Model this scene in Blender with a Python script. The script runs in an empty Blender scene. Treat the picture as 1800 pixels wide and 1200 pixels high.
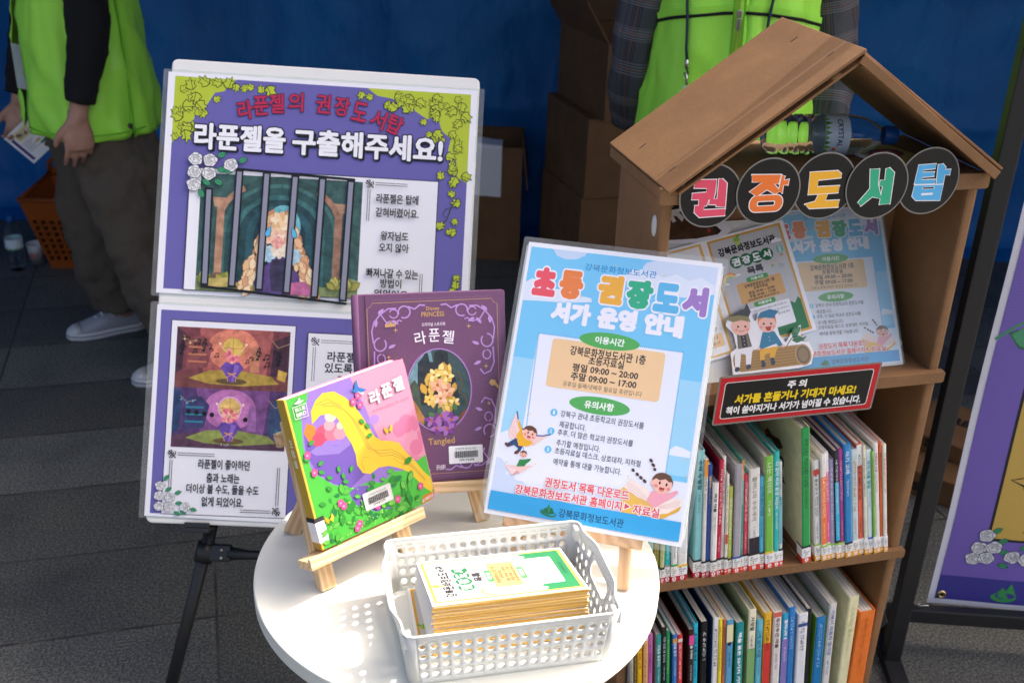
import bpy, bmesh, math, random
import numpy as np
from math import sin, cos, pi, radians
from mathutils import Vector, Matrix, Quaternion, noise
from mathutils.geometry import delaunay_2d_cdt, tessellate_polygon
SC = bpy.context.scene
COL = SC.collection
random.seed(7)
V = Vector

# ------------------------------------------------------------------ camera
F_PX, PITCH, ROLL = 1966.2, 0.4466, -0.0369
cd = bpy.data.cameras.new('camera')
cd.sensor_width = 36.0
cd.lens = F_PX / 1800 * 36.0
cd.clip_start, cd.clip_end = 0.05, 200
cam = bpy.data.objects.new('camera', cd)
COL.objects.link(cam)
fw = V((0, cos(PITCH), -sin(PITCH)))
up0 = V((0, sin(PITCH), cos(PITCH)))
rt = V((1, 0, 0)) * cos(ROLL) - up0 * sin(ROLL)
up = V((1, 0, 0)) * sin(ROLL) + up0 * cos(ROLL)
CM = Matrix((rt, up, -fw)).transposed().to_4x4()
CM.translation = V((0, 0, 1.65))
cam.matrix_world = CM
SC.camera = cam
cd.dof.use_dof = True
cd.dof.focus_distance = 1.66
cd.dof.aperture_fstop = 7.1

# ------------------------------------------------------------------ sky, sun, exposure
SUN_AZ, SUN_EL = radians(63.8), radians(44.7)
w = bpy.data.worlds.new('World')
SC.world = w
w.use_nodes = True
nt = w.node_tree
sky = nt.nodes.new('ShaderNodeTexSky')
sky.sky_type = 'NISHITA'
sky.sun_disc = False
sky.sun_elevation, sky.sun_rotation = SUN_EL, SUN_AZ
sky.air_density, sky.dust_density, sky.ozone_density = 0.5, 8.5, 0.0
bg = nt.nodes['Background']
nt.links.new(sky.outputs[0], bg.inputs[0])
bg.inputs[1].default_value = 0.15
sd = bpy.data.lights.new('sun', 'SUN')
sd.energy, sd.angle, sd.color = 2.0, radians(0.5), (1.0, 0.955, 0.89)
sun = bpy.data.objects.new('sun', sd)
COL.objects.link(sun)
sdir = V((sin(SUN_AZ) * cos(SUN_EL), cos(SUN_AZ) * cos(SUN_EL), sin(SUN_EL)))
sun.rotation_euler = sdir.to_track_quat('Z', 'Y').to_euler()
SC.view_settings.view_transform = 'Standard'
SC.view_settings.look = 'None'
SC.view_settings.exposure = 1.7
SC.view_settings.gamma = 1.0
SC.view_settings.use_curve_mapping = False
SC.cycles.max_bounces = 10
SC.cycles.transparent_max_bounces = 16

# ------------------------------------------------------------------ materials
def lin(h):
    if isinstance(h, (tuple, list)):
        return (h[0], h[1], h[2], 1)
    h = h.lstrip('#')
    c = [int(h[i:i + 2], 16) / 255 for i in (0, 2, 4)]
    return tuple(x / 12.92 if x <= .04045 else ((x + .055) / 1.055) ** 2.4 for x in c) + (1,)

MATS = {}
def newmat(name):
    m = bpy.data.materials.new(name)
    m.use_nodes = True
    return m, m.node_tree, m.node_tree.nodes['Principled BSDF']

def coords(nt, scale=(1, 1, 1), kind='Object'):
    tc = nt.nodes.new('ShaderNodeTexCoord')
    mp = nt.nodes.new('ShaderNodeMapping')
    mp.inputs['Scale'].default_value = scale
    nt.links.new(tc.outputs[kind], mp.inputs[0])
    return mp.outputs[0]

def nz(nt, vec, scale, detail=4, rough=.55):
    n = nt.nodes.new('ShaderNodeTexNoise')
    n.inputs['Scale'].default_value = scale
    n.inputs['Detail'].default_value = detail
    n.inputs['Roughness'].default_value = rough
    nt.links.new(vec, n.inputs['Vector'])
    return n.outputs['Fac']

def ramp(nt, fac, stops):
    r = nt.nodes.new('ShaderNodeValToRGB')
    el = r.color_ramp.elements
    while len(el) < len(stops):
        el.new(.5)
    for e, (p, c) in zip(el, stops):
        e.position, e.color = p, lin(c)
    nt.links.new(fac, r.inputs[0])
    return r.outputs[0]

def bump(nt, b, fac, strength, dist=.001):
    n = nt.nodes.new('ShaderNodeBump')
    n.inputs['Strength'].default_value = strength
    n.inputs['Distance'].default_value = dist
    nt.links.new(fac, n.inputs['Height'])
    nt.links.new(n.outputs[0], b.inputs['Normal'])
    return n

def math_(nt, op, a, b=None, clamp=False):
    n = nt.nodes.new('ShaderNodeMath')
    n.operation = op
    n.use_clamp = clamp
    for i, x in enumerate((a, b)):
        if x is None:
            continue
        if isinstance(x, (int, float)):
            n.inputs[i].default_value = x
        else:
            nt.links.new(x, n.inputs[i])
    return n.outputs[0]

def mixc(nt, fac, a, b):
    n = nt.nodes.new('ShaderNodeMix')
    n.data_type = 'RGBA'
    for s, x in ((n.inputs[0], fac), (n.inputs[6], a), (n.inputs[7], b)):
        if isinstance(x, (int, float)):
            s.default_value = x
        elif isinstance(x, (tuple, str)):
            s.default_value = lin(x)
        else:
            nt.links.new(x, s)
    return n.outputs[2]

def ink(h, kind='lam'):
    """A printed colour: 'lam' under glossy film, 'pap' on bare paper, 'pnt' laminated and painterly."""
    k = (h, kind)
    if k in MATS:
        return MATS[k]
    m, t, b = newmat('print_%s_%s' % (kind, h if isinstance(h, str) else 'x'))
    v = coords(t, kind='Object')
    if kind == 'pnt':
        c = lin(h)
        f = nz(t, v, 55, 5, .6)
        lo = tuple(x * .55 for x in c[:3]); hi = tuple(min(1, x * 1.2 + .01) for x in c[:3])
        t.links.new(ramp(t, f, ((.3, lo), (.7, hi))), b.inputs['Base Color'])
    elif kind == 'cov':
        c = lin(h)
        f = nz(t, v, 38, 6, .7)
        t.links.new(ramp(t, f, ((.28, tuple(x * .82 for x in c[:3])), (.55, c[:3]), (.78, tuple(min(.85, x * 1.12 + .02) for x in c[:3])))), b.inputs['Base Color'])
    elif kind == 'ban':
        wv = t.nodes.new('ShaderNodeTexWave')
        wv.bands_direction = 'Y'
        wv.inputs['Scale'].default_value = 55
        wv.inputs['Distortion'].default_value = 1.2
        t.links.new(v, wv.inputs['Vector'])
        c = lin(h)
        lo = tuple(x * .9 for x in c[:3])
        t.links.new(ramp(t, wv.outputs['Fac'], ((0., lo), (1., c[:3]))), b.inputs['Base Color'])
    else:
        b.inputs['Base Color'].default_value = lin(h)
    if kind == 'gls':       # board book inks, darkened evenly to suit the sun on it
        b.inputs['Base Color'].default_value = tuple(x * .47 for x in lin(h)[:3]) + (1,)
    if kind in ('lam', 'pnt', 'gls', 'cov'):
        b.inputs['Roughness'].default_value = .4
        b.inputs['Specular IOR Level'].default_value = .25
        b.inputs['Coat Weight'].default_value = .3
        b.inputs['Coat Roughness'].default_value = .06
        bump(t, b, math_(t, 'ADD', math_(t, 'MULTIPLY', nz(t, v, 260, 3), .3), math_(t, 'MULTIPLY', nz(t, v, 11, 4), 6)), .12, .0012)
    elif kind == 'ban':
        b.inputs['Roughness'].default_value = .5
    else:
        b.inputs['Roughness'].default_value = .62
        bump(t, b, nz(t, v, 900, 3), .12, .0004)
    MATS[k] = m
    return m

def simple(name, h, rough=.5, metal=0., ns=0, ba=0., coat=0., var=.0):
    if name in MATS:
        return MATS[name]
    m, t, b = newmat(name)
    b.inputs['Base Color'].default_value = lin(h)
    b.inputs['Roughness'].default_value = rough
    b.inputs['Metallic'].default_value = metal
    b.inputs['Coat Weight'].default_value = coat
    if ns:
        v = coords(t)
        f = nz(t, v, ns, 5)
        if ba:
            bump(t, b, f, ba, .002)
        if var:
            c = lin(h)
            t.links.new(ramp(t, f, ((.25, tuple(x * (1 - var) for x in c[:3])), (.75, tuple(min(1, x * (1 + var)) for x in c[:3])))), b.inputs['Base Color'])
    MATS[name] = m
    return m

def m_granite():
    m, t, b = newmat('granite_paving')
    tc = t.nodes.new('ShaderNodeTexCoord')
    mp = t.nodes.new('ShaderNodeMapping')
    mp.inputs['Rotation'].default_value = (0, 0, -radians(15.5))
    t.links.new(tc.outputs['Object'], mp.inputs[0])
    v = mp.outputs[0]
    sx = t.nodes.new('ShaderNodeSeparateXYZ')
    t.links.new(v, sx.inputs[0])
    def joint(axis, size, off, wd):
        a = math_(t, 'ADD', sx.outputs[axis], 100 * size - off)
        a = math_(t, 'MODULO', a, size)
        a = math_(t, 'SUBTRACT', a, size / 2)
        a = math_(t, 'ABSOLUTE', a)
        a = math_(t, 'SUBTRACT', a, size / 2 - wd)
        return math_(t, 'DIVIDE', a, wd * .6, True)
    j = math_(t, 'MAXIMUM', joint(0, .62, -.085, .004), joint(1, .302, .259, .0045))
    cell = t.nodes.new('ShaderNodeTexWhiteNoise')
    cell.noise_dimensions = '2D'
    cx = math_(t, 'FLOOR', math_(t, 'DIVIDE', math_(t, 'ADD', sx.outputs[0], .085), .62))
    cy = math_(t, 'FLOOR', math_(t, 'DIVIDE', math_(t, 'SUBTRACT', sx.outputs[1], .259), .302))
    cb = t.nodes.new('ShaderNodeCombineXYZ')
    t.links.new(cx, cb.inputs[0]); t.links.new(cy, cb.inputs[1])
    t.links.new(cb.outputs[0], cell.inputs['Vector'])
    g1 = ramp(t, nz(t, v, 175, 4, .7), ((.38, (.028, .030, .028)), (.5, (.098, .100, .091)), (.60, (.185, .184, .165)), (.70, (.29, .285, .255))))
    g2 = ramp(t, nz(t, v, 3.2, 6, .65), ((.3, (.62, .64, .66)), (.5, (.95, .96, .95)), (.7, (1.15, 1.12, 1.02))))
    mul = t.nodes.new('ShaderNodeMix'); mul.data_type = 'RGBA'; mul.blend_type = 'MULTIPLY'; mul.inputs[0].default_value = 1
    t.links.new(g1, mul.inputs[6]); t.links.new(g2, mul.inputs[7])
    tone = math_(t, 'ADD', math_(t, 'MULTIPLY', cell.outputs['Value'], .45), .72)
    mul2 = t.nodes.new('ShaderNodeMix'); mul2.data_type = 'RGBA'; mul2.blend_type = 'MULTIPLY'; mul2.inputs[0].default_value = 1
    cc = t.nodes.new('ShaderNodeCombineXYZ')
    for i in range(3):
        t.links.new(tone, cc.inputs[i])
    t.links.new(mul.outputs[2], mul2.inputs[6]); t.links.new(cc.outputs[0], mul2.inputs[7])
    jc = ramp(t, nz(t, v, 14, 3), ((.4, (.02, .019, .017)), (.62, (.075, .066, .05))))
    t.links.new(mixc(t, j, mul2.outputs[2], jc), b.inputs['Base Color'])
    b.inputs['Roughness'].default_value = .62
    h = math_(t, 'SUBTRACT', math_(t, 'MULTIPLY', nz(t, v, 150, 3), .15), j)
    bump(t, b, h, .6, .003)
    return m

def m_kraft(name='kraft_cardboard', tint=1.0, rough=.75):
    if name in MATS:
        return MATS[name]
    m, t, b = newmat(name)
    v = coords(t)
    c0 = (.172 * tint, .082 * tint, .029 * tint); c1 = (.262 * tint, .132 * tint, .050 * tint)
    f = nz(t, v, 9, 6, .7)
    fine = nz(t, coords(t, (300, 300, 900)), 1, 3, .7)
    mixf = math_(t, 'ADD', math_(t, 'MULTIPLY', f, .55), math_(t, 'MULTIPLY', fine, .45))
    base = ramp(t, mixf, ((.36, c0), (.64, c1)))
    scuff = math_(t, 'MULTIPLY', ramp(t, nz(t, coords(t, (1, 1, .35)), 26, 6, .75), ((.60, (0, 0, 0)), (.70, (1, 1, 1)))), .12)
    base = mixc(t, scuff, base, tuple(x * 1.35 for x in c1))
    big = nz(t, v, 2.3, 3)
    base = mixc(t, math_(t, 'MULTIPLY', ramp(t, big, ((.35, (1, 1, 1)), (.6, (0, 0, 0)))), .18), base, tuple(x * .8 for x in c0))
    t.links.new(base, b.inputs['Base Color'])
    b.inputs['Roughness'].default_value = rough
    wv = t.nodes.new('ShaderNodeTexWave')
    wv.bands_direction = 'X'
    wv.inputs['Scale'].default_value = 62
    wv.inputs['Distortion'].default_value = .6
    t.links.new(v, wv.inputs['Vector'])
    bump(t, b, math_(t, 'ADD', math_(t, 'MULTIPLY', fine, .6), math_(t, 'ADD', math_(t, 'MULTIPLY', wv.outputs['Fac'], .03), math_(t, 'MULTIPLY', f, 1.2))), .18, .001)
    MATS[name] = m
    return m

def m_wood(name, c0, c1, scale=55, axis='Z'):
    if name in MATS:
        return MATS[name]
    m, t, b = newmat(name)
    v = coords(t, (1, 1, .06))
    wv = t.nodes.new('ShaderNodeTexWave')
    wv.wave_type = 'BANDS'
    wv.bands_direction = 'DIAGONAL'
    wv.inputs['Scale'].default_value = scale
    wv.inputs['Distortion'].default_value = 5
    wv.inputs['Detail'].default_value = 3
    wv.inputs['Detail Scale'].default_value = 1.5
    t.links.new(v, wv.inputs['Vector'])
    f2 = nz(t, coords(t, (1, 1, .03)), 700, 3)
    f = math_(t, 'ADD', math_(t, 'MULTIPLY', wv.outputs['Fac'], .7), math_(t, 'MULTIPLY', f2, .3))
    t.links.new(ramp(t, f, ((.15, c1), (.6, c0), (.95, tuple(min(1, x * 1.1) for x in c0)))), b.inputs['Base Color'])
    b.inputs['Roughness'].default_value = .5
    bump(t, b, f, .08, .0008)
    MATS[name] = m
    return m

def m_tarp():
    m, t, b = newmat('blue_tarpaulin')
    v = coords(t)
    f = nz(t, coords(t, (1, 1, .5)), 2.4, 5, .55)
    t.links.new(ramp(t, f, ((.3, (.006, .135, .42)), (.7, (.012, .25, .64)))), b.inputs['Base Color'])
    b.inputs['Roughness'].default_value = .45
    wv = nz(t, v, 900, 2)
    bump(t, b, math_(t, 'ADD', math_(t, 'MULTIPLY', f, 8), math_(t, 'MULTIPLY', wv, .1)), .5, .02)
    return m

def m_film(op=.12):
    k = ('film', op)
    if k in MATS:
        return MATS[k]
    m, t, b = newmat('clear_film')
    o = t.nodes['Material Output']
    tr = t.nodes.new('ShaderNodeBsdfTransparent')
    tr.inputs[0].default_value = (.93, .96, .95, 1)
    gl = t.nodes.new('ShaderNodeBsdfPrincipled')
    gl.inputs['Base Color'].default_value = (.72, .75, .74, 1)
    gl.inputs['Roughness'].default_value = .14
    mx = t.nodes.new('ShaderNodeMixShader')
    f = nz(t, coords(t), 18, 4)
    fac = math_(t, 'ADD', math_(t, 'MULTIPLY', f, .2), op - .06, True)
    t.links.new(fac, mx.inputs[0])
    t.links.new(tr.outputs[0], mx.inputs[1]); t.links.new(gl.outputs[0], mx.inputs[2])
    t.links.new(mx.outputs[0], o.inputs['Surface'])
    MATS[k] = m
    return m

def m_clear(name='clear_plastic', col=(.90, .95, .95)):
    """thin clear plastic: mostly see-through, brighter reflections at grazing angles"""
    if name in MATS:
        return MATS[name]
    m, t, b = newmat(name)
    o = t.nodes['Material Output']
    rf = t.nodes.new('ShaderNodeBsdfRefraction')
    rf.inputs[0].default_value = lin(col); rf.inputs['IOR'].default_value = 1.06; rf.inputs['Roughness'].default_value = .0
    gl = t.nodes.new('ShaderNodeBsdfGlossy')
    gl.inputs['Roughness'].default_value = .06
    fr = t.nodes.new('ShaderNodeLayerWeight'); fr.inputs[0].default_value = .25
    mx = t.nodes.new('ShaderNodeMixShader')
    t.links.new(math_(t, 'MULTIPLY', fr.outputs['Facing'], .55), mx.inputs[0])
    t.links.new(rf.outputs[0], mx.inputs[1]); t.links.new(gl.outputs[0], mx.inputs[2])
    t.links.new(mx.outputs[0], o.inputs['Surface'])
    MATS[name] = m
    return m

def m_cloth(name, h, rough=.8, ns=500, ba=.2, var=.25, fold=0, sheen=0):
    if name in MATS:
        return MATS[name]
    m, t, b = newmat(name)
    v = coords(t)
    f = nz(t, v, ns, 3)
    c = lin(h)
    t.links.new(ramp(t, f, ((.3, tuple(x * (1 - var) for x in c[:3])), (.7, tuple(min(1, x * (1 + var)) for x in c[:3])))), b.inputs['Base Color'])
    b.inputs['Roughness'].default_value = rough
    b.inputs['Sheen Weight'].default_value = sheen
    hh = f
    if fold:
        hh = math_(t, 'ADD', math_(t, 'MULTIPLY', f, .04), math_(t, 'MULTIPLY', nz(t, coords(t, (1, 1, .4)), fold, 3), 3))
    bump(t, b, hh, ba, .004)
    MATS[name] = m
    return m

def m_plaid():
    m, t, b = newmat('grey_plaid_wool')
    tc = t.nodes.new('ShaderNodeTexCoord')
    sx = t.nodes.new('ShaderNodeSeparateXYZ')
    t.links.new(tc.outputs['UV'], sx.inputs[0])
    def stripe(o, period, width, soft=.15):
        a = math_(t, 'MODULO', math_(t, 'ADD', o, 50 * period), period)
        a = math_(t, 'ABSOLUTE', math_(t, 'SUBTRACT', a, period / 2))
        return math_(t, 'LESS_THAN', a, width)
    x, y = sx.outputs[0], sx.outputs[1]
    fine = lambda o: math_(t, 'MULTIPLY', stripe(o, .0055, .0012), stripe(o, .075, .014))
    base = mixc(t, nz(t, coords(t), 700, 2), (.035, .037, .043), (.095, .098, .105))
    c = mixc(t, math_(t, 'MULTIPLY', fine(x), .8), base, (.012, .012, .014))
    c = mixc(t, math_(t, 'MULTIPLY', fine(y), .7), c, (.20, .20, .21))
    c = mixc(t, math_(t, 'MULTIPLY', math_(t, 'MAXIMUM', stripe(x, .075, .001), stripe(y, .075, .0009)), .7), c, (.22, .07, .035))
    t.links.new(c, b.inputs['Base Color'])
    b.inputs['Roughness'].default_value = .9
    bump(t, b, nz(t, coords(t), 900, 2), .3, .001)
    return m

# ------------------------------------------------------------------ objects and mesh builders
def link(name, me, parent=None, M=None):
    o = bpy.data.objects.new(name, me)
    COL.objects.link(o)
    if parent is not None:
        o.parent = parent
    if M is not None:
        o.matrix_local = M
    return o

def tag(o, label=None, cat=None, group=None, kind=None):
    for k, v in (('label', label), ('category', cat), ('group', group), ('kind', kind)):
        if v:
            o[k] = v
    return o

def thing(name, label, cat, M=None, group=None):
    o = link(name, None, None, M)
    o.empty_display_size = .05
    return tag(o, label, cat, group)

def frame(o, x, y=None, z=None):
    """matrix with origin o and axes x, y, z (z from x × y if left out)"""
    x, y = V(x).normalized(), V(y).normalized()
    z = x.cross(y).normalized() if z is None else V(z).normalized()
    M = Matrix((x, y, z)).transposed().to_4x4()
    M.translation = V(o)
    return M

def yawM(p, a):
    return Matrix.Translation(V(p)) @ Matrix.Rotation(a, 4, 'Z')

class MB:
    """collects shapes into one mesh with several materials"""
    def __init__(s):
        s.v, s.f, s.m, s.sm, s.mats = [], [], [], [], []
    def mi(s, m):
        if m not in s.mats:
            s.mats.append(m)
        return s.mats.index(m)
    def add(s, vs, fs, m, M=None, smooth=False):
        o = len(s.v)
        s.v += [tuple(M @ V(p)) if M is not None else tuple(p) for p in vs]
        k = s.mi(m)
        for f in fs:
            s.f.append(tuple(i + o for i in f)); s.m.append(k); s.sm.append(smooth)
        return s
    def bm(s, bm, m, M=None, smooth=False):
        bm.verts.index_update()
        s.add([v.co.copy() for v in bm.verts], [[v.index for v in f.verts] for f in bm.faces], m, M, smooth)
        bm.free()
        return s
    def box(s, lo, hi, m, bev=0., M=None, seg=2):
        b = bmesh.new()
        bmesh.ops.create_cube(b, size=1)
        lo, hi = V(lo), V(hi)
        for v in b.verts:
            v.co = V([lo[i] + (v.co[i] + .5) * (hi[i] - lo[i]) for i in range(3)])
        if bev:
            bmesh.ops.bevel(b, geom=b.edges[:], offset=bev, segments=seg, affect='EDGES', profile=.6)
        return s.bm(b, m, M, False)
    def prism(s, poly, h0, h1, m, M=None, bev=0., smooth=False):
        """poly in XY extruded from z=h0 to h1"""
        b = bmesh.new()
        vs = [b.verts.new((x, y, h0)) for x, y in poly]
        f = b.faces.new(vs)
        if f.normal.z > 0 or True:
            f.normal_update()
            if f.normal.z < 0:
                f.normal_flip()
        r = bmesh.ops.extrude_face_region(b, geom=[f])
        bmesh.ops.translate(b, vec=(0, 0, h1 - h0), verts=[x for x in r['geom'] if isinstance(x, bmesh.types.BMVert)])
        bmesh.ops.recalc_face_normals(b, faces=b.faces[:])
        if bev:
            ed = [e for e in b.edges if abs(e.verts[0].co.z - e.verts[1].co.z) < 1e-7]
            bmesh.ops.bevel(b, geom=ed, offset=bev, segments=2, affect='EDGES', profile=.6)
        return s.bm(b, m, M, smooth)
    def lathe(s, prof, m, M=None, n=32, smooth=True):
        vs, fs = [], []
        for r, z in prof:
            for k in range(n):
                a = 2 * pi * k / n
                vs.append((r * cos(a), r * sin(a), z))
        for i in range(len(prof) - 1):
            for k in range(n):
                k2 = (k + 1) % n
                fs.append((i * n + k, i * n + k2, (i + 1) * n + k2, (i + 1) * n + k))
        return s.add(vs, fs, m, M, smooth)
    def tube(s, pts, r, m, M=None, n=8, smooth=True, caps=True):
        pts = [V(p) for p in pts]
        rs = r if isinstance(r, (list, tuple)) else [r] * len(pts)
        vs, fs = [], []
        nrm = None
        for i, p in enumerate(pts):
            d = (pts[min(i + 1, len(pts) - 1)] - pts[max(i - 1, 0)]).normalized()
            if nrm is None:
                nrm = d.orthogonal().normalized()
            nrm = (nrm - d * nrm.dot(d)).normalized()
            bi = d.cross(nrm)
            for k in range(n):
                a = 2 * pi * k / n
                vs.append(p + (nrm * cos(a) + bi * sin(a)) * rs[i])
        for i in range(len(pts) - 1):
            for k in range(n):
                k2 = (k + 1) % n
                fs.append((i * n + k, i * n + k2, (i + 1) * n + k2, (i + 1) * n + k))
        if caps:
            fs.append(tuple(range(n - 1, -1, -1)))
            fs.append(tuple(range((len(pts) - 1) * n, len(pts) * n)))
        return s.add(vs, fs, m, M, smooth)
    def build(s, name, parent=None, M=None):
        me = bpy.data.meshes.new(name)
        me.from_pydata(s.v, [], s.f)
        for m in s.mats:
            me.materials.append(m)
        me.polygons.foreach_set('material_index', s.m)
        me.polygons.foreach_set('use_smooth', s.sm)
        me.update()
        return link(name, me, parent, M)

def bar(name, p0, p1, wd, th, m, parent, xdir, bev=.0012):
    """a wooden bar from p0 to p1 whose width runs along xdir; own frame with Z along it"""
    p0, p1 = V(p0), V(p1)
    z = (p1 - p0).normalized()
    x = V(xdir); x = (x - z * x.dot(z)).normalized()
    y = z.cross(x)
    M = Matrix((x, y, z)).transposed().to_4x4(); M.translation = p0
    return MB().box((-wd / 2, -th / 2, 0), (wd / 2, th / 2, (p1 - p0).length), m, bev).build(name, parent, M)

def rrect(x0, y0, x1, y1, r, n=6):
    P = []
    for cx, cy, a0 in ((x1 - r, y1 - r, 0), (x0 + r, y1 - r, 90), (x0 + r, y0 + r, 180), (x1 - r, y0 + r, 270)):
        for k in range(n + 1):
            a = radians(a0 + 90 * k / n)
            P.append((cx + r * cos(a), cy + r * sin(a)))
    return P

def ellp(cx, cy, rx, ry=None, n=28, rot=0, a0=0, a1=360):
    ry = rx if ry is None else ry
    P = []
    full = abs(a1 - a0) >= 360
    for k in range(n if full else n + 1):
        a = radians(a0 + (a1 - a0) * k / n)
        x, y = rx * cos(a), ry * sin(a)
        P.append((cx + x * cos(rot) - y * sin(rot), cy + x * sin(rot) + y * cos(rot)))
    return P

# ------------------------------------------------------------------ lettering
TXT = {}
def area2(p):
    return sum(p[i][0] * p[(i + 1) % len(p)][1] - p[(i + 1) % len(p)][0] * p[i][1] for i in range(len(p)))

def thicken(vs, fs, edges, wt):
    """outline of a glyph grown by wt: arrangement of the stroke outlines, triangles kept by distance"""
    P = [V(v) for v in vs]
    E = []
    def ring(Q):
        o = len(P)
        P.extend(V(q) for q in Q)
        E.extend((o + i, o + (i + 1) % len(Q)) for i in range(len(Q)))
    done = set()
    for a, b in edges:
        E.append((a, b))
        A, B = V(vs[a]), V(vs[b])
        d = B - A
        if d.length < 1e-6:
            continue
        n = V((-d.y, d.x)).normalized() * wt
        ring([A - n, B - n, B + n, A + n])
        for i in (a, b):
            if i not in done:
                done.add(i)
                ring(ellp(vs[i][0], vs[i][1], wt, n=10))
    r = delaunay_2d_cdt(P, E, [], 0, 2e-5)
    W = np.array([(p.x, p.y) for p in r[0]])
    T = np.array([f for f in r[2] if len(f) == 3])
    C = W[T].mean(1)
    keep = np.zeros(len(C), bool)
    A = np.array([vs[a] for a, b in edges]); B = np.array([vs[b] for a, b in edges])
    D = B - A; L2 = (D * D).sum(1) + 1e-12
    for i0 in range(0, len(C), 400):
        c = C[i0:i0 + 400, None, :]
        t = np.clip(((c - A) * D).sum(2) / L2, 0, 1)
        q = c - (A + t[..., None] * D)
        keep[i0:i0 + 400] |= ((q * q).sum(2) < (wt * .985) ** 2).any(1)
        # even-odd test against the outline for the inside
        y = c[:, :, 1]; x = c[:, :, 0]
        cr = ((A[:, 1] > y) != (B[:, 1] > y))
        xi = A[:, 0] + (y - A[:, 1]) * D[:, 0] / np.where(np.abs(D[:, 1]) < 1e-12, 1e-12, D[:, 1])
        keep[i0:i0 + 400] |= ((cr & (x < xi)).sum(1) % 2 == 1)
    T = T[keep]
    used, inv = np.unique(T, return_inverse=True)
    T = inv.reshape(T.shape)
    W = W[used]
    out = []
    for f in T.tolist():
        p = W[f]
        ar = (p[1][0] - p[0][0]) * (p[2][1] - p[0][1]) - (p[2][0] - p[0][0]) * (p[1][1] - p[0][1])
        if abs(ar) > 1e-10:
            out.append(tuple(f) if ar > 0 else tuple(f[::-1]))
    return [tuple(p) for p in W.tolist()], out

def glyphs(s, wt, res=2):
    """mesh of a string at size 1, its strokes thickened by wt (em)"""
    k = (s, round(wt, 4), res)
    if k in TXT:
        return TXT[k]
    cu = bpy.data.curves.new('t', 'FONT')
    cu.body, cu.size, cu.resolution_u = s, 1, res
    o = bpy.data.objects.new('t', cu)
    me = o.to_mesh()
    vs = [(p.co.x, p.co.y) for p in me.vertices]
    fs = [tuple(p.vertices) for p in me.polygons]
    o.to_mesh_clear()
    bpy.data.objects.remove(o); bpy.data.curves.remove(cu)
    if wt > 0 and vs:
        cnt = {}
        for f in fs:
            for i in range(len(f)):
                e = (f[i], f[(i + 1) % len(f)])
                key = (min(e), max(e))
                cnt[key] = cnt.get(key, 0) + 1
        vs, fs = thicken(vs, fs, [e for e, c in cnt.items() if c == 1], wt)
    if not vs:
        vs, fs = [(0, 0), (.01, 0), (0, .01)], [(0, 1, 2)]
    xs, ys = [p[0] for p in vs], [p[1] for p in vs]
    TXT[k] = (vs, fs, (min(xs), min(ys), max(xs), max(ys)))
    return TXT[k]

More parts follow.
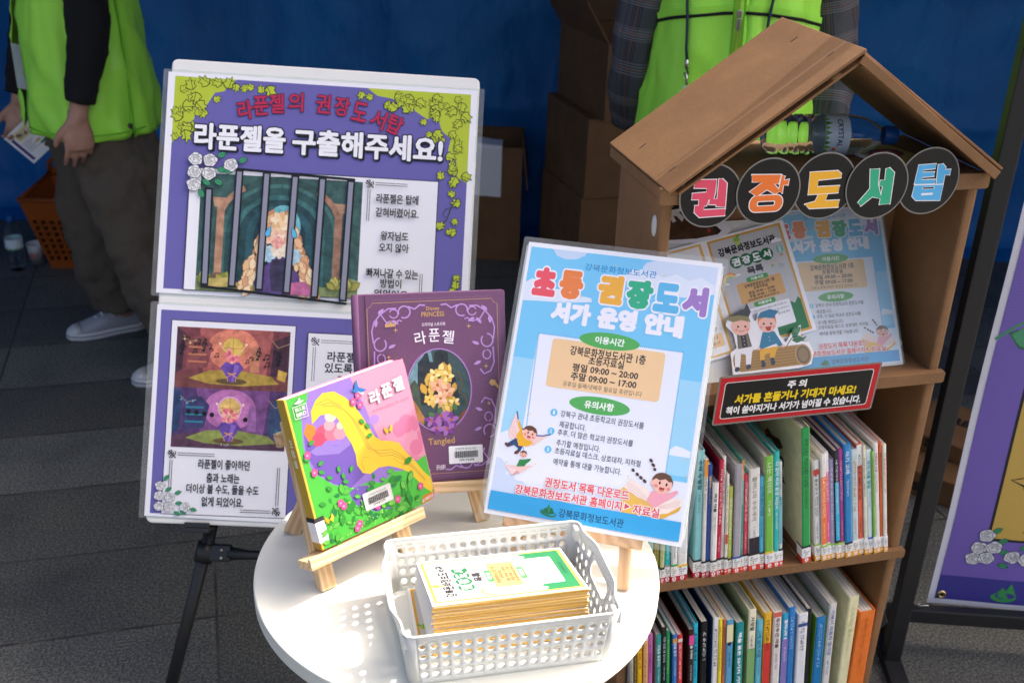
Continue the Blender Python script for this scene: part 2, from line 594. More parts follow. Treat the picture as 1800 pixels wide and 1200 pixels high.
class Art:
    """flat printed layers on a sheet; millimetres, origin at the sheet's lower left, z out of the sheet"""
    STEP = 7e-6
    def __init__(s, kind='lam', T=None, k=1.0):
        s.b, s.kind, s.zc, s.T, s.k = MB(), kind, 2e-5, T, k
        s.w2 = None
    def z(s, layer):
        if layer is None:
            s.zc += s.STEP
            return s.zc
        return layer * s.STEP
    def raw(s, vs, fs, c, layer=None, kind=None):
        z = s.z(layer)
        P = []
        for x, y in vs:
            if s.T is not None:
                x, y = s.T(x, y)
            P.append((x * .001 * s.k, y * .001 * s.k, z))
        s.b.add(P, fs, ink(c, kind or s.kind))
        return s
    def poly(s, pts, c, layer=None, kind=None):
        pts = [tuple(p) for p in pts]
        tri = tessellate_polygon([[V((x, y, 0)) for x, y in pts]])
        out = []
        for t in tri:
            a = area2([pts[i] for i in t])
            if abs(a) > 1e-9:
                out.append(t if a > 0 else t[::-1])
        return s.raw(pts, out, c, layer, kind)
    def rect(s, x0, y0, x1, y1, c, layer=None, kind=None):
        return s.raw([(x0, y0), (x1, y0), (x1, y1), (x0, y1)], [(0, 1, 2, 3)], c, layer, kind)
    def rr(s, x0, y0, x1, y1, r, c, layer=None, kind=None):
        return s.poly(rrect(x0, y0, x1, y1, r), c, layer, kind)
    def ell(s, cx, cy, rx, ry, c, layer=None, rot=0, n=28, kind=None):
        P = ellp(cx, cy, rx, ry, n, rot)
        return s.raw(P, [tuple(range(len(P)))], c, layer, kind)
    def line(s, pts, wd, c, layer=None, closed=False, kind=None):
        pts = [V(p) for p in pts]
        n = len(pts)
        vs, fs = [], []
        for i, p in enumerate(pts):
            a = pts[(i - 1) % n] if (closed or i > 0) else p
            b = pts[(i + 1) % n] if (closed or i < n - 1) else p
            d = (b - a)
            if d.length < 1e-9:
                d = V((1, 0))
            q = V((-d.y, d.x)).normalized() * wd / 2
            vs += [tuple(p - q), tuple(p + q)]
        for i in range(n if closed else n - 1):
            j = (i + 1) % n
            fs.append((2 * i, 2 * j, 2 * j + 1, 2 * i + 1))
        return s.raw(vs, fs, c, layer, kind)
    def dots(s, pts, r, c, layer=None, n=8):
        vs, fs = [], []
        for x, y in pts:
            o = len(vs); vs += ellp(x, y, r, r, n); fs.append(tuple(range(o, o + n)))
        return s.raw(vs, fs, c, layer)
    def out(s, pts, c, wd, oc, layer=None):
        """filled shape with an outline"""
        s.poly(pts, c, layer)
        s.line(list(pts), wd, oc, None if layer is None else layer + .5, True)
        return s
    def text(s, t, x0, y0, x1, y1=None, c='222222', wt=0., outs=(), layer=None, rot=0, res=2):
        """fit the ink of t to the box x0..x1, y0..y1; outs: [(colour, extra weight)] drawn beneath, widest first"""
        vs, fs, bb = glyphs(t, wt, res)
        sx = (x1 - x0) / max(bb[2] - bb[0], 1e-6)
        if y1 is None:
            sy = sx
            yb = y0
        else:
            sy = (y1 - y0) / max(bb[3] - bb[1], 1e-6)
            yb = y0
        cx, cy = (x0 + x1) / 2, yb + sy * (bb[3] - bb[1]) / 2
        def mp(p):
            X, Y = x0 + (p[0] - bb[0]) * sx - cx, yb + (p[1] - bb[1]) * sy - cy
            return (cx + X * cos(rot) - Y * sin(rot), cy + X * sin(rot) + Y * cos(rot))
        for oc, ow in outs:
            v2, f2, _b = glyphs(t, wt + ow, res)
            s.raw([mp(p) for p in v2], f2, oc, layer)
        return s.raw([mp(p) for p in vs], fs, c, layer)
    def build(s, name, parent, M=None):
        return s.b.build(name, parent, M)

def sheet(name, wmm, hmm, c, parent, M=None, kind='lam', th=.0006, r=0):
    b = MB()
    P = rrect(0, 0, wmm / 1000, hmm / 1000, r / 1000) if r else [(0, 0), (wmm / 1000, 0), (wmm / 1000, hmm / 1000), (0, hmm / 1000)]
    b.prism(P, -th, 0, ink(c, kind))
    return b.build(name, parent, M)

# ------------------------------------------------------------------ printed artwork
def star4(A, x, y, r, c):
    P = []
    for k in range(8):
        a = pi / 4 * k
        q = r if k % 2 == 0 else r * .28
        P.append((x + q * cos(a), y + q * sin(a)))
    A.poly(P, c)

def cloud(A, x, y, wd, c, oc=None):
    P = [(x - wd * .5, y), (x + wd * .5, y), (x + wd * .52, y + wd * .1)]
    for cx, cy, r in ((.3, .16, .17), (.05, .24, .22), (-.26, .15, .19)):
        P += [(x + cx * wd + r * wd * cos(radians(a)), y + cy * wd + r * wd * sin(radians(a))) for a in (20, 55, 90, 125, 155)]
    P.append((x - wd * .52, y + wd * .1))
    A.poly(P, c)
    if oc:
        A.line(P, wd * .02, oc, None, True)

def child_head(A, x, y, r, hair, tilt=0, bun=False):
    R = lambda dx, dy: (x + (dx * cos(tilt) - dy * sin(tilt)) * r, y + (dx * sin(tilt) + dy * cos(tilt)) * r)
    A.ell(*R(-.05, .18), r * 1.08, r * 1.0, hair, None, tilt)
    A.ell(*R(0, 0), r, r * .92, 'f7c3b1', None, tilt)
    A.ell(*R(-1.0, -.05), r * .2, r * .24, 'f7c3b1')
    A.poly([R(-1.02, .2), R(-.9, .85), R(-.2, 1.18), R(.6, 1.05), R(1.02, .5), R(.55, .42), R(.2, .62), R(-.35, .35), R(-.75, .45)], hair)
    for sx in (-.28, .42):
        A.ell(*R(sx, .1), r * .1, r * .17, '3d2d28', None, tilt)
        A.ell(*R(sx + (-.3 if sx < 0 else .28), -.28), r * .2, r * .18, 'f08f85')
    A.poly([R(-.22, -.3), R(.36, -.28), R(.26, -.66), R(.02, -.74), R(-.16, -.6)], 'b5443c')
    A.poly([R(-.14, -.55), R(.28, -.5), R(.2, -.68), R(.02, -.74)], 'f08f85')

def poster_art(A, lines=True):
    A.rect(5, 7, 292, 413, '7fcdf4')
    A.rect(5, 100, 292, 240, 'a5dbf6')
    # clouds
    A.poly([(40, 413), (47, 403), (62, 399), (78, 401), (90, 408), (93, 413)], 'c9dbf1')
    A.poly([(165, 395)] + [(292, 413), (292, 372), (250, 362)] + [(200, 362), (150, 380)], 'e3ebf8')
    A.poly([(180, 399), (185, 408), (199, 413), (292, 413), (292, 384), (270, 395), (252, 388), (232, 396), (214, 388), (196, 394)], 'd3e0f4')
    A.poly([(5, 357), (15, 364), (28, 360), (38, 350), (60, 352), (80, 346), (110, 344), (112, 338), (70, 332), (30, 330), (5, 328)], 'e3ebf8')
    A.poly([(5, 122), (16, 128), (28, 121), (36, 110), (50, 112), (62, 100), (80, 92), (292, 92), (292, 35), (5, 35)], 'e9eefa')
    A.poly([(5, 86), (14, 84), (24, 74), (24, 62), (40, 62), (60, 50), (75, 42), (120, 35), (5, 35)], 'cfdef4')
    A.poly([(249, 128), (258, 134), (268, 143), (279, 141), (291, 137), (291, 128)], 'edf2fb')
    # text panel
    A.rr(38, 56, 260, 281, 4, 'eef1fb')
    pts = []
    for t in range(0, 71):
        pts.append((40 + t * 3.1, 280.6))
        if 96 <= 280.6 - t * 3.1:
            pts.append((259.5, 280.6 - t * 3.1)); pts.append((38.5 + (t * .1), 280.6 - t * 3.1))
    for t in range(0, 36):
        pts.append((92 + t * 3.1, 66))
    A.dots(pts, 1.2, '58b2e4')
    # titles
    A.text('강북문화정보도서관', 93, 386, 203, 396.5, '2f93cf', .012)
    cols = ['ee5e6a', 'f0894e', 'f6b64a', '3fb489', '67bde9', 'a583c6']
    bx = [(16.5, 53), (58, 95), (118, 157), (162, 202), (204, 243), (247, 284)]
    for ch, c, (x0, x1) in zip('초등권장도서', cols, bx):
        yb = 338 + (0 if x0 < 160 else -2)
        A.text(ch, x0, yb, x1, yb + 45, c, .085, [('f4f2fa', .06)])
    for t_, x0, x1 in (('서가', 52, 114), ('운영', 124, 184), ('안내', 195, 254)):
        A.text(t_, x0, 300, x1, 334, 'f6f4fc', .075, [('8fcdf0', .035)])
    # opening hours
    A.rr(62, 202, 234, 276, 5, 'f5cf9e')
    A.ell(148, 282, 46, 12.6, '5cb35f')
    A.text('이용시간', 126, 276.5, 171, 288, 'f7fbf4', .035)
    A.text('강북문화정보도서관 1층', 91, 254, 206, 268.5, '3d3a3a', .025)
    A.text('초등자료실', 121, 243, 175, 255.5, '3d3a3a', .025)
    A.text('평일 09:00 ~ 20:00', 98.5, 230, 198.5, 242.5, '3d3a3a', .028)
    A.text('주말 09:00 ~ 17:00', 98, 216.5, 198, 229, '3d3a3a', .028)
    A.text('공휴일·둘째/넷째주 월요일 휴관입니다', 88, 206, 208, 213.8, '55504e', .0)
    A.ell(148, 184, 46, 13, '5cb35f')
    A.text('유의사항', 125, 178, 170, 190, 'f7fbf4', .035)
    for n_, y in (('1', 164.5), ('2', 136.2), ('3', 108.6)):
        A.ell(81.6, y, 5.4, 5.4, '6cc2ec')
        A.text(n_, 80.2, y - 2.9, 83.0, y + 2.9, 'ffffff', .02)
    for s_, x0, y0, x1 in (('강북구 관내 초등학교의 권장도서를', 92, 159.5, 218), ('제공합니다.', 92.5, 143.5, 133),
                           ('추후, 더 많은 학교의 권장도서를', 92, 131.2, 206), ('추가할 예정입니다.', 92.5, 115.7, 159),
                           ('초등자료실 데스크, 상호대차, 지하철', 92, 103.4, 221.5), ('예약을 통해 대출 가능합니다.', 92.5, 87.5, 195)):
        A.text(s_, x0, y0, x1, y0 + 10, '4c484a', .006)
    # boy flying on an open book
    A.poly([(25, 158), (17, 128), (20, 117), (42, 105), (60, 112), (82, 131), (66, 126), (50, 124), (38, 132), (31, 143)], 'f6d8d2')
    for q in range(4):
        A.line([(22 + q * 2, 150 - q * 7), (19 + q * 4, 126 - q * 4), (44 + q * 3, 108 + q * 4), (66 + q * 3, 117 + q * 3)], .5, 'e3b5ad')
    A.line([(25, 158), (29, 146), (36, 134), (45, 129), (58, 126), (70, 127), (82, 131)], 2.0, '3464a5')
    A.poly([(30, 118), (24, 113), (18, 108), (21, 103), (29, 107), (36, 103), (34, 96), (40, 99), (44, 110)], '3a527c')
    A.ell(18.5, 106, 4.4, 2.6, '6a3e32', None, -.5); A.ell(35, 97, 4.4, 2.6, '6a3e32', None, .6)
    A.poly([(30, 122), (34, 130), (28, 142), (31, 144), (40, 128), (50, 120), (58, 114), (50, 108), (36, 107)], 'f2b632')
    A.ell(29, 143.5, 2.6, 2.6, 'f7c3b1'); A.ell(58, 113, 2.6, 2.4, 'f7c3b1')
    child_head(A, 50, 127, 10.5, '6d4934', -.25)
    # boy on a paper plane
    A.poly([(19, 75), (64, 81), (45, 67), (40, 71)], 'f3cdc8'); A.poly([(33, 62), (40, 71), (45, 67)], 'dfa9a5'); A.poly([(19, 75), (40, 71), (33, 62), (28, 68)], 'f7dcd8')
    A.poly([(38, 76), (41, 87), (48, 88), (58, 91), (58, 88), (52, 82), (50, 78)], '3a8a4a')
    child_head(A, 46, 95, 5.2, '7a5740', -.1)
    # girl with a big book
    A.poly([(199, 68), (209, 83), (236, 72), (251, 52), (246, 38), (211, 25), (205, 34)], 'f0c05a')
    A.poly([(201, 72), (210, 86), (238, 74), (251, 54), (225, 60)], 'f8e6dc')
    A.poly([(251, 52), (262, 62), (288, 70), (289, 58), (270, 42), (246, 36)], 'f8e6dc')
    A.poly([(246, 38), (270, 44), (289, 58), (286, 50), (262, 34), (211, 24), (214, 32)], 'e8b13f')
    for q in range(4):
        A.line([(206 + q, 79 - q * 4), (224, 72 - q * 4), (246, 55 - q * 3)], .5, 'dfa9a5')
        A.line([(256, 52 - q), (270, 58 - q * 2), (286, 65 - q * 3)], .5, 'dfa9a5')
    A.poly([(243, 72), (238, 58), (250, 48), (262, 58), (275, 68), (282, 76), (279, 79), (266, 72), (258, 74)], 'f3a9b7')
    for q, (bx_, by_) in enumerate(((231, 85), (225, 89), (219, 93), (212, 98), (243, 104), (240, 110), (236, 116))):
        A.ell(bx_, by_, 3.4 - .2 * q % 1, 2.2, '5b4334', None, -.7)
    child_head(A, 257, 84, 14.5, '6e4d3a', -.12)
    for x, y in ((110, 393), (140, 398), (214, 392), (46, 157), (22, 80), (66, 84), (206, 88), (283, 124), (290, 101), (95, 345)):
        star4(A, x, y, 2.3, 'f3d27a')
    # footer
    A.rect(5, 7, 292, 35, '3fa9e1')
    for s_, x0, y0, x1 in (('권장도서 목록 다운로드', 85, 53, 212), ('강북문화정보도서관 홈페이지', 42, 36, 203.5), ('자료실', 220, 35, 259)):
        A.text(s_, x0, y0, x1, y0 + 14.5, 'e0525f', .03, [('fdf3f2', .07)])
    A.poly([(206, 38), (206, 51), (218, 44.5)], 'fdf3f2'); A.poly([(207.5, 40), (207.5, 49), (215.5, 44.5)], 'e0525f')
    logo(A, 97, 19, 12)
    A.text('강북문화정보도서관', 113, 13, 210, 25.5, '26445c', .008)

def logo(A, x, y, r):
    A.ell(x, y - r * .28, r * 1.05, r * .42, '2f7d53', None, -.12)
    A.ell(x + r * .05, y - r * .2, r * .85, r * .27, '3fa9e1' if r > 8 else 'e9eefa', None, -.12)
    A.poly([(x - r * .8, y - r * .25), (x - r * .45, y + r * .35), (x - r * .3, y + r * .25), (x, y + r * .85), (x + r * .22, y + r * .35), (x + r * .38, y + r * .5), (x + r * .8, y - r * .25), (x, y - r * .45)], '27734a')
    A.poly([(x, y + r * .85), (x + r * .22, y + r * .35), (x + r * .1, y - r * .3), (x - .1 * r, y + r * .1)], '3f9464')

def rose(A, x, y, r, seed=0):
    rng = random.Random(seed)
    P = []
    for k in range(18):
        a = 2 * pi * k / 18
        q = r * (1.0 + .07 * sin(5 * a + seed) + .04 * sin(3 * a + 2 * seed))
        P.append((x + q * cos(a), y + q * .93 * sin(a)))
    A.out(P, 'e4e4e4', r * .07, '2b2b2e')
    for k in range(6):
        a = 2 * pi * k / 6 + seed
        A.line([(x + r * .98 * cos(a), y + r * .9 * sin(a)), (x + r * .72 * cos(a + .35), y + r * .66 * sin(a + .35)), (x + r * .6 * cos(a + .9), y + r * .55 * sin(a + .9)), (x + r * .74 * cos(a + 1.3), y + r * .68 * sin(a + 1.3))], r * .055, '2b2b2e')
    for q in (.5, .32, .16):
        A.line(ellp(x + r * .05, y + r * .08, r * q, r * q * .8, 14, seed, 20, 300), r * .055, '2b2b2e')

def leaf(A, x, y, r, rot, c='3c9a6a', oc='1d3b2c', vein=True):
    P = [(0, 0), (.35, .26), (.7, .25), (1, 0), (.7, -.22), (.35, -.25)]
    Q = [(x + r * (a * cos(rot) - b * sin(rot)), y + r * (a * sin(rot) + b * cos(rot))) for a, b in P]
    A.out(Q, c, r * .05, oc)
    if vein:
        A.line([Q[0], Q[3]], r * .04, oc)

def roses(A, pts, r, leaves):
    for x, y, a in leaves:
        leaf(A, x, y, r * 1.5, radians(a))
    for i, (x, y) in enumerate(pts):
        rose(A, x, y, r, i * 1.7)

def ivy_leaf(A, x, y, r, rot, c='b5c535'):
    prof = [(0, -.15), (.35, -.5), (.55, -.3), (.95, -.45), (.85, -.1), (1.3, .05), (.9, .22), (.95, .55), (.55, .4), (.3, .6), (.05, .25)]
    Q = [(x + r * (a * cos(rot) - b * sin(rot)), y + r * (a * sin(rot) + b * cos(rot))) for a, b in prof]
    A.out(Q, c, r * .09, '2a3010')
    A.line([Q[0], (x + r * 1.0 * cos(rot), y + r * 1.0 * sin(rot))], r * .06, '2a3010')

def ornament(A, x, y, sx, sy, L1, L2, c='1c1a1c', s=1.0):
    """black scroll corner with a double rule along both sides"""
    for o in (0, 4.2 * s):
        A.line([(x + sx * 14 * s, y + sy * o), (x + sx * L1, y + sy * o)], 1.1 * s, c)
        A.line([(x + sx * o, y + sy * 14 * s), (x + sx * o, y + sy * L2)], 1.1 * s, c)
    for q in (0, 1):
        P = ellp(6, 1, 4.2, 4.2, 12, 0, -60, 250)
        P = [(b, a) if q else (a, b) for a, b in P]
        A.line([(x + sx * a * s, y + sy * b * s) for a, b in P], 1.7 * s, c)
        A.ell(x + sx * (6 if not q else 1) * s, y + sy * (1 if not q else 6) * s, 1.6 * s, 1.6 * s, c)
    for a, b, r in ((-2, -2, 2.6), (1.5, -4, 1.8), (-4, 1.5, 1.8), (9, 9, 2)):
        A.ell(x + sx * a * s, y + sy * b * s, r * s, r * s * .7, c, None, pi / 4 * sx * sy)
    A.line([(x - sx * 3 * s, y - sy * 3 * s), (x + sx * 10 * s, y + sy * 10 * s)], 1.4 * s, c)

def arch_scene(A):
    """moonlit stone arch with a heap of golden drapery, behind bars"""
    x0, x1, y0, y1 = 69, 381, 452, 680
    X = lambda u: x0 + u * (x1 - x0)
    Y = lambda v: y0 + v * (y1 - y0)
    A.rect(x0, y0, x1, y1, '3f625c', None, 'pnt')
    A.poly([(X(0), Y(.0)), (X(1), Y(0)), (X(1), Y(.15)), (X(.75), Y(.22)), (X(.3), Y(.2)), (X(0), Y(.12))], '8d9b62', None, 'pnt')
    cx = X(.5)
    for r, c in ((128, '35544f'), (112, '43706b'), (104, '2f5553'), (88, '3e716f'), (78, '24474b'), (64, '2c5a61'), (50, '1d3c45')):
        P = [(cx - r, Y(.08))] + ellp(cx, Y(.5), r, r * .9, 20, 0, 180, 0)[::1] + [(cx + r, Y(.08))]
        A.poly(P, c, None, 'pnt')
    for k in range(9):
        a = radians(180 - 22.5 * k)
        A.line([(cx + 88 * cos(a), Y(.5) + 80 * sin(a)), (cx + 112 * cos(a), Y(.5) + 101 * sin(a))], 1.2, '24474b')
    A.ell(cx + 6, Y(.57), 34, 44, '74c0c9', None, 0, 28, 'pnt')
    A.ell(cx + 4, Y(.55), 25, 34, 'a9dcd9', None, 0, 28, 'pnt')
    # pillars
    for u, c in ((.13, 'b98c6e'), (.86, 'a87d63')):
        A.poly([(X(u) - 7, Y(.12)), (X(u) + 7, Y(.12)), (X(u) + 8, Y(.72)), (X(u) - 7, Y(.72))], c, None, 'pnt')
        A.poly([(X(u) - 12, Y(.72)), (X(u) + 12, Y(.72)), (X(u) + 16, Y(.8)), (X(u) - 16, Y(.8))], 'c59b7a', None, 'pnt')
        A.poly([(X(u) - 12, Y(.1)), (X(u) + 12, Y(.1)), (X(u) + 9, Y(.16)), (X(u) - 9, Y(.16))], '8f6a55', None, 'pnt')
        A.line(ellp(cx, Y(.62), abs(X(u) - cx), 78, 14, 0, 180 if u < .5 else 0, 128 if u < .5 else 52), 11, c, None, False, 'pnt')
    # a big vase of pale blooms with wheat and wisteria trailing down both sides
    rng = random.Random(17)
    for k in range(120):
        t_ = rng.random()
        sg = rng.choice((-1, 1))
        x = cx + sg * (14 + 48 * t_ ** 1.15 + rng.uniform(-9, 9) * (.5 + t_))
        y = Y(.72 - .66 * t_) + rng.uniform(-8, 8)
        leaf(A, x, y, 16 + rng.random() * 14, -pi / 2 + sg * rng.uniform(-.1, .75), rng.choice(['d9a77c', 'efcf9d', 'e8bd8d', 'c98f66', 'f3dcb0']), 'b57d58', False)
    def bloom(x, y, r, cols, n=8):
        for ring, (q, m_) in enumerate(((.62, n), (.34, n - 2))):
            for k in range(m_):
                a = 2 * pi * k / m_ + ring * .4 + x
                A.ell(x + r * q * cos(a), y + r * q * sin(a), r * .46 * (1 - .25 * ring), r * .33, cols[(k + ring) % len(cols)], None, a, 12)
        A.ell(x, y, r * .2, r * .2, cols[0])
    A.poly([(cx - 38, Y(.0)), (cx - 44, Y(.08)), (cx - 40, Y(.17)), (cx - 18, Y(.26)), (cx - 14, Y(.32)), (cx + 16, Y(.32)), (cx + 20, Y(.26)), (cx + 42, Y(.17)), (cx + 46, Y(.08)), (cx + 40, Y(0))], '5b4680', None, 'pnt')
    A.poly([(cx - 10, Y(.02)), (cx - 16, Y(.2)), (cx - 8, Y(.3)), (cx + 12, Y(.3)), (cx + 20, Y(.18)), (cx + 14, Y(.02))], '3c3450', None, 'pnt')
    A.poly([(cx + 16, Y(0)), (cx + 26, Y(.1)), (cx + 54, Y(.12)), (cx + 70, Y(.04)), (cx + 70, Y(0))], 'c76f9c', None, 'pnt')
    for x, y, r, cols in ((-22, .34, 17, ('9fc3d3', 'b8d6e0')), (28, .33, 16, ('9fc3d3', 'b3d2dd')), (2, .38, 17, ('f3e6d0', 'ead6bb')), (-12, .5, 19, ('f0c9ab', 'f6dcc6', 'e7b494')), (14, .5, 18, ('efc3a5', 'f8e2cf', 'e3ab8b')), (1, .62, 19, ('f1d0a4', 'f7e2bd', 'e3b783')), (-2, .44, 12, ('e59a8c', 'f0b8a6'))):
        bloom(cx + x, Y(y), r, cols)
    # weeds in the corners
    rng = random.Random(3)
    for ox in (X(.06), X(.17), X(.86), X(.95)):
        for k in range(7):
            a = radians(40 + k * 17)
            leaf(A, ox, Y(.06), 16 + rng.random() * 12, a, rng.choice(['a5a04a', 'c2b765', '7f8d3e']), '6d7434', False)
    A.poly([(X(.08), Y(.02)), (X(.28), Y(.06)), (X(.2), Y(.12)), (X(.06), Y(.1))], 'c9b566', None, 'pnt')
    # bars, frame rails and teardrops
    tops = ((85.6, 691.6), (142.3, 689.9), (195, 688.8), (250, 685.6), (303, 684.5), (358.3, 682.2))
    bots = ((87, 461.8), (139, 460.4), (191.6, 456.8), (244.8, 453.2), (298.7, 447.6), (353.8, 444.1))
    A.line([(80, 460), (362, 440)], 5, '17191c')
    A.line([(130, 691), (366, 683)], 5, '17191c')
    for (ax, ay), (bx, by) in zip(tops, bots):
        if ax < 100:
            ay -= 40
        A.line([(ax, ay), (bx, by)], 15.5, '17191c')
        A.line([(ax, ay - 4), (bx, by + 4)], 9, '8b8d9c')
    for tx, q in ((204, -1), (253, 1)):
        A.out([(tx - q * 4, 584), (tx + q * 3, 577), (tx + q * 7, 568), (tx + q * 4, 562), (tx - q * 3, 564), (tx - q * 5, 572)], '5fb6dc', 1.1, '14202a')

def stage_scene(A, y0, y1, warm):
    """a lit room with a round window and a bouquet in the middle; drawn between heights y0 and y1"""
    x0, x1 = 39.5, 256.5
    X = lambda u: x0 + u * (x1 - x0)
    Y = lambda v: y0 + v * (y1 - y0)
    base, mid, glow, floor, green = ('7c3f44', 'b0605a', 'e58a6f', '7a4440', 'b79a3e') if warm else ('53396b', '7c4d86', 'c279b5', '5c3a4f', '8f9a4b')
    A.rect(x0, y0, x1, y1, base, None, 'pnt')
    A.poly([(X(.25), Y(.2)), (X(.2), Y(1)), (X(.85), Y(1)), (X(.8), Y(.2))], mid, None, 'pnt')
    A.ell(X(.5), Y(.66), 50, Y(.34) - y0, glow, None, 0, 28, 'pnt')
    A.poly([(x0, y0), (x1, y0), (x1, Y(.16)), (X(.6), Y(.26)), (X(.3), Y(.28)), (x0, Y(.2))], floor, None, 'pnt')
    A.poly([(X(.12), Y(.16)), (X(.3), Y(.3)), (X(.55), Y(.32)), (X(.85), Y(.24)), (X(.92), Y(.12)), (X(.6), Y(.06)), (X(.3), Y(.08))], green, None, 'pnt')
    A.ell(X(.5), Y(.13), 30, 6, '6b5630', None, 0, 24, 'pnt')
    dk = '4c2b38' if warm else '263c66'
    A.poly([(x0, Y(.22)), (X(.06), Y(.3)), (X(.08), Y(.9)), (x0, Y(1))], dk, None, 'pnt')
    A.poly([(X(.09), Y(.3)), (X(.28), Y(.34)), (X(.32), Y(.72)), (X(.24), Y(.86)), (X(.1), Y(.84))], '8a4a4a' if warm else '3c3a68', None, 'pnt')
    for v in (.42, .54, .66):
        A.rect(X(.11), Y(v), X(.27), Y(v + .03), 'c07a55' if warm else '2c7f96')
    A.poly([(X(.84), Y(.26)), (X(1), Y(.2)), (X(1), Y(.95)), (X(.86), Y(.82))], dk if warm else '3a4a6e', None, 'pnt')
    A.poly([(X(.66), Y(.3)), (X(.74), Y(.3)), (X(.73), Y(.72)), (X(.67), Y(.74))], 'c98463' if warm else 'a06aa8', None, 'pnt')
    A.poly([(X(.9), Y(.2)), (X(.97), Y(.16)), (X(.99), Y(.32)), (X(.91), Y(.36))], 'd9b04c' if warm else '2f7d87', None, 'pnt')
    A.line(ellp(X(.5), Y(.68), 22, 22, 20, 0, 0, 360), 2.4, 'd68a5a' if warm else 'e7b7d8', None, True)
    A.ell(X(.5), Y(.68), 20, 20, 'f0c862' if warm else 'f2c56f', None, 0, 24, 'pnt')
    A.line([(X(.5), Y(.5)), (X(.5), Y(.86))], 1.2, 'b9834a')
    A.line([(X(.5) - 20, Y(.68)), (X(.5) + 20, Y(.68))], 1.2, 'b9834a')
    # pink blooms in a purple paper cone, standing on the grass with ribbon tails
    cx = X(.5)
    A.poly([(cx - 3, Y(.12)), (cx + 3, Y(.12)), (cx + 22, Y(.36)), (cx + 12, Y(.46)), (cx, Y(.42)), (cx - 12, Y(.46)), (cx - 22, Y(.36))], '6b4aa5', None, 'pnt')
    A.poly([(cx, Y(.12)), (cx + 3, Y(.12)), (cx + 14, Y(.4)), (cx + 4, Y(.42))], '8a66c0')
    rng = random.Random(int(y0))
    for k in range(22):
        a = rng.random() * 6.28; q = rng.random() ** .5
        A.ell(cx + 15 * q * cos(a), Y(.56) + 13 * q * sin(a), 4.6, 3.8, rng.choice(['e8788a', 'f29a9a', 'd95a76', 'f7b8ac']), None, a, 10)
    A.line([(cx - 8, Y(.27)), (cx, Y(.25)), (cx + 8, Y(.27))], 2.2, 'e0a53a')
    for sg in (-1, 1):
        A.line([(cx, Y(.25)), (cx + sg * 9, Y(.2)), (cx + sg * 7, Y(.13))], 1.4, 'eda59a')
        A.line([(cx + sg * 10, Y(.6)), (cx + sg * 20, Y(.68)), (cx + sg * 25, Y(.74))], 1.4, 'f0c9a0'); A.ell(cx + sg * 25, Y(.75), 2.4, 2.4, 'f7e0b8')
    A.line([(X(.06), Y(.86)), (X(.12), Y(.76)), (X(.2), Y(.8))], .8, 'd8b27a'); A.line([(X(.84), Y(.84)), (X(.9), Y(.72)), (X(1), Y(.8))], .8, 'd8b27a')
    for u, v in ((.07, .8), (.12, .74), (.17, .78)):
        star4(A, X(u), Y(v), 4, 'e8c98a' if warm else '58b7d0')

def note(A, x, y, r, kind):
    c = '16171a'
    if kind == 0:      # clef
        A.line(ellp(x, y, r * .42, r * .42, 14, 0, 0, 320), r * .16, c)
        A.line([(x - r * .1, y - r * .9), (x + r * .05, y), (x + r * .2, y + r * .9), (x + r * .05, y + r * 1.25), (x - r * .1, y + r * .9), (x - r * .35, y + r * .2), (x - r * .42, y)], r * .16, c)
        A.ell(x - r * .2, y - r * .95, r * .24, r * .2, c)
    elif kind == 1:    # beamed pair
        A.ell(x - r * .4, y - r * .5, r * .28, r * .2, c, None, .3); A.ell(x + r * .4, y - r * .4, r * .28, r * .2, c, None, .3)
        A.line([(x - r * .16, y - r * .5), (x - r * .16, y + r * .5)], r * .12, c); A.line([(x + r * .64, y - r * .4), (x + r * .64, y + r * .6)], r * .12, c)
        A.line([(x - r * .2, y + r * .5), (x + r * .68, y + r * .6)], r * .22, c)
    else:
        A.line(ellp(x, y, r * .4, r * .45, 10, 0, -90, 160), r * .18, c)
        A.ell(x - r * .3, y + r * .2, r * .2, r * .2, c)
        A.ell(x + r * .6, y + r * .22, r * .1, r * .1, c); A.ell(x + r * .6, y - r * .15, r * .1, r * .1, c)

def book_scroll(A, x, y, sx, sy):
    """lilac flourish from one corner of a book cover"""
    c = 'b58ecb'
    def L(P, w_):
        A.line([(x + sx * a, y + sy * b) for a, b in P], w_, c)
    L([(2, -58), (0, -40), (4, -26), (14, -14), (26, -6), (38, -6)], 2.2)
    L([(x_ + 50, y_ - 12) for x_, y_ in ellp(0, 0, 9, 9, 16, 0, 200, -120)], 2.2)
    L([(x_ + 34, y_ - 14) for x_, y_ in ellp(0, 0, 6.5, 6.5, 14, 0, 160, -160)], 1.8)
    L([(56, -4), (66, -8), (74, -2), (82, -3)], 2.4)
    L([(x_ + 12, y_ - 60) for x_, y_ in ellp(0, 0, 9, 10, 16, 0, 90, 400)], 2.2)
    L([(x_ + 13, y_ - 82) for x_, y_ in ellp(0, 0, 6, 7, 14, 0, 90, 430)], 1.9)
    L([(3, -70), (2, -95), (8, -108), (18, -112), (24, -104)], 2.2)
    L([(14, -14), (22, -26), (34, -30), (42, -24), (46, -26)], 2.0)
    for a, b, rot in ((30, -24, -.5), (20, -34, .9), (10, -14, .7), (24, -66, .4), (6, -34, 1.4), (22, -92, -.4)):
        P = [(0, 0), (4, 2.6), (9, 2), (13, 0), (8, -2.4), (3, -2)]
        A.poly([(x + sx * (a + p * cos(rot) - q * sin(rot)), y + sy * (b + p * sin(rot) + q * cos(rot))) for p, q in P], c)

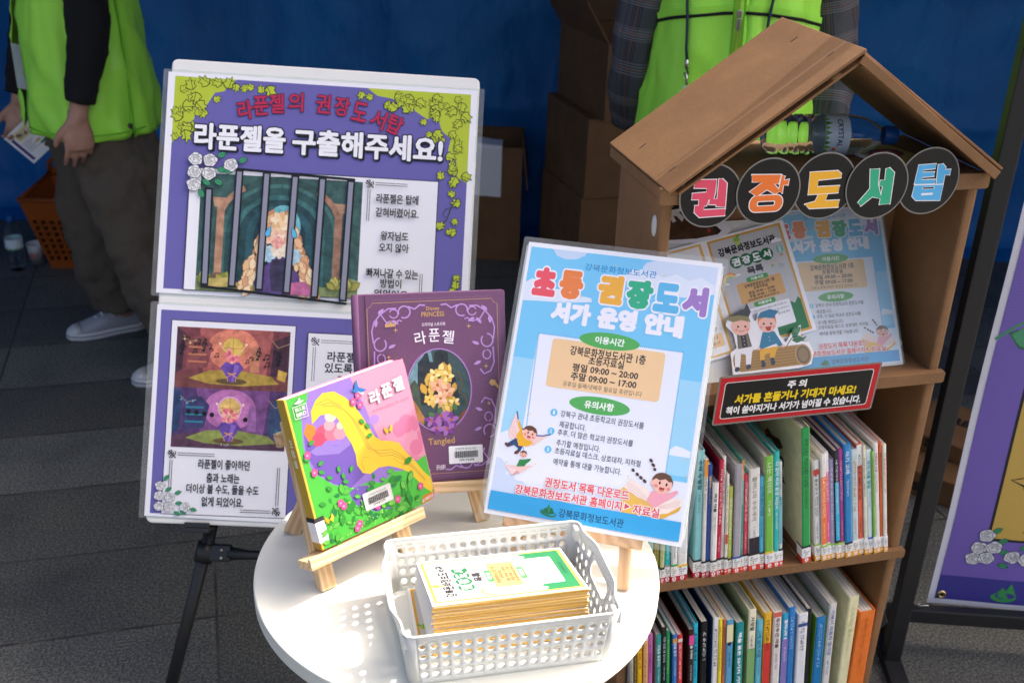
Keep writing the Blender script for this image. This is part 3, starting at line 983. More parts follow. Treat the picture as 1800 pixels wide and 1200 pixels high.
# ------------------------------------------------------------------ setting: paving, tent
KRAFT = m_kraft()
TARP = m_tarp()
BLACK = simple('black_powder_coat', (.012, .012, .013), .42, 0, 900, .08)
BLACKPL = simple('black_plastic', (.014, .014, .015), .35)
STEEL = simple('steel', (.55, .54, .5), .3, 1)
WHITEPL = simple('white_plastic', (.68, .685, .645), .38, 0, 40, .03)
WHITELAM = simple('white_table_laminate', (.66, .67, .60), .52, 0, 14, .04, 0, .025)
FOAM = simple('white_foam_board', (.78, .785, .74), .6, 0, 30, .1)
PAPER = simple('white_paper', (.80, .80, .80), .7, 0, 200, .1)
PINE = m_wood('pine_wood', (.70, .49, .28), (.57, .36, .17), 48)
BEECH = m_wood('beech_wood', (.66, .43, .25), (.57, .34, .18), 26)

def grid(nx, ny, fn):
    vs = [fn(i / nx, j / ny) for j in range(ny + 1) for i in range(nx + 1)]
    fs = [(j * (nx + 1) + i, j * (nx + 1) + i + 1, (j + 1) * (nx + 1) + i + 1, (j + 1) * (nx + 1) + i) for j in range(ny) for i in range(nx)]
    return vs, fs

g = MB().add(*grid(20, 20, lambda u, v: (-30 + 60 * u, -30 + 60 * v, 0)), m_granite()).build('ground')
tag(g, kind='structure')

TENT = thing('canopy_tent', 'blue tarpaulin tent whose back wall hangs behind the boxes and the two people', 'tent', yawM((0, 3.6, 0), 0))
def tarp(u, v, x0, x1):
    x = x0 + (x1 - x0) * u
    z = .012 + 2.3 * v
    q = noise.noise(V((x * 1.3, z * .7, 3.1))) * .05 + noise.noise(V((x * 4.0, z * 1.6, 1.7))) * .014
    q += .035 * sin(x * 5.2 + .6 * sin(z * 2)) * (1 - v) + .016 * abs(noise.noise(V((x * 5, z * 4, 0)))) + .012 * noise.noise(V((x * 9, z * 7, 0)))
    for k in (-2.05, -1.1, -.53, .27, 1.02, 1.75):     # packing creases down the sheet
        q -= .022 * math.exp(-abs(x - k) / .03)
    for k in (.52, 1.04, 1.56):
        q -= .020 * math.exp(-abs(z - k) / .03)
    if v < .045:        # the hem lies on the paving
        return (x, .98 + q - .16 * (.045 - v) / .045, .003 + .012 * v / .045 + .004 * abs(noise.noise(V((x * 6, v * 40, 0)))))
    return (x, .98 + q, z)
MB().add(*grid(260, 120, lambda u, v: tarp(u, v, -3.05, 3.05)), TARP, None, True).build('back_wall', TENT)
def side(u, v, x, sg):
    y = -1.18 + 2.18 * u; z = .02 + (2.08 + .22 * u) * v
    return (x + .03 * noise.noise(V((y * 3, z * 1.2, sg))), y, z)
for sg in (-1, 1):
    MB().add(*grid(60, 40, lambda u, v: side(u, v, 3.05 * sg, sg)), TARP, None, True).build('unseen_side_wall', TENT)  # out of view, added to keep light from the tent's inside
rf = MB()
pk = [(-3.1, -1.22, 2.12), (3.1, -1.22, 2.12), (3.1, 1.03, 2.33), (-3.1, 1.03, 2.33), (0, -.1, 2.9)]
rf.add(pk, [(0, 1, 4), (1, 2, 4), (2, 3, 4), (3, 0, 4)], TARP)
rf.add([(p[0], p[1], p[2] - .012) for p in pk], [(0, 4, 1), (1, 4, 2), (2, 4, 3), (3, 4, 0)], TARP)
rf.build('roof', TENT)
def val(u, v):
    x = -3.1 + 6.2 * u
    return (x, -1.22 + .006 * sin(x * 30), 2.12 - .15 * v)
MB().add(*grid(120, 3, val), TARP, None, True).build('valance', TENT)  # unseen front edge, hung low to block sky light from the back
for x in (-3, 3):
    for y in (-1.18, .93):
        MB().box((x - .02, y - .02, 0), (x + .02, y + .02, 2.10 if y < 0 else 2.33), STEEL, .003).build('leg', TENT)

# ------------------------------------------------------------------ cardboard boxes at the back
DKRAFT = m_kraft('brown_box_cardboard', .88)
TAPE = simple('brown_packing_tape', (.16, .10, .055), .25, coat=.4)
def closed_box(p, a, wd, dp, ht, label, group, tape=True, marks=False):
    t = thing('cardboard_box', label, 'cardboard box', yawM(p, a), group)
    MB().box((0, 0, 0), (wd, dp, ht), DKRAFT, .004).build('carton', t)
    if tape:
        b = MB()
        b.box((wd / 2 - .025, -.0012, ht - .07), (wd / 2 + .025, dp + .0012, ht + .0012), TAPE)
        b.box((-.0012, dp / 2 - .004, ht - .001), (wd + .0012, dp / 2 + .004, ht + .0006), simple('box_flap_gap', (.05, .03, .02), .9))
        b.build('tape', t)
    if marks:
        A = Art('pap')
        A.text('SO', 60, 18, 120, 45, '1d1713', .05)
        A.build('printed_marks', t, Matrix.Translation((0, -.0016, 0)) @ Matrix.Rotation(pi / 2, 4, 'X'))
        A = Art('pap')
        A.text('FRESH', 60, 120, 190, 160, '1d1713', .03)
        A.build('printed_word', t, Matrix.Translation((0, 0, ht + .0016)))
        A = Art('pap'); A.ell(wd * 1000 - 70, 40, 24, 17, '1d1713'); A.build('printed_mark', t, Matrix.Translation((0, -.0017, 0)) @ Matrix.Rotation(pi / 2, 4, 'X'))
        A = Art('pap'); A.ell(wd * 700, dp * 520, 36, 26, '1d1713'); A.build('printed_mark', t, Matrix.Translation((0, 0, ht + .0017)))
    return t
closed_box((.235, 3.93, 0), .36, .42, .40, .36, 'closed brown box at the bottom of the stack of three by the tarpaulin', 'boxes stacked by the tarpaulin')
closed_box((.243, 3.915, .36), .34, .40, .42, .295, 'closed brown box in the middle of the stack of three by the tarpaulin', 'boxes stacked by the tarpaulin')
def open_box(p, a, wd, dp, ht, label, flaps):
    t = thing('cardboard_box', label, 'cardboard box', yawM(p, a))
    b = MB(); th = .005
    b.box((0, 0, 0), (wd, dp, th), DKRAFT)
    b.box((0, 0, th), (wd, th, ht), DKRAFT); b.box((0, dp - th, th), (wd, dp, ht), DKRAFT)
    b.box((0, th, th), (th, dp - th, ht), DKRAFT); b.box((wd - th, th, th), (wd, dp - th, ht), DKRAFT)
    b.build('carton', t)
    for side_, ang in flaps:
        f = MB().box((0, 0, 0), (wd if side_ in 'fb' else dp, .17, .005), DKRAFT)
        M = {'f': Matrix.Translation((0, 0, ht)) @ Matrix.Rotation(ang, 4, 'X') @ Matrix.Scale(-1, 4, (0, 1, 0)),
             'b': Matrix.Translation((0, dp, ht)) @ Matrix.Rotation(ang, 4, 'X'),
             'l': Matrix.Translation((0, 0, ht)) @ Matrix.Rotation(pi / 2, 4, 'Z') @ Matrix.Rotation(ang, 4, 'X'),
             'r': Matrix.Translation((wd, dp, ht)) @ Matrix.Rotation(-pi / 2, 4, 'Z') @ Matrix.Rotation(ang, 4, 'X')}[side_]
        f.build('flap', t, M)
    return t
open_box((.295, 3.90, .655), .36, .40, .44, .265, 'open brown box with raised flaps, topmost of the stack of three by the tarpaulin', (('l', 1.0), ('b', .9)))['group'] = 'boxes stacked by the tarpaulin'
open_box((-.44, 4.20, 0), .0, .455, .30, .462, 'open brown box on the paving behind the big white board', (('b', -.9), ('r', -1.45)))
sh = MB()
def drape(u, v):
    x = -.20 + .135 * u
    s = v * .30
    if s < .1:
        return (x, 4.28 - s * .85, .475 - .02 * s + .004 * sin(u * 5))
    return (x, 4.192 - .012 * (s - .1), .468 - (s - .1) + .002 * sin(u * 4))
sh.add(*grid(8, 24, drape), PAPER, None, True)
tag(sh.build('paper_sheet'), 'white paper sheet draped over the rim of the open brown box', 'paper')
closed_box((1.045, 2.615, 0), -.62, .40, .30, .075, 'flat brown carton with black printing lying behind the black frame post, the lower of two', 'flat cartons behind the frame', False, True)
closed_box((1.10, 2.72, .0762), -.68, .30, .24, .05, 'flat brown carton with black printing lying on another carton behind the black frame post', 'flat cartons behind the frame', False, True)

# ------------------------------------------------------------------ orange shopping crate, bottle and cup on the paving
ORANGE = simple('orange_plastic', (.30, .065, .004), .42, 0, 12, .05)
def crate():
    t = thing('shopping_basket', 'orange plastic shopping basket on the paving behind the legs in brown trousers', 'basket', yawM((-1.60, 4.07, 0), .05))
    b = MB(); H = .285; n = 14
    def wall(p0, p1, q0, q1, slots):
        # p bottom corners, q top corners; frame of slats with real gaps
        P = lambda u, v: V(p0).lerp(V(p1), u).lerp(V(q0).lerp(V(q1), u), v)
        nrm = (V(p1) - V(p0)).cross(V(q0) - V(p0)).normalized() * .0035
        def cell(u0, u1, v0, v1):
            a = [P(u0, v0), P(u1, v0), P(u1, v1), P(u0, v1)]
            vs = [x - nrm for x in a] + [x + nrm for x in a]
            b.add(vs, [(3, 2, 1, 0), (4, 5, 6, 7), (0, 1, 5, 4), (1, 2, 6, 5), (2, 3, 7, 6), (3, 0, 4, 7)], ORANGE)
        if not slots:
            cell(0, 1, 0, 1)
            for k in range(6):
                u = .1 + k * .16
                cell(u, u + .012, .06, .8)
            return
        rows = 7
        cell(0, 1, 0, .1); cell(0, 1, .72, 1)
        for r in range(rows):
            v = .1 + r * .62 / rows
            cell(0, 1, v, v + .025)
            for k in range(n):
                u = k / n
                cell(u, u + .028, v, v + .62 / rows)
        cell(.97, 1, 0, 1)
    bw, bd, tw, td = .17, .115, .235, .165
    B_ = [(-bw, -bd, .0), (bw, -bd, .0), (bw, bd, .0), (-bw, bd, .0)]
    T_ = [(-tw, -td, H), (tw, -td, H), (tw, td, H), (-tw, td, H)]
    for i in range(4):
        j = (i + 1) % 4
        wall(B_[i], B_[j], T_[i], T_[j], i in (1, 3) or i == 0)
    b.add(B_, [(0, 1, 2, 3)], ORANGE)
    b.build('basket_body', t)
    r_ = MB()
    ring = [V(p) for p in T_] + [V(T_[0])]
    for i in range(4):
        r_.tube([ring[i], ring[i + 1]], .009, ORANGE, None, 8)
    r_.build('rim', t)
    h = MB()
    for sx in (1,):
        P = [(-tw, td, H), (-tw * .96, td * .95, H + .05), (-tw * .7, td * .9, H + .10), (0, td * .8, H + .125), (tw * .7, td * .9, H + .10), (tw * .96, td * .95, H + .05), (tw, td, H)]
        h.tube(P, .010, ORANGE, None, 8)
        h.add([(-tw, td * .98, H), (-tw * .7, td * .9, H + .10), (0, td * .8, H + .125), (tw * .7, td * .9, H + .10), (tw, td * .98, H)], [(0, 1, 2, 3, 4)], ORANGE)
    h.build('handle', t)
crate()

CLEAR = m_clear()
BLUECAP = simple('blue_cap', (.01, .10, .34), .35)
def water_bottle(M, label, wordmark=True, s=1.0):
    t = thing('water_bottle', label, 'bottle', M)
    p = [(.0, .0), (.021, .0), (.028, .003), (.0315, .012)]
    z = .014
    for k in range(4):
        p += [(.0315, z), (.0315, z + .009), (.0292, z + .0115), (.0292, z + .0135), (.0315, z + .016)]
        z += .0175
    p += [(.032, z + .004), (.032, .118), (.032, .122), (.0315, .140), (.0285, .158), (.021, .176), (.0145, .186), (.0125, .190), (.0125, .197), (.0, .197)]
    MB().lathe([(a * s, b_ * s) for a, b_ in p], CLEAR, None, 40).build('bottle_body', t)
    MB().lathe([(0, .2135 * s), (.0135 * s, .2135 * s), (.0148 * s, .2115 * s), (.0148 * s, .1935 * s), (.0128 * s, .1915 * s)], BLUECAP, None, 32).build('cap', t)
    lb = MB()
    lb.lathe([(.0323 * s, .088 * s), (.0323 * s, .128 * s)], ink('d3e2e6', 'lam'), None, 48)
    # mountains printed on the label, wrapped round it
    for k in range(26):
        a0, a1 = 2 * pi * k / 26, 2 * pi * (k + 1) / 26
        hh = (.006 + .006 * ((k * 7) % 5) / 4) * s
        R = .0326 * s
        lb.add([(R * cos(a0), R * sin(a0), .0885 * s), (R * cos(a1), R * sin(a1), .0885 * s), (R * cos((a0 + a1) / 2), R * sin((a0 + a1) / 2), .0885 * s + hh)], [(0, 1, 2)], ink('4e8a2e' if k % 2 else '6fae3a', 'lam'))
    l = lb.build('label_band', t)
    if wordmark:
        vs, fs, bb = glyphs('CRYSTAL', .012)
        hgt = .0085 * s
        sc = .046 * s / (bb[2] - bb[0])
        R = .0328 * s
        W = MB()
        P = []
        for x, y in vs:
            a = -pi / 2 + ((x - bb[0]) * sc - .023 * s) / R      # runs round the bottle
            P.append((R * cos(a), R * sin(a), .112 * s + (y - bb[1]) / (bb[3] - bb[1]) * hgt - hgt / 2))
        W.add(P, fs, ink('16233f', 'lam'))
        # round orange mark
        R2 = R + .0001
        C = []
        for q in ellp(0, 0, .0035 * s, .0035 * s, 14):
            a = -pi / 2 + (q[0] + .0275 * s) / R2
            C.append((R2 * cos(a), R2 * sin(a), .104 * s + q[1]))
        W.add(C, [tuple(range(14))], ink('e8743a', 'lam'))
        W.build('lettering', l)
    return t
water_bottle(Matrix.Translation((-1.884, 3.92, 0)), 'clear water bottle with blue cap standing on the paving beside a paper cup', False)
cup = thing('paper_cup', 'small white paper cup with a red print on the paving beside the water bottle', 'cup', Matrix.Translation((-1.835, 3.985, 0)))
b = MB().lathe([(.0, .004), (.0235, .004), (.0245, 0), (.033, .080), (.0342, .082), (.033, .083), (.0315, .079), (.024, .008), (0, .008)], PAPER, None, 32)
b.build('cup_body', cup)
b = MB()
for k in range(9):
    a = -pi / 2 - .55 + k * .13
    R = .0298
    zz = .042 + .006 * ((k * 5) % 3 - 1)
    b.add([(R * cos(a), R * sin(a), zz - .006), (R * cos(a + .1), R * sin(a + .1), zz - .004), (R * cos(a + .1) * 1.02, R * sin(a + .1) * 1.02, zz + .008), (R * cos(a) * 1.02, R * sin(a) * 1.02, zz + .005)], [(0, 1, 2, 3)], ink('c8342c', 'pap'))
b.build('print', cup)

# ------------------------------------------------------------------ a leaning panel behind the little shelf house
pn = thing('sign_board', 'purple display panel with a pale blue edge standing behind the cardboard bookcase', 'display board', frame((.249, 2.80, 0), (1, .1, 0), (0.08, .0, .99)))
sheet('board', 300, 1180, '5a2f8a', pn, None, 'pap', .006)
A = Art('pap'); A.rect(0, 0, 12, 1180, 'b9d6ef'); A.rect(12, 0, 17, 1180, '4b86c6'); A.ell(40, 1080, 20, 22, '3b6fc0'); A.rect(40, 960, 260, 1010, 'd98ac0'); A.build('print', pn)
MB().box((.1, -.0, -.20), (.12, 1.1, -.0065), BLACK, .002).build('strut', pn, Matrix.Rotation(.0, 4, 'X'))

# ------------------------------------------------------------------ black frame with the hanging banner, right
fr = thing('display_stand', 'black square-tube metal frame with a spread foot, standing right of the cardboard bookcase', 'display stand', yawM((.845, 1.905, 0), -.05))
MB().box((-.017, -.017, .02), (.017, .017, 1.95), BLACK, .003).build('post', fr)
MB().box((1.003, -.017, .02), (1.037, .017, 1.95), BLACK, .003).build('post', fr)
MB().box((-.012, .032, .085), (1.033, .058, .118), BLACK, .003).build('crossbar', fr)
MB().box((-.012, .032, 1.88), (1.033, .058, 1.91), BLACK, .003).build('crossbar', fr)
for x in (0, 1.02):
    MB().box((x - .02, -.24, 0), (x + .02, .24, .02), BLACK, .003).build('foot', fr)
    b = MB()
    b.prism([(0, 0), (.07, 0), (0, .09)], -.002, .002, BLACK)
    b.build('bracket', fr, Matrix.Translation((x, .018, .02)) @ Matrix.Rotation(pi / 2, 4, 'Y') @ Matrix.Rotation(pi / 2, 4, 'Z'))
for z in (.12, 1.86):
    b = MB(); b.tube([(.05, .045, z), (.066, .05, z), (.075, .05, z)], .0016, STEEL, None, 6); b.tube([V((.05, .045, z)) + V((.006 * cos(a), 0, .006 * sin(a))) for a in [k * .7 for k in range(9)]], .0014, STEEL, None, 6)
    b.build('hook', fr)
bn = thing('banner', 'purple and yellow banner printed with white roses, hanging in the black frame', 'banner', frame((.9305, 1.982, .1045), (.9987, -.051, 0), (-.0, .0, 1)))
def bsheet(u, v):
    x, y = .93 * u, 1.75 * v
    return (x, y, .006 * sin(x * 7 + y * 3) * min(1, 6 * u) + .004 * sin(y * 9) * min(1, 8 * v))
bz = lambda x, y: .006 * sin(x * .007 + y * .003) * min(1, 6 * x / 930) + .004 * sin(y * .009) * min(1, 8 * y / 1750)
b = MB(); b.add(*grid(40, 60, bsheet), ink('e6e4ea', 'ban'), None, True)
b.build('banner_cloth', bn)
class BArt(Art):
    """print that follows the gentle waves of the banner cloth"""
    def raw(s, vs, fs, c, layer=None, kind=None):
        z = s.z(layer)
        s.b.add([(x * .001, y * .001, bz(x, y) + z + .0006) for x, y in vs], fs, ink(c, kind or s.kind))
        return s
    def gridrect(s, x0, y0, x1, y1, c, n=30, m=30):
        vs, fs = grid(n, m, lambda u, v: (x0 + (x1 - x0) * u, y0 + (y1 - y0) * v))
        return s.raw(vs, fs, c)
A = BArt('ban'); A.STEP = 1.5e-4
A.gridrect(14, 14, 916, 78, '3f3a8f'); A.gridrect(14, 78, 916, 1736, '7a63b8', 30, 60)
vs, fs = grid(20, 50, lambda u, v: (88 + 754 * u - 0 * v, 178 + 1440 * v)); A.raw(vs, fs, '17181b')
vs, fs = grid(20, 50, lambda u, v: (94 + 742 * u, 184 + 1428 * v)); A.raw(vs, fs, 'd2ad50')
A.STEP = 1.2e-5
P = [(108, 328), (138, 336), (150, 372), (162, 336), (192, 328), (162, 316), (150, 282), (136, 316)]
A.out(P, 'e6e6ea', 4.5, '17181b')
A.line([(10, 640), (45, 672), (90, 700)], 6, '4c9a6c'); leaf(A, 34, 655, 90, -.25, '4fa071', '2c6b48')
A.poly([(36, 648), (56, 668), (96, 672), (116, 655), (90, 630), (60, 628)], '4fa071')
A.ell(156, 32, 27, 13, '3c9a4e'); A.ell(158, 36, 21, 8, '3f3a8f'); A.poly([(137, 38), (149, 58), (157, 50), (166, 70), (181, 38)], '3c9a4e')
roses(A, [(72, 128), (98, 132), (78, 157), (108, 161), (88, 190), (150, 140), (180, 136)], 17, [(96, 195, 40), (112, 172, 30), (118, 150, 0), (124, 120, -20), (100, 150, 20), (160, 160, 30)])
A.build('printed_artwork', bn)
for x, y in ((26, 26), (26, 1724)):
    b = MB(); b.lathe([(.0042, 0), (.0042, .002), (.007, .0026), (.0098, .0016), (.0105, 0)], simple('brass', (.62, .47, .22), .3, 1), None, 24)
    b.lathe([(0, .0005), (.0042, .0005)], BLACKPL, None, 16)
    b.build('grommet', bn, Matrix.Translation((x / 1000, y / 1000, bz(x, y) + .0022)))

# ------------------------------------------------------------------ big foam board on its tripod easel, left
BC_, BR_, BU_ = V((-0.387, 2.0002, 0.7718)), V((.9981, .0489, -.0384)), V((.0119, .4568, .8895))
BN_ = BR_.cross(BU_)
BM_ = frame(BC_ - BR_ * .3 - BU_ * .45, BR_, BU_)
es = thing('display_easel', 'black tripod easel holding up the big white board', 'easel', frame(BC_ - BR_ * .3 - BU_ * .45 - BN_ * .052, BR_, BU_))
def eleg(p0, p1, r0=.0145, name='leg'):
    b = MB()
    p0, p1 = V(p0), V(p1)
    m = p0.lerp(p1, .42)
    b.tube([p0, m], r0 * .84, BLACK, None, 14); b.tube([m, p1], r0, BLACK, None, 14)
    d = (p1 - p0).normalized()
    b.tube([m - d * .015, m + d * .03], r0 * 1.3, BLACKPL, None, 14)
    for k in range(7):      # extruded ribs
        a = k * 2 * pi / 7
        x = d.orthogonal().normalized(); y = d.cross(x)
        o = (x * cos(a) + y * sin(a)) * r0 * 1.0
        b.tube([m + o, p1 + o], r0 * .16, BLACK, None, 5)
    l = b.build(name, es)
    MB().tube([p0 - d * .0, p0 + d * .03], r0 * 1.35, BLACKPL, None, 14).build('rubber_foot', l)
    return l
fl, fr_ = V((.04, -.395, .0)), V((.56, -.40, 0))
top = V((.29, .88, 0))
eleg(fl, fl.lerp(top, .93)); eleg(fr_, fr_.lerp(top, .93))
MWI = es.matrix_world.inverted() if False else es.matrix_basis.inverted()
eleg(MWI @ V((-.37, 2.95, .0)), top + V((0, -.06, -.03)))
MB().box((.24, .80, -.02), (.34, .86, .02), BLACKPL, .006).build('head_block', es)
for sx, lx_ in ((1, .112), (-1, .478)):
    b = MB()
    d_ = (top - (fl if sx > 0 else fr_)).normalized()
    q = (fl if sx > 0 else fr_).lerp(top, .262)
    b.tube([q - d_ * .019, q + d_ * .019], .0185, BLACKPL, None, 18)
    b.box((q.x + (.008 if sx > 0 else -.052), q.y - .017, -.012), (q.x + (.052 if sx > 0 else -.008), q.y + .017, .014), BLACKPL, .006)
    c = b.build('bracket', es)
    s_ = MB()
    for yy in (-.008, .008):
        s_.lathe([(0, .0165), (.0028, .016), (.0032, .0138)], STEEL, Matrix.Translation((q.x + sx * .034, q.y + yy, 0)), 12)
    s_.build('screw', c)
    b = MB()
    b.box((lx_ - .024 - .012 * sx, -.013, .0), (lx_ + .024 - .012 * sx, -.004, .068), BLACKPL, .002)
    b.box((lx_ - .024 - .012 * sx, -.004, .060), (lx_ + .024 - .012 * sx, .006, .068), BLACKPL, .002)
    b.build('tray_arm', es)
b = MB()
b.tube([(.15, -.061, .002), (.19, -.063, .002), (.40, -.063, .002), (.44, -.061, .002)], [.014, .0095, .0095, .014], BLACK, None, 12)
b.build('crossbar', es)

bd = thing('foam_board', 'tall white foam board with two purple printed sheets, leaning on the black easel', 'display board', BM_)
bb = MB(); bb.prism(rrect(0, 0, .6, .9, .012), -.018, 0, FOAM, None, .003); bb.build('foam_panel', bd)
FILM = m_film(.14)
def film_frame(name, x0, y0, x1, y1, parent, z=.0022, inner=None):
    b = MB()
    P = rrect(x0, y0, x1, y1, 4)
    b.add([(x / 1000, y / 1000, z) for x, y in P], [tuple(range(len(P)))], FILM)
    return b.build(name, parent)
def wavy(u, v):
    return .0012 + .0015 * sin(u * 9) * v * (1 - v)
# upper sheet
s1 = MB()
s1.prism([(-.005, .443), (.5965, .4425), (.5965, .8745), (-.0055, .8735)], .0006, .0014, ink('ececf0', 'lam')); s1 = s1.build('upper_sheet', bd)
film_frame('film', -15, 437, 610, 879, s1, .0003)
A = Art('lam')
A.rect(8, 452, 584, 866, '6862a6')
rng = random.Random(11)
def leaves(pts, r0, r1):
    for x, y in pts:
        ivy_leaf(A, x, y, r0 + rng.random() * (r1 - r0), rng.random() * 6.28)
A.poly([(8, 866), (8, 735), (16, 745), (30, 752), (34, 772), (48, 782), (52, 806), (72, 814), (86, 838), (104, 842), (112, 858), (128, 866)], 'b5c535')
A.poly([(584, 866), (380, 866), (400, 852), (430, 848), (448, 836), (466, 842), (476, 826), (500, 812), (520, 818), (530, 790), (548, 776), (544, 752), (560, 738), (564, 700), (584, 690)], 'b5c535')
leaves([(14 + rng.random() * 60, 760 + rng.random() * 96) for k in range(15)] + [(18, 742), (34, 762), (56, 790), (84, 822), (108, 848), (98, 856), (126, 858), (146, 856), (160, 850), (176, 842), (188, 858)], 13, 21)
leaves([(420 + rng.random() * 155, 838 + rng.random() * 22) for k in range(12)] + [(505 + rng.random() * 70, 770 + rng.random() * 70) for k in range(13)] + [(545 + rng.random() * 32, 690 + rng.random() * 80) for k in range(8)] + [(372, 858), (392, 846), (415, 838), (440, 826), (462, 822), (500, 806), (516, 790), (540, 742), (552, 712), (534, 694), (562, 664), (574, 650)], 12, 20)
A.line([(568, 660), (556, 640), (548, 615), (530, 598), (505, 590)], 2, '3c451c')
A.line([(556, 640), (544, 636), (540, 624), (546, 620)], 1.4, '3c451c')
leaves([(560, 618), (568, 590), (548, 590), (528, 600), (500, 588), (488, 580), (512, 576), (566, 500), (572, 480), (560, 474), (478, 586)], 11, 17)
# arched crimson title, then the big white line
for ch, x, y, rot in (('라', 146, 808, .22), ('푼', 176, 818, .13), ('젤', 206, 824, .06), ('의', 243, 829, .02), ('권', 296, 829, -.04), ('장', 333, 826, -.1), ('도', 368, 818, -.17), ('서', 405, 805, -.3), ('탑', 438, 797, -.36)):
    A.text(ch, x - 14.5, y - 19, x + 14.5, y + 19, 'b9284f', .022, [('2a2230', .03)], None, rot)
for t_, x0, x1 in (('라푼젤을', 51, 227), ('구출해주세요!', 240, 534)):
    A.text(t_, x0 + 2.5, 722, x1 + 2.5, 774, '17171a', .075)
    A.text(t_, x0, 726, x1, 778, 'efeff2', .036, [('17171a', .042)])
# white panel
A.rect(46, 451, 529, 690.5, '17171a'); A.rect(47.5, 452.5, 527.5, 689, 'ececf0')
arch_scene(A)
roses(A, [(56, 656), (56, 681), (84, 679), (57, 706), (85, 705), (125, 698)], 13.6, [(66, 648, -60), (98, 690, -15), (97, 712, 25), (138, 704, 25), (94, 668, -30), (72, 668, -40), (112, 684, 10)])
ornament(A, 392, 680, 1, -1, 76, 76)
ornament(A, 506, 456, -1, 1, 40, 50)
for s_, x0, y0, x1, h_ in (('라푼젤은 탑에', 409, 640, 491, 19), ('갇혀버렸어요.', 409, 613, 493, 19), ('왕자님도', 421, 568, 475, 18), ('오지 않아', 419, 545, 477, 18), ('빠져나갈 수 있는', 397, 494, 498, 19), ('방법이', 425, 475, 466, 18), ('없었어요', 414, 455, 480, 17)):
    A.text(s_, x0, y0, x1, y0 + h_, '17171a', .022)
A.build('printed_artwork', s1, Matrix.Translation((0, 0, .0014)))
# lower sheet
s2 = MB()
s2.prism([(-.003, .0135), (.598, .006), (.598, .419), (-.001, .4205)], .0006, .0014, ink('ececf0', 'lam')); s2 = s2.build('lower_sheet', bd)
film_frame('film', -14, 9, 610, 426, s2, .0003)
A = Art('lam')
A.rect(7, 19, 586, 411, '6862a6')
A.rect(27.5, 16 + 2, 267, 393, '17171a'); A.rect(29, 19.5, 265.5, 391.5, 'ececf0')
stage_scene(A, 263, 380, True); stage_scene(A, 148, 263, False)
for x, y, r, k in ((52, 340, 12, 0), (60, 358, 8, 2), (79, 352, 9, 1), (75, 334, 7, 1), (94, 346, 11, 0), (106, 338, 8, 2), (117, 328, 7, 1), (176, 318, 6, 1), (184, 324, 8, 2), (198, 334, 11, 0), (212, 328, 9, 1), (214, 314, 8, 1), (230, 338, 8, 2), (238, 326, 12, 0)):
    note(A, x, y, r, k)
for x, y in ((70, 217), (85, 216), (100, 214), (114.6, 212.6), (179, 206)):
    A.ell(x, y, 4.4, 4.4, '0f0f11')
A.text('8 oz0', 134, 154, 150, 159, 'c9b7c4', .0)
for s_, x0, y0, x1 in (('라푼젤이 좋아하던', 94, 108, 192), ('춤과 노래는', 111, 82, 174), ('더이상 볼 수도, 들을 수도', 74, 60, 212), ('없게 되었어요.', 104, 36, 184)):
    A.text(s_, x0, y0, x1, y0 + 19, '17171a', .022, (), None, -.0)
ornament(A, 40, 137, 1, -1, 84, 72); ornament(A, 250, 28, -1, 1, 72, 88)
roses(A, [(24, 72), (23, 53), (43, 50), (24, 33), (43, 32), (73, 33)], 9.6, [(30, 82, 50), (52, 58, 20), (54, 40, 0), (52, 24, -30), (82, 30, -10), (34, 62, 30), (64, 26, -30)])
A.rect(290, 22, 572, 381, '17171a'); A.rect(291.5, 23.5, 570.5, 379.5, 'ececf0')
ornament(A, 302, 367, 1, -1, 84, 80); ornament(A, 560, 36, -1, 1, 84, 80)
for s_, x0, y0, x1 in (('라푼젤이 웃을 수', 330, 326, 470), ('있도록 용기를', 326, 304, 440), ('주세요.', 350, 280, 420)):
    A.text(s_, x0, y0, x1, y0 + 20, '17171a', .022)
A.build('printed_artwork', s2, Matrix.Translation((0, 0, .0014)))

# ------------------------------------------------------------------ round table and what stands on it
TZ = .6246
TC = V((-.068, 1.367, 0))
tb = thing('round_table', 'round white table with a rounded edge, standing in the sunshine', 'table', Matrix.Translation(TC))
b = MB()
b.lathe([(.2978, .6246), (.2992, .6242), (.2999, .6234), (.3001, .6222)], WHITELAM, None, 160)
b.lathe([(.3001, .6222), (.3001, .6018)], WHITELAM, None, 160)
b.lathe([(.3001, .6018), (.2994, .6004), (.298, .5998)], WHITELAM, None, 160)
for z, q, sg in ((.6246, .2978, 1), (.5998, .298, -1)):
    b.add([(q * cos(2 * pi * k / 160), sg * q * sin(2 * pi * k / 160), z) for k in range(160)], [tuple(range(160))], WHITELAM)
b.build('tabletop', tb)
MB().lathe([(.03, .5998), (.03, .02)], WHITEPL, None, 32).build('column', tb)
MB().lathe([(0, .024), (.03, .024), (.2, .012), (.21, .006), (.21, 0), (0, 0)], WHITEPL, None, 64).build('base', tb)

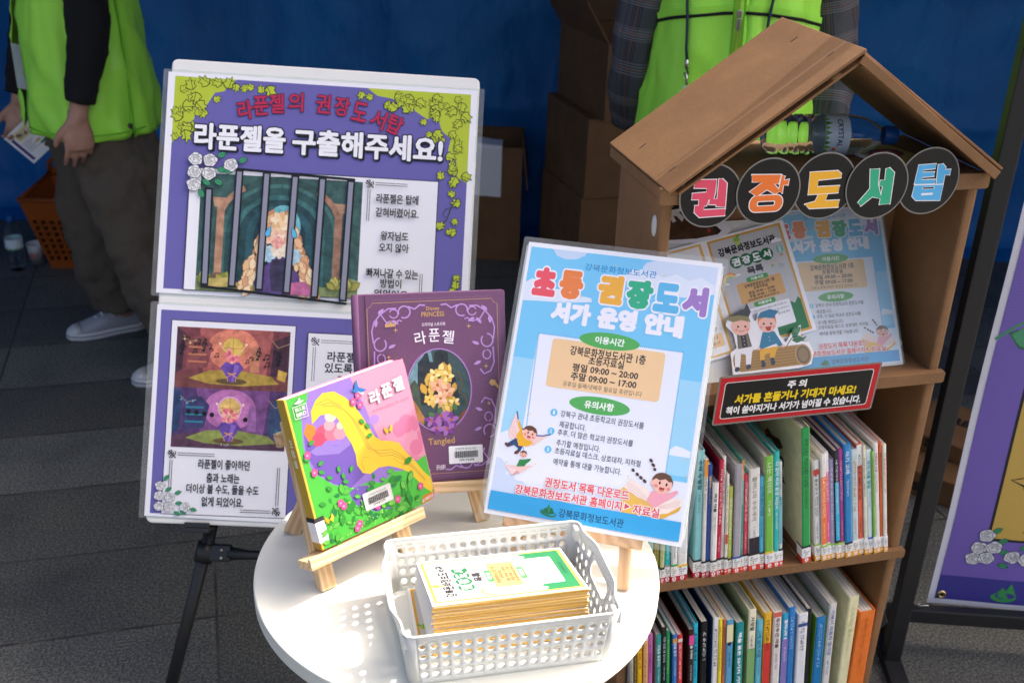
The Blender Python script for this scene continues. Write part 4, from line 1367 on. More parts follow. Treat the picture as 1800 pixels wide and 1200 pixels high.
def wood_easel(label, c, r, u, half_b, y_b, half_t, y_t, cx, tray, wood, flat=False, rear=None, cxt=None, wd=.024, th=.018, off=.021, round_=False):
    """A-frame easel: two front legs, ledge across them, strut at the back; c, r, u frame the thing it carries"""
    c, r, u = V(c), V(r), V(u)
    n = r.cross(u)
    cxt = cx if cxt is None else cxt
    t = thing('tabletop_easel', label, 'easel', frame((c - n * off) - n * 0, r, u))
    def P(x, y, z=0):
        return V((x, y, z))
    o = c - n * off
    for sx in (-1, 1):
        yb = (TZ - o.z - 0) / u.z
        k = (yb - y_b) / (y_t - y_b)
        xb = cx + (cxt - cx) * k + sx * (half_b + (half_t - half_b) * k)
        bar('leg', P(xb, yb + th * .5 * abs(n.z), -th / 2), P(cxt + sx * half_t, y_t, -th / 2), wd, th, wood, t, (1, 0, 0), .0045 if round_ else .0012)
    x0, x1, yt = tray
    if flat:
        MB().box((x0, yt - .021, .0005), (x1, yt, .0075), wood, .0025).build('ledge', t, Matrix.Identity(4))
    else:
        rot = Matrix.Translation((x0, yt, 0)) @ Matrix.Rotation(pi / 2, 4, 'Y')
        L = x1 - x0
        b = MB()      # Z of this frame runs along the ledge; X is -n, Y is u
        b.box((-.030, -.016, 0), (-.001, -.004, L), wood, .0012)
        b.box((-.0365, -.016, 0), (-.030, .001, L), wood, .0012)
        b.build('ledge', t, rot)
        MB().box((-.001, -.012, .02), (.0, -.002, .03), wood).build('peg', t, rot)
    MB().box((cxt - half_t - .02, y_t - .035, -.0185 - .012), (cxt + half_t + .02, y_t - .015, -.0185), wood, .001).build('crosspiece', t)
    if rear is not None:
        R = t.matrix_basis.inverted() @ V(rear)
        q = P(cxt, y_t - .03, -.024 - .008)
        bar('rear_leg', R, q, wd * .9, th * .8, wood, t, (1, 0, 0))
    return t
# --- left easel with the yellow-haired board book
LB = (V((-0.2075, 1.3907, 0.7993)), V((0.7202, 0.6937, 0)), V((-0.2481, 0.2578, 0.9338)))
wood_easel('small pine easel at the left of the table holding the green and pink book', *LB, .072, -.18, .062, .075, -.026, (-.136, .066, -.1109), PINE, rear=(-.20, 1.475, TZ + .006))
# --- middle easel with the purple story book
PB = (V((-0.1161, 1.517, 0.8403)), V((0.9827, 0.1849, 0)), V((-0.0629, 0.3355, 0.9399)))
wood_easel('pine easel at the back of the table holding the purple hardback book', *PB, .150, -.222, .03, .095, -.077, (-.215, .10, -.1461), PINE, rear=(-.06, 1.64, TZ + .006), cxt=-.036)
# --- right easel with the blue notice
NB = (V((0.1375, 1.4773, 0.8699)), V((.966, -.258, .0182)), V((.1284, .5396, .8321)))
wood_easel('smooth beech easel at the right of the table holding the blue notice', *NB, .083, -.262, .05, .12, -.012, (-.1185, .0925, -.2035), BEECH, flat=True, rear=(.16, 1.64, TZ + .006), wd=.019, th=.015, off=.008, round_=True)

# --- blue notice: foam-backed A3 print in a clear pouch
nf = frame(NB[0] - NB[1].normalized() * .1485 - NB[2].normalized() * .21, NB[1], NB[2])
nt_ = thing('notice_poster', 'large sky-blue laminated notice with rainbow-coloured title letters, on the beech easel', 'poster', nf)
MB().prism(rrect(-.003, .006, .2995, .4195, .008), -.0062, -.0012, FOAM).build('backing_board', nt_)
sheet('paper', 297, 420, 'f1f2f7', nt_, None, 'lam', .001)
film_frame('film', -9, -9, 306, 428, nt_, -.0008)
A = Art('lam'); poster_art(A); A.build('printed_artwork', nt_)

# --- purple story book
pf = frame(PB[0] - PB[1] * .1126 - PB[2] * .1461, PB[1], PB[2])
pbk = thing('storybook', 'purple hardback book with lilac scrolls and an oval picture, on the middle easel', 'book', pf)
PCOV = simple('purple_book_cover', (.150, .060, .135), .38, 0, 300, .06, .2, .12)
b = MB()
b.prism(rrect(0, 0, .2252, .2922, .003), -.0032, 0, PCOV, None, .0008)
b.prism(rrect(0, 0, .2252, .2922, .003), -.0205, -.0173, PCOV, None, .0008)
b.tube([(.001, .0005, -.0102), (.001, .2917, -.0102)], .0103, PCOV, None, 16)
b.build('cover', pbk)
MB().box((.004, .004, -.0173), (.2215, .2882, -.0032), PAPER).build('pages', pbk)
b = MB(); b.box((.0105, .0005, .0), (.0122, .2917, .00035), simple('painted_groove_shade', (.07, .02, .07), .5)); b.build('hinge_groove_shade', pbk)  # flat strip on the cover; the groove's shade is put into its colour
A = Art('lam')
GO, LI = 'c9a065', 'b58ecb'
P = [(22, 279), (205, 280), (207, 275), (213, 272), (213, 20), (207, 17), (205, 12), (22, 12), (20, 17), (14, 20), (14, 271), (20, 274)]
A.line(P, .7, GO, None, True)
dots = []
for t_ in range(0, 48):
    dots += [(24 + t_ * 3.8, 283.5), (24 + t_ * 3.8, 8.2)]
for t_ in range(0, 66):
    dots += [(10.5, 20 + t_ * 3.8), (216.5, 20 + t_ * 3.8)]
A.dots(dots, .45, 'bfa3cc', None, 5)
for sx, sy, x, y in ((1, 1, 20, 276), (-1, 1, 208, 276), (1, -1, 20, 15), (-1, -1, 208, 15)):
    book_scroll(A, x, y, sx, sy)
A.text('Disney', 103.5, 263.5, 124, 271, GO, .01)
A.text('PRINCESS', 96, 255.5, 131, 263, GO, .012)
A.text('오리지널 스토리북', 96, 241, 132, 246.5, 'e6dcea', .012)
for ch, x0, x1, y0, rot in (('라', 84.5, 102, 213.5, .14), ('푼', 106, 123, 217, 0), ('젤', 127, 145, 213.5, -.14)):
    A.text(ch, x0, y0, x1, y0 + 20, 'efe8f2', .008, (), None, rot)
A.text('Tangled', 100, 54.5, 141, 68, GO, .012, (), None, .03)
ovx, ovy, orx, ory = 119.5, 142, 51.5, 65.5
A.ell(ovx, ovy, orx, ory, '8a5a9a', None, 0, 48); A.ell(ovx, ovy, orx - 1.4, ory - 1.4, LI, None, 0, 48); A.ell(ovx, ovy, orx - 2.4, ory - 2.4, '3e4f52', None, 0, 48)
def in_oval(P):
    Q = []
    for x, y in P:
        dx, dy = (x - ovx) / (orx - 2.6), (y - ovy) / (ory - 2.6)
        q = math.hypot(dx, dy)
        Q.append((ovx + dx / max(q, 1) * (orx - 2.6), ovy + dy / max(q, 1) * (ory - 2.6)))
    return Q
A.poly(in_oval([(68, 140), (70, 165), (80, 185), (94, 198), (108, 206), (112, 180), (104, 160), (90, 150)]), '6e98a2', None, 'pnt')
A.poly(in_oval([(86, 140), (88, 186), (94, 192), (98, 204), (104, 200), (106, 186), (112, 186), (114, 200), (124, 207), (134, 200), (136, 176), (150, 150), (150, 120), (90, 120)]), '2c3338', None, 'pnt')
A.poly(in_oval([(70, 110), (74, 150), (82, 160), (88, 150), (92, 110)]), '46584a', None, 'pnt')
A.poly(in_oval([(140, 190), (155, 176), (168, 150), (171, 120), (160, 100), (150, 130)]), '3c5456', None, 'pnt')
A.line(in_oval([(168, 112), (160, 130), (150, 138), (156, 150), (150, 170)]), 3, '5b5140')
A.poly(in_oval([(68, 130), (80, 128), (96, 100), (92, 84), (84, 96), (72, 112)]), 'a9793f', None, 'pnt')
A.poly(in_oval([(150, 84), (152, 104), (162, 112), (170, 112), (164, 96)]), '8a4a35', None, 'pnt')
# tall bunch of golden lilies and purple bellflowers
rng = random.Random(21)
for k in range(34):
    a = rng.random() * 2 * pi; q = rng.random() ** .6
    x, y = 122 + 24 * q * cos(a), 132 + 44 * q * sin(a)
    leaf(A, x, y, 15 + rng.random() * 9, rng.choice((1.2, 1.7, 2.1, .9, -.6, -2.4)) + rng.random() * .5, rng.choice(['d8b85a', 'ecd68c', 'c79c3f', 'e2c670']), 'a98238', False)
def bloom(x, y, r, c0, c1, n=6):
    for k in range(n):
        a = 2 * pi * k / n + x
        A.ell(x + r * .55 * cos(a), y + r * .55 * sin(a), r * .6, r * .34, c0 if k % 2 else c1, None, a, 14)
    A.ell(x, y, r * .22, r * .22, 'a8653a')
for x, y, r, c0, c1 in ((117, 150, 11, 'e5b08c', 'd99c78'), (131, 141, 11, 'e8bb98', 'd79674'), (121, 129, 10, 'e2ab86', 'efc7a4'), (112, 166, 9, 'efdb97', 'd8b85a'), (133, 163, 9, 'ecd68c', 'd2ae4c'), (142, 122, 8, 'efdb97', 'd8b85a'), (104, 128, 8, 'e2c670', 'd8b85a')):
    bloom(x, y, r, c0, c1)
for x, y, r in ((106, 96, 10), (121, 102, 12), (136, 95, 11), (114, 84, 10), (130, 82, 11)):
    bloom(x, y, r, '7a3d8e', 'a06ab0', 5)
for x, y in ((100, 108), (145, 108), (122, 116)):
    leaf(A, x, y, 14, rng.random() * 6, '4f7a4a', '33532f')
A.poly([(40, 242), (42, 249), (46, 245), (49, 252), (52, 246), (57, 249), (56, 243)], GO)
for x, y in ((44, 196), (168, 239), (193, 176), (196, 118), (56, 237)):
    star4(A, x, y, 4, GO)
A.poly([(197, 150), (200, 155), (206, 154), (209, 148), (213, 143), (211, 140), (206, 146), (201, 145)], GO)
A.text('꿈꾸는달팽이', 111, 18, 125, 26, 'ece4ef', .02)
A.rr(131, 26, 184, 54, 2, 'efefef')
A.text('강북문화정보도서관', 141, 47, 174, 51, '3c6a55', .01)
for k in range(34):
    wd_ = (.35, .6, .9)[(k * 7) % 3]
    A.rect(140 + k * 1.08, 35, 140 + k * 1.08 + wd_, 45.5, '232325', 400)
A.text('GM172478', 147, 29.5, 170, 33, '232325', .02)
A.build('printed_artwork', pbk, Matrix.Translation((0, 0, .0001)))

# --- board book
bf = frame(LB[0] - LB[1] * .102 - LB[2] * .1109, LB[1], LB[2])
bbk = thing('board_book', 'thick pink, violet and green board book with a yellow spine, on the left pine easel', 'book', bf)
PINK = simple('pink_board', (.50, .18, .27), .35); YEL = simple('yellow_board', (.50, .32, .03), .35)
b = MB()
Pc = [(0, 0), (.204 - .012, 0)] + [(.192 + .012 * cos(a), .012 + .012 * sin(a)) for a in [radians(k) for k in range(-90, 1, 15)]] + [(.192 + .012 * cos(a), .2097 + .012 * sin(a)) for a in [radians(k) for k in range(0, 91, 15)]] + [(0, .2217)]
b.prism(Pc, -.002, 0, PINK, None, .0005); b.prism(Pc, -.021, -.019, PINK, None, .0005)
b.build('cover', bbk)
b = MB()
for k in range(9):
    b.prism([(x * .985 + .001, y * .985 + .0016) for x, y in Pc], -.0188 + k * .00187, -.0188 + k * .00187 + .00165, simple('board_page', (.75, .62, .62), .5))
b.build('pages', bbk)
MB().box((-.0035, 0, -.0212), (.0008, .2217, .0002), YEL, .0012).build('spine', bbk)
A = Art('gls')
def clipc(P):
    return [(min(max(x, .2), 203.8), min(max(y, .2), 221.5)) for x, y in P]
A.poly([(x * 1000, y * 1000) for x, y in Pc], 'ef8fb4')
A.poly(clipc([(60, 221), (112, 221), (118, 190), (122, 160), (130, 120), (150, 90), (180, 70), (203, 60), (203, 12), (190, 0), (0, 0), (0, 221)]), 'a07fdc')
A.poly(clipc([(108, 221), (203, 221), (203, 66), (186, 74), (150, 104), (130, 122), (122, 168), (112, 200)]), 'f3a3c2')
for cx, cy, r in ((168, 122, 12), (182, 126, 14), (196, 122, 12), (200, 96, 14), (190, 86, 12)):
    A.ell(cx, cy, min(r, 203.5 - cx if cx + r > 203.5 else r), r, 'ee82ae')
for cx, cy, r in ((130, 150, 9), (120, 120, 8), (140, 100, 11)):
    A.ell(cx, cy, r, r * .8, 'b98fdf')
A.poly(clipc([(0, 221), (0, 0), (52, 0), (40, 60), (14, 100), (8, 150), (16, 190), (30, 208), (36, 221)]), '52cc4a')
A.poly(clipc([(0, 150), (14, 110), (40, 82), (70, 66), (96, 66), (120, 56), (140, 66), (166, 58), (186, 66), (203, 70), (203, 12), (192, 0), (0, 0)]), '55d048')
A.poly(clipc([(60, 64), (78, 66), (100, 60), (98, 40), (112, 22), (126, 14), (96, 20), (80, 30), (64, 44)]), '7f62c4')
# tower top and window
A.poly([(14, 166), (22, 152), (40, 140), (64, 134), (82, 134), (100, 150), (104, 110), (96, 80), (66, 68), (40, 84), (18, 110), (10, 140)], '7a5cc0')
A.poly([(16, 140), (24, 132), (60, 122), (82, 128), (82, 138), (60, 134), (30, 144)], '9b82d6')
A.poly([(14, 168), (22, 180), (34, 172), (30, 152), (20, 150)], 'f08a2c')
# bundle of pink blossom on the sill
for dx, dy, r, c in ((44, 158, 14, 'e5567a'), (58, 154, 13, 'ee7a95'), (34, 152, 11, 'd94a6d'), (70, 150, 11, 'f29bb0'), (56, 166, 9, 'f4a9ba'), (74, 160, 7, 'f9d2c0'), (62, 178, 10, 'fbd9c4')):
    A.ell(dx, dy, r, r * .85, c)
# yellow ribbon streaming from the tower
A.poly([(30, 176), (33, 194), (44, 206), (58, 213), (76, 210), (92, 196), (104, 178), (112, 160), (118, 142), (124, 126), (134, 116), (148, 111), (162, 103), (170, 86), (182, 68), (192, 48), (202, 34), (203, 18), (198, 12), (188, 22), (178, 38), (166, 56), (150, 68), (136, 76), (118, 80), (102, 76), (90, 82), (84, 96), (86, 112), (84, 128), (78, 144), (76, 160), (70, 174), (60, 182), (46, 184)], 'ffd93a')
for q in range(5):
    o = q * 2.2
    A.line([(44 + o, 200 - o * .5), (62 + o, 203 - o * 1.5), (80 + o * .6, 188 - o), (94 + o * .4, 164 - o * .4), (102 + o * .5, 136), (108 + o * .5, 112 + o * .2), (124 + o * .2, 104 - o), (146, 98 - o), (162, 84 - o * .8), (178, 60 - o * .6), (192, 36 - o * .5)], .9, 'f9dd62' if q % 2 else 'd99a12')
A.line([(94, 84), (92, 96), (98, 104), (106, 100)], .8, 'e0a51a'); A.line([(146, 84), (160, 70), (156, 62)], .8, 'e0a51a')
A.poly([(198, 12), (203, 18), (200, 10), (192, 1), (174, 1), (182, 12)], 'f08f1e')
# creepers, blossoms, butterflies and the bird
rng = random.Random(5)
for k in range(95):
    x, y = 6 + rng.random() * 160, 4 + rng.random() ** 1.4 * 66
    leaf(A, x, y, 9 + rng.random() * 10, rng.random() * 6.28, rng.choice(['2f9a34', '3aa93a', '5fc94a', '1f8a4a', '7ad455']), '2f9a34', False)
for x, y in ((22, 118), (30, 104), (40, 92), (52, 96), (58, 84), (16, 150), (12, 128), (112, 150), (118, 140), (110, 130), (64, 78), (70, 90), (34, 76)):
    leaf(A, x, y, 11, rng.random() * 3, '3fae3c', '2b8f35', False)
for x, y in ((10, 137), (112, 178), (42, 54), (46, 48), (59, 9), (64, 14), (112, 192), (102, 186), (180, 28), (14, 110), (100, 28), (136, 24)):
    A.poly([(x - 5, y - 3), (x - 4, y + 4), (x + 1, y + 6), (x + 6, y + 2), (x + 4, y - 4), (x, y - 6)], 'ee5aa0'); A.ell(x, y, 2, 2, 'f9a3c9')
for x, y in ((149, 127), (19, 38)):
    A.poly([(x, y), (x - 6, y + 7), (x - 8, y + 1), (x - 4, y - 5)], 'f5c522'); A.poly([(x, y), (x + 6, y + 8), (x + 8, y + 2), (x + 4, y - 5)], 'f7d447')
A.poly([(100, 206), (108, 202), (112, 211), (116, 216), (116, 204), (122, 200), (130, 196), (118, 195), (108, 198)], '2f7fd0'); A.poly([(112, 199), (118, 195), (124, 194), (120, 190)], 'e8e8f5')
for k in range(28):
    A.dots([(rng.random() * 100 + 10, rng.random() * 70 + 2) for _ in range(1)], 1.0, 'c8f08a')
A.line([(6, 208), (28, 208), (27, 190), (6, 191)], 1.2, 'f4f4f4', None, True)
A.text('BLUE', 9, 200.5, 25, 206, 'f4f4f4', .03); A.text('BIRD', 9, 193, 25, 198.5, 'f4f4f4', .03)
A.poly([(9, 212), (16, 215), (20, 219), (21, 214), (26, 213), (18, 210)], 'f4f4f4')
for ch, x0, x1, y0 in (('라', 130, 149, 171), ('푼', 152, 171, 174), ('젤', 174, 193, 177)):
    A.text(ch, x0, y0, x1, y0 + 21, 'fdf6fa', .045)
A.text('그림 형제 원작 · 글 블루버드 편집 · 그림 최윤정', 128, 161, 196, 164, 'd0527f', .0)
A.text('삼성출판사', 176, 4, 198, 9, 'fdf6fa', .03, (), None, .12)
A.rr(79, 27, 129, 53, 2, 'f2f2f2')
A.rr(80, 28, 128, 52, 2, 'd8d8d8'); A.rr(80.6, 28.6, 127.4, 51.4, 2, 'f2f2f2')
A.text('강북문화정보도서관', 88, 46, 120, 49.6, '3c6a55', .01)
for k in range(34):
    A.rect(86 + k * 1.06, 35, 86 + k * 1.06 + (.35, .6, .9)[(k * 7) % 3], 45, '232325', 500)
A.text('GM082279', 93, 30, 115, 33.4, '232325', .02)
A.build('printed_artwork', bbk, Matrix.Translation((0, 0, .0001)))
# call-number label wraps the spine
b = MB(); b.box((-.0041, .011, -.0216), (.011, .047, .0006), ink('efefef', 'pap')); b.box((-.0043, .041, -.0218), (.0112, .0475, .0008), ink('17181b', 'pap'))
l = b.build('spine_label', bbk)
A = Art('pap'); A.text('유', 0, 28, 3, 31, '2b2b2b', .02); A.text('808.9', -1, 22, 9, 25.5, '2b2b2b', .02); A.text('세862', -1, 17, 9, 20.5, '2b2b2b', .02); A.text('v.8', 0, 12.5, 5, 15.5, '2b2b2b', .02); A.build('lettering', l, Matrix.Translation((.001, 0, .0007)))
A = Art('lam'); A.text('라푼젤', 118, -4.2, 160, 4.2, 'f6eeda', .02); A.build('lettering', bbk, frame((-.0038, .2217 + .06, -.0105), (0, -1, 0), (0, 0, 1)))

# ------------------------------------------------------------------ perforated basket and its leaflets
BYAW = .2389
bk = thing('storage_basket', 'white plastic basket with rows of round holes, holding the pile of leaflets', 'basket', yawM((-.007, 1.2304, TZ), BYAW))
BH, TW, TD, BW, BD = .0850, .1425, .1045, .1345, .0955
THK = .0022
def flare(s):       # handle sides swell outward between the corners
    a = max(0, min(1, (s - .12) / .2)); c = max(0, min(1, (.88 - s) / .2))
    q = min(a, c); return q * q * (3 - 2 * q)
def wallpt(side, s, v):
    """side 0 front, 1 right, 2 back, 3 left; s along 0..1, v up 0..1"""
    hw, hd = BW + (TW - BW) * v, BD + (TD - BD) * v
    if side == 0: p = V((-hw + 2 * hw * s, -hd, 0))
    elif side == 1: p = V((hw, -hd + 2 * hd * s, 0))
    elif side == 2: p = V((hw - 2 * hw * s, hd, 0))
    else: p = V((-hw, hd - 2 * hd * s, 0))
    if side in (1, 3):
        p.x += (1 if side == 1 else -1) * .010 * flare(s) * v ** 2.2
    z = BH * v
    p.z = z
    # round the upright corners
    r = .011
    for sx in (-1, 1):
        for sy in (-1, 1):
            cx_, cy_ = sx * (hw - r), sy * (hd - r)
            if (p.x - cx_) * sx > 0 and (p.y - cy_) * sy > 0:
                d = V((p.x - cx_, p.y - cy_))
                m = max(abs(d.x), abs(d.y))
                if d.length > 1e-9:
                    d = d.normalized() * m
                p.x, p.y = cx_ + d.x, cy_ + d.y
    return p
def basket_wall():
    b = MB()
    bmx = bmesh.new()
    def addpoly(side, pts):
        vs = [bmx.verts.new(wallpt(side, s, v)) for s, v in pts]
        try:
            bmx.faces.new(vs)
        except ValueError:
            pass
    N = 16
    def cell(side, s0, s1, v0, v1, hole):
        if not hole:
            m_ = 3
            for i in range(m_):
                for j in range(2):
                    a0, a1 = s0 + (s1 - s0) * i / m_, s0 + (s1 - s0) * (i + 1) / m_
                    c0, c1 = v0 + (v1 - v0) * j / 2, v0 + (v1 - v0) * (j + 1) / 2
                    addpoly(side, [(a0, c0), (a1, c0), (a1, c1), (a0, c1)])
            return
        cs, cv = (s0 + s1) / 2, (v0 + v1) / 2
        L = 2 * (TW if side in (0, 2) else TD)
        rs, rv = hole / L, hole / BH
        out, inn = [], []
        for k in range(N):
            a = 2 * pi * k / N
            inn.append((cs + rs * cos(a), cv + rv * sin(a)))
            q = max(abs(cos(a)), abs(sin(a)))
            out.append((cs + (s1 - s0) / 2 * cos(a) / q, cv + (v1 - v0) / 2 * sin(a) / q))
        for k in range(N):
            j = (k + 1) % N
            addpoly(side, [out[k], out[j], inn[j], inn[k]])
    rows = [(.115, .305), (.305, .495), (.495, .685), (.685, .875)]
    for side in range(4):
        nh = 17 if side in (0, 2) else 11
        m0 = .05
        st = (1 - 2 * m0) / nh
        cell(side, 0, m0, 0, 1, 0); cell(side, 1 - m0, 1, 0, 1, 0)
        for k in range(nh):
            s0, s1 = m0 + k * st, m0 + (k + 1) * st
            cell(side, s0, s1, 0, rows[0][0], 0); cell(side, s0, s1, rows[-1][1], 1, 0)
            for ri, (v0, v1) in enumerate(rows):
                if side in (1, 3) and 3 <= k <= 7 and ri >= 2:
                    continue
                cell(side, s0, s1, v0, v1, .0046)
        if side in (1, 3):        # hand hole
            s0, s1, v0, v1 = m0 + 3 * st, m0 + 8 * st, rows[2][0], rows[3][1]
            cs, cv, ws, wv_ = (s0 + s1) / 2, (v0 + v1) / 2, (s1 - s0) / 2, (v1 - v0) / 2
            n_ = 40; out, inn = [], []
            L = 2 * TD
            hx, hy = ws * .84, wv_ * .74
            ry = hy; rx = hy * BH / L
            for k in range(n_):
                a = 2 * pi * (k + .5) / n_
                inn.append((cs + math.copysign(hx - rx, cos(a)) + rx * cos(a), cv + ry * sin(a)))
                q = max(abs(cos(a)), abs(sin(a)))
                out.append((cs + ws * cos(a) / q, cv + wv_ * sin(a) / q))
            for k in range(n_):
                j = (k + 1) % n_
                addpoly(side, [out[k], out[j], inn[j], inn[k]])
    bmesh.ops.remove_doubles(bmx, verts=bmx.verts[:], dist=1e-5)
    bmesh.ops.recalc_face_normals(bmx, faces=bmx.faces[:])
    b.bm(bmx, WHITEPL, None, True)
    o = b.build('perforated_wall', bk)
    md = o.modifiers.new('thickness', 'SOLIDIFY')
    md.thickness = THK; md.offset = 0
    return o
basket_wall()
b = MB()
def ringpts(v, extra=0):
    P = []
    for side in range(4):
        for k in range(24):
            p = wallpt(side, k / 24, v)
            P.append(p)
    return P
P = ringpts(1.0)
b.tube(P + [P[0]], .0020, WHITEPL, None, 8, True, False)
b.build('rim', bk)
for k in (-1, 1):
    for sy in (-1, 1):
        MB().box((k * (TW - .004) - .006, sy * (TD - .012) - .008, BH - .022), (k * (TW - .004) + .006, sy * (TD - .012) + .008, BH - .002), WHITEPL, .002).build('corner_lug', bk)
P = [(p.x, p.y) for p in ringpts(0)]
MB().prism(P, 0.0006, .0026, WHITEPL).build('floor_panel', bk)

def leaflet_art(A):
    """A5 front: 148 wide, 210 tall"""
    A.rect(6, 4, 142, 206, 'd6a03c'); A.rect(10, 8, 138, 202, 'c6c6c6')
    d = []
    for k in range(0, 49):
        d += [(11.5, 10 + k * 3.9), (136.5, 10 + k * 3.9)]
    for k in range(0, 32):
        d += [(12 + k * 4, 200), (12 + k * 4, 10)]
    A.dots(d, .5, '8a6f3a', None, 5)
    A.poly([(10.2, 8.2), (137.8, 8.2), (137.8, 62), (134, 68), (126, 58), (118, 64), (112, 56), (104, 52), (44, 52), (36, 60), (30, 54), (24, 58), (18, 50), (10, 56)], '1f7a48')
    A.text('강북문화정보도서관', 20, 173, 126, 189, '0c0c0e', .045)
    for k, ch in enumerate('권장도서'):
        A.ell(46 + k * 19, 157, 11.5, 11.5, '0f6a3c')
    for k, ch in enumerate('권장도서'):
        A.text(ch, 38.5 + k * 19, 150, 53.5 + k * 19, 164.5, 'f4f6f4', .05)
    A.text('목록', 60, 129, 90, 143, '2e2e32', .055)
    A.line([(26, 126), (122, 126), (122, 66)], .8, '9fc3e2'); A.line([(26, 126), (26, 66)], .8, '9fc3e2')
    A.rr(34, 80, 116, 118, 4, 'd8a866')
    A.rr(54, 116, 94, 125, 4, '3f9a44'); A.text('이용시간', 62, 118, 86, 123.5, 'f7fbf4', .03)
    for s_, x0, y0, x1, h_ in (('강북문화정보도서관 1층', 47, 107, 103, 7), ('초등자료실', 62, 101, 88, 6), ('평일 09:00 ~ 20:00', 51, 94, 99, 6), ('주말 09:00 ~ 17:00', 51, 87.5, 99, 6), ('공휴일·둘째/넷째주 월요일 휴관입니다', 46, 82.5, 104, 4)):
        A.text(s_, x0, y0, x1, y0 + h_, '2a2627', .03)
    A.rr(54, 70, 94, 79, 4, '3f9a44'); A.text('이용안내', 62, 72, 86, 77.5, 'f7fbf4', .03)
    A.rr(30, 24, 118, 69, 3, 'f1f2f6'); 
    A.rr(54, 70, 94, 79, 4, '3f9a44'); A.text('이용안내', 62, 72, 86, 77.5, 'f7fbf4', .03)
    for s_, y0, x1 in (('강북구 관내 초등학교의 권장도서를 제공합니다.', 61, 112), ('추후, 더 많은 학교의 권장도서를 추가할 예정입니다.', 53, 114), ('초등자료실 데스크, 상호대차, 지하철예약을 통해', 45, 112), ('대출 가능합니다.', 38, 62)):
        A.text(s_, 38, y0, x1, y0 + 4.6, '5a5658', .0)
    for y in (63, 55, 47):
        A.ell(34.5, y, 1.8, 1.8, '6db4e4')
    A.text('강북문화정보도서관', 56, 13, 96, 18.5, '14492f', .0)
    # doodles: sprout, balloon, rainbow, clouds, bird
    A.ell(58, 196, 6, 5.5, '9ac14a'); A.ell(58, 189, 4, 4, 'b8d16a'); A.poly([(58, 200), (62, 206), (66, 203), (61, 200)], '6ea23a'); A.dots([(56, 197), (60, 197)], .8, '22331a', None, 6)
    A.ell(128, 160, 6, 8, '6cb9b0'); A.ell(128, 160, 3, 8, 'b5ddd4'); A.rect(125.5, 147, 130.5, 151, 'c79a5a')
    for k, c in enumerate(('e7867c', 'f2c069', 'f5e08a', 'a6cf8a')):
        A.line(ellp(26, 128, 14 - k * 2.2, 13 - k * 2.2, 14, .35, 10, 180), 2.2, c)
    cloud(A, 12.5 + 6, 121, 10, 'f6f6f6', '8c8c8c'); cloud(A, 42, 132, 11, 'f6f6f6', '8c8c8c'); cloud(A, 126, 173, 20, 'f6f6f6', '8c8c8c'); cloud(A, 18, 152, 14, 'f6f6f6', '8c8c8c')
    A.dots([(30, 168), (106, 136), (112, 140), (34, 140)], 1.6, 'e2c64a'); leaf(A, 104, 132, 7, .6, '8cc06a', '5a8a40', False)
    A.line([(120, 134), (124, 130), (128, 132), (124, 127), (118, 128), (120, 134)], .7, '8c8c8c')
def leaflet(M, label, group, full=False, seed=0, fold=.0019):
    t = thing('leaflet', label, 'leaflet', M, group)
    b = MB()
    W, H_ = .148, .210
    zt = (lambda u, v: .0006) if full else lambda u, v: fold * .5 * math.exp(-u * 9) + .0004 * sin(v * 6 + seed) * (1 - u)
    zb = lambda u, v: -.0004 - fold * .5 * math.exp(-u * 9) + .0004 * sin(v * 6 + seed) * (1 - u)
    n_ = 6
    us = [0, .03, .1, .22, .45, 1]
    def surf(fn, flip):
        vs = [(W * u, H_ * j / n_, fn(u, j / n_)) for j in range(n_ + 1) for u in us]
        k = len(us)
        fs = [(j * k + i, j * k + i + 1, (j + 1) * k + i + 1, (j + 1) * k + i) for j in range(n_) for i in range(k - 1)]
        b.add(vs, [f[::-1] for f in fs] if flip else fs, PAPER, None, True)
    surf(zt, False); surf(zb, True)
    y_ = ink(('d8a94c', 'e6c07a', 'c9973f', 'e0b660')[(seed * 7) % 4], 'pap')
    for j in range(n_):
        v0, v1 = j / n_, (j + 1) / n_
        P0 = [(0, H_ * v0, zt(0, v0)), (-.0008, H_ * v0, (zt(0, v0) + zb(0, v0)) / 2), (0, H_ * v0, zb(0, v0))]
        P1 = [(0, H_ * v1, zt(0, v1)), (-.0008, H_ * v1, (zt(0, v1) + zb(0, v1)) / 2), (0, H_ * v1, zb(0, v1))]
        b.add(P0 + P1, [(0, 3, 4, 1), (1, 4, 5, 2)], y_, None, True)
    b.build('paper', t)
    if full:
        A = Art('pap'); leaflet_art(A)
        for i, p in enumerate(A.b.v):
            A.b.v[i] = (p[0], p[1], p[2] + .0002 + zt(p[0] / W, p[1] / H_) + .0001)
        A.build('printed_artwork', t)
    return t
NL = 40
LR, LU, LN = V((.9717, .2363, -.0047)).normalized(), V((-.2304, .9422, -.2432)).normalized(), V((-.053, .2374, .97))
Lc = V((-.0045, 1.2444, .699))
rng = random.Random(9)
zf0 = TZ + .0042
front, back = Lc - LU * .074, Lc + LU * .074
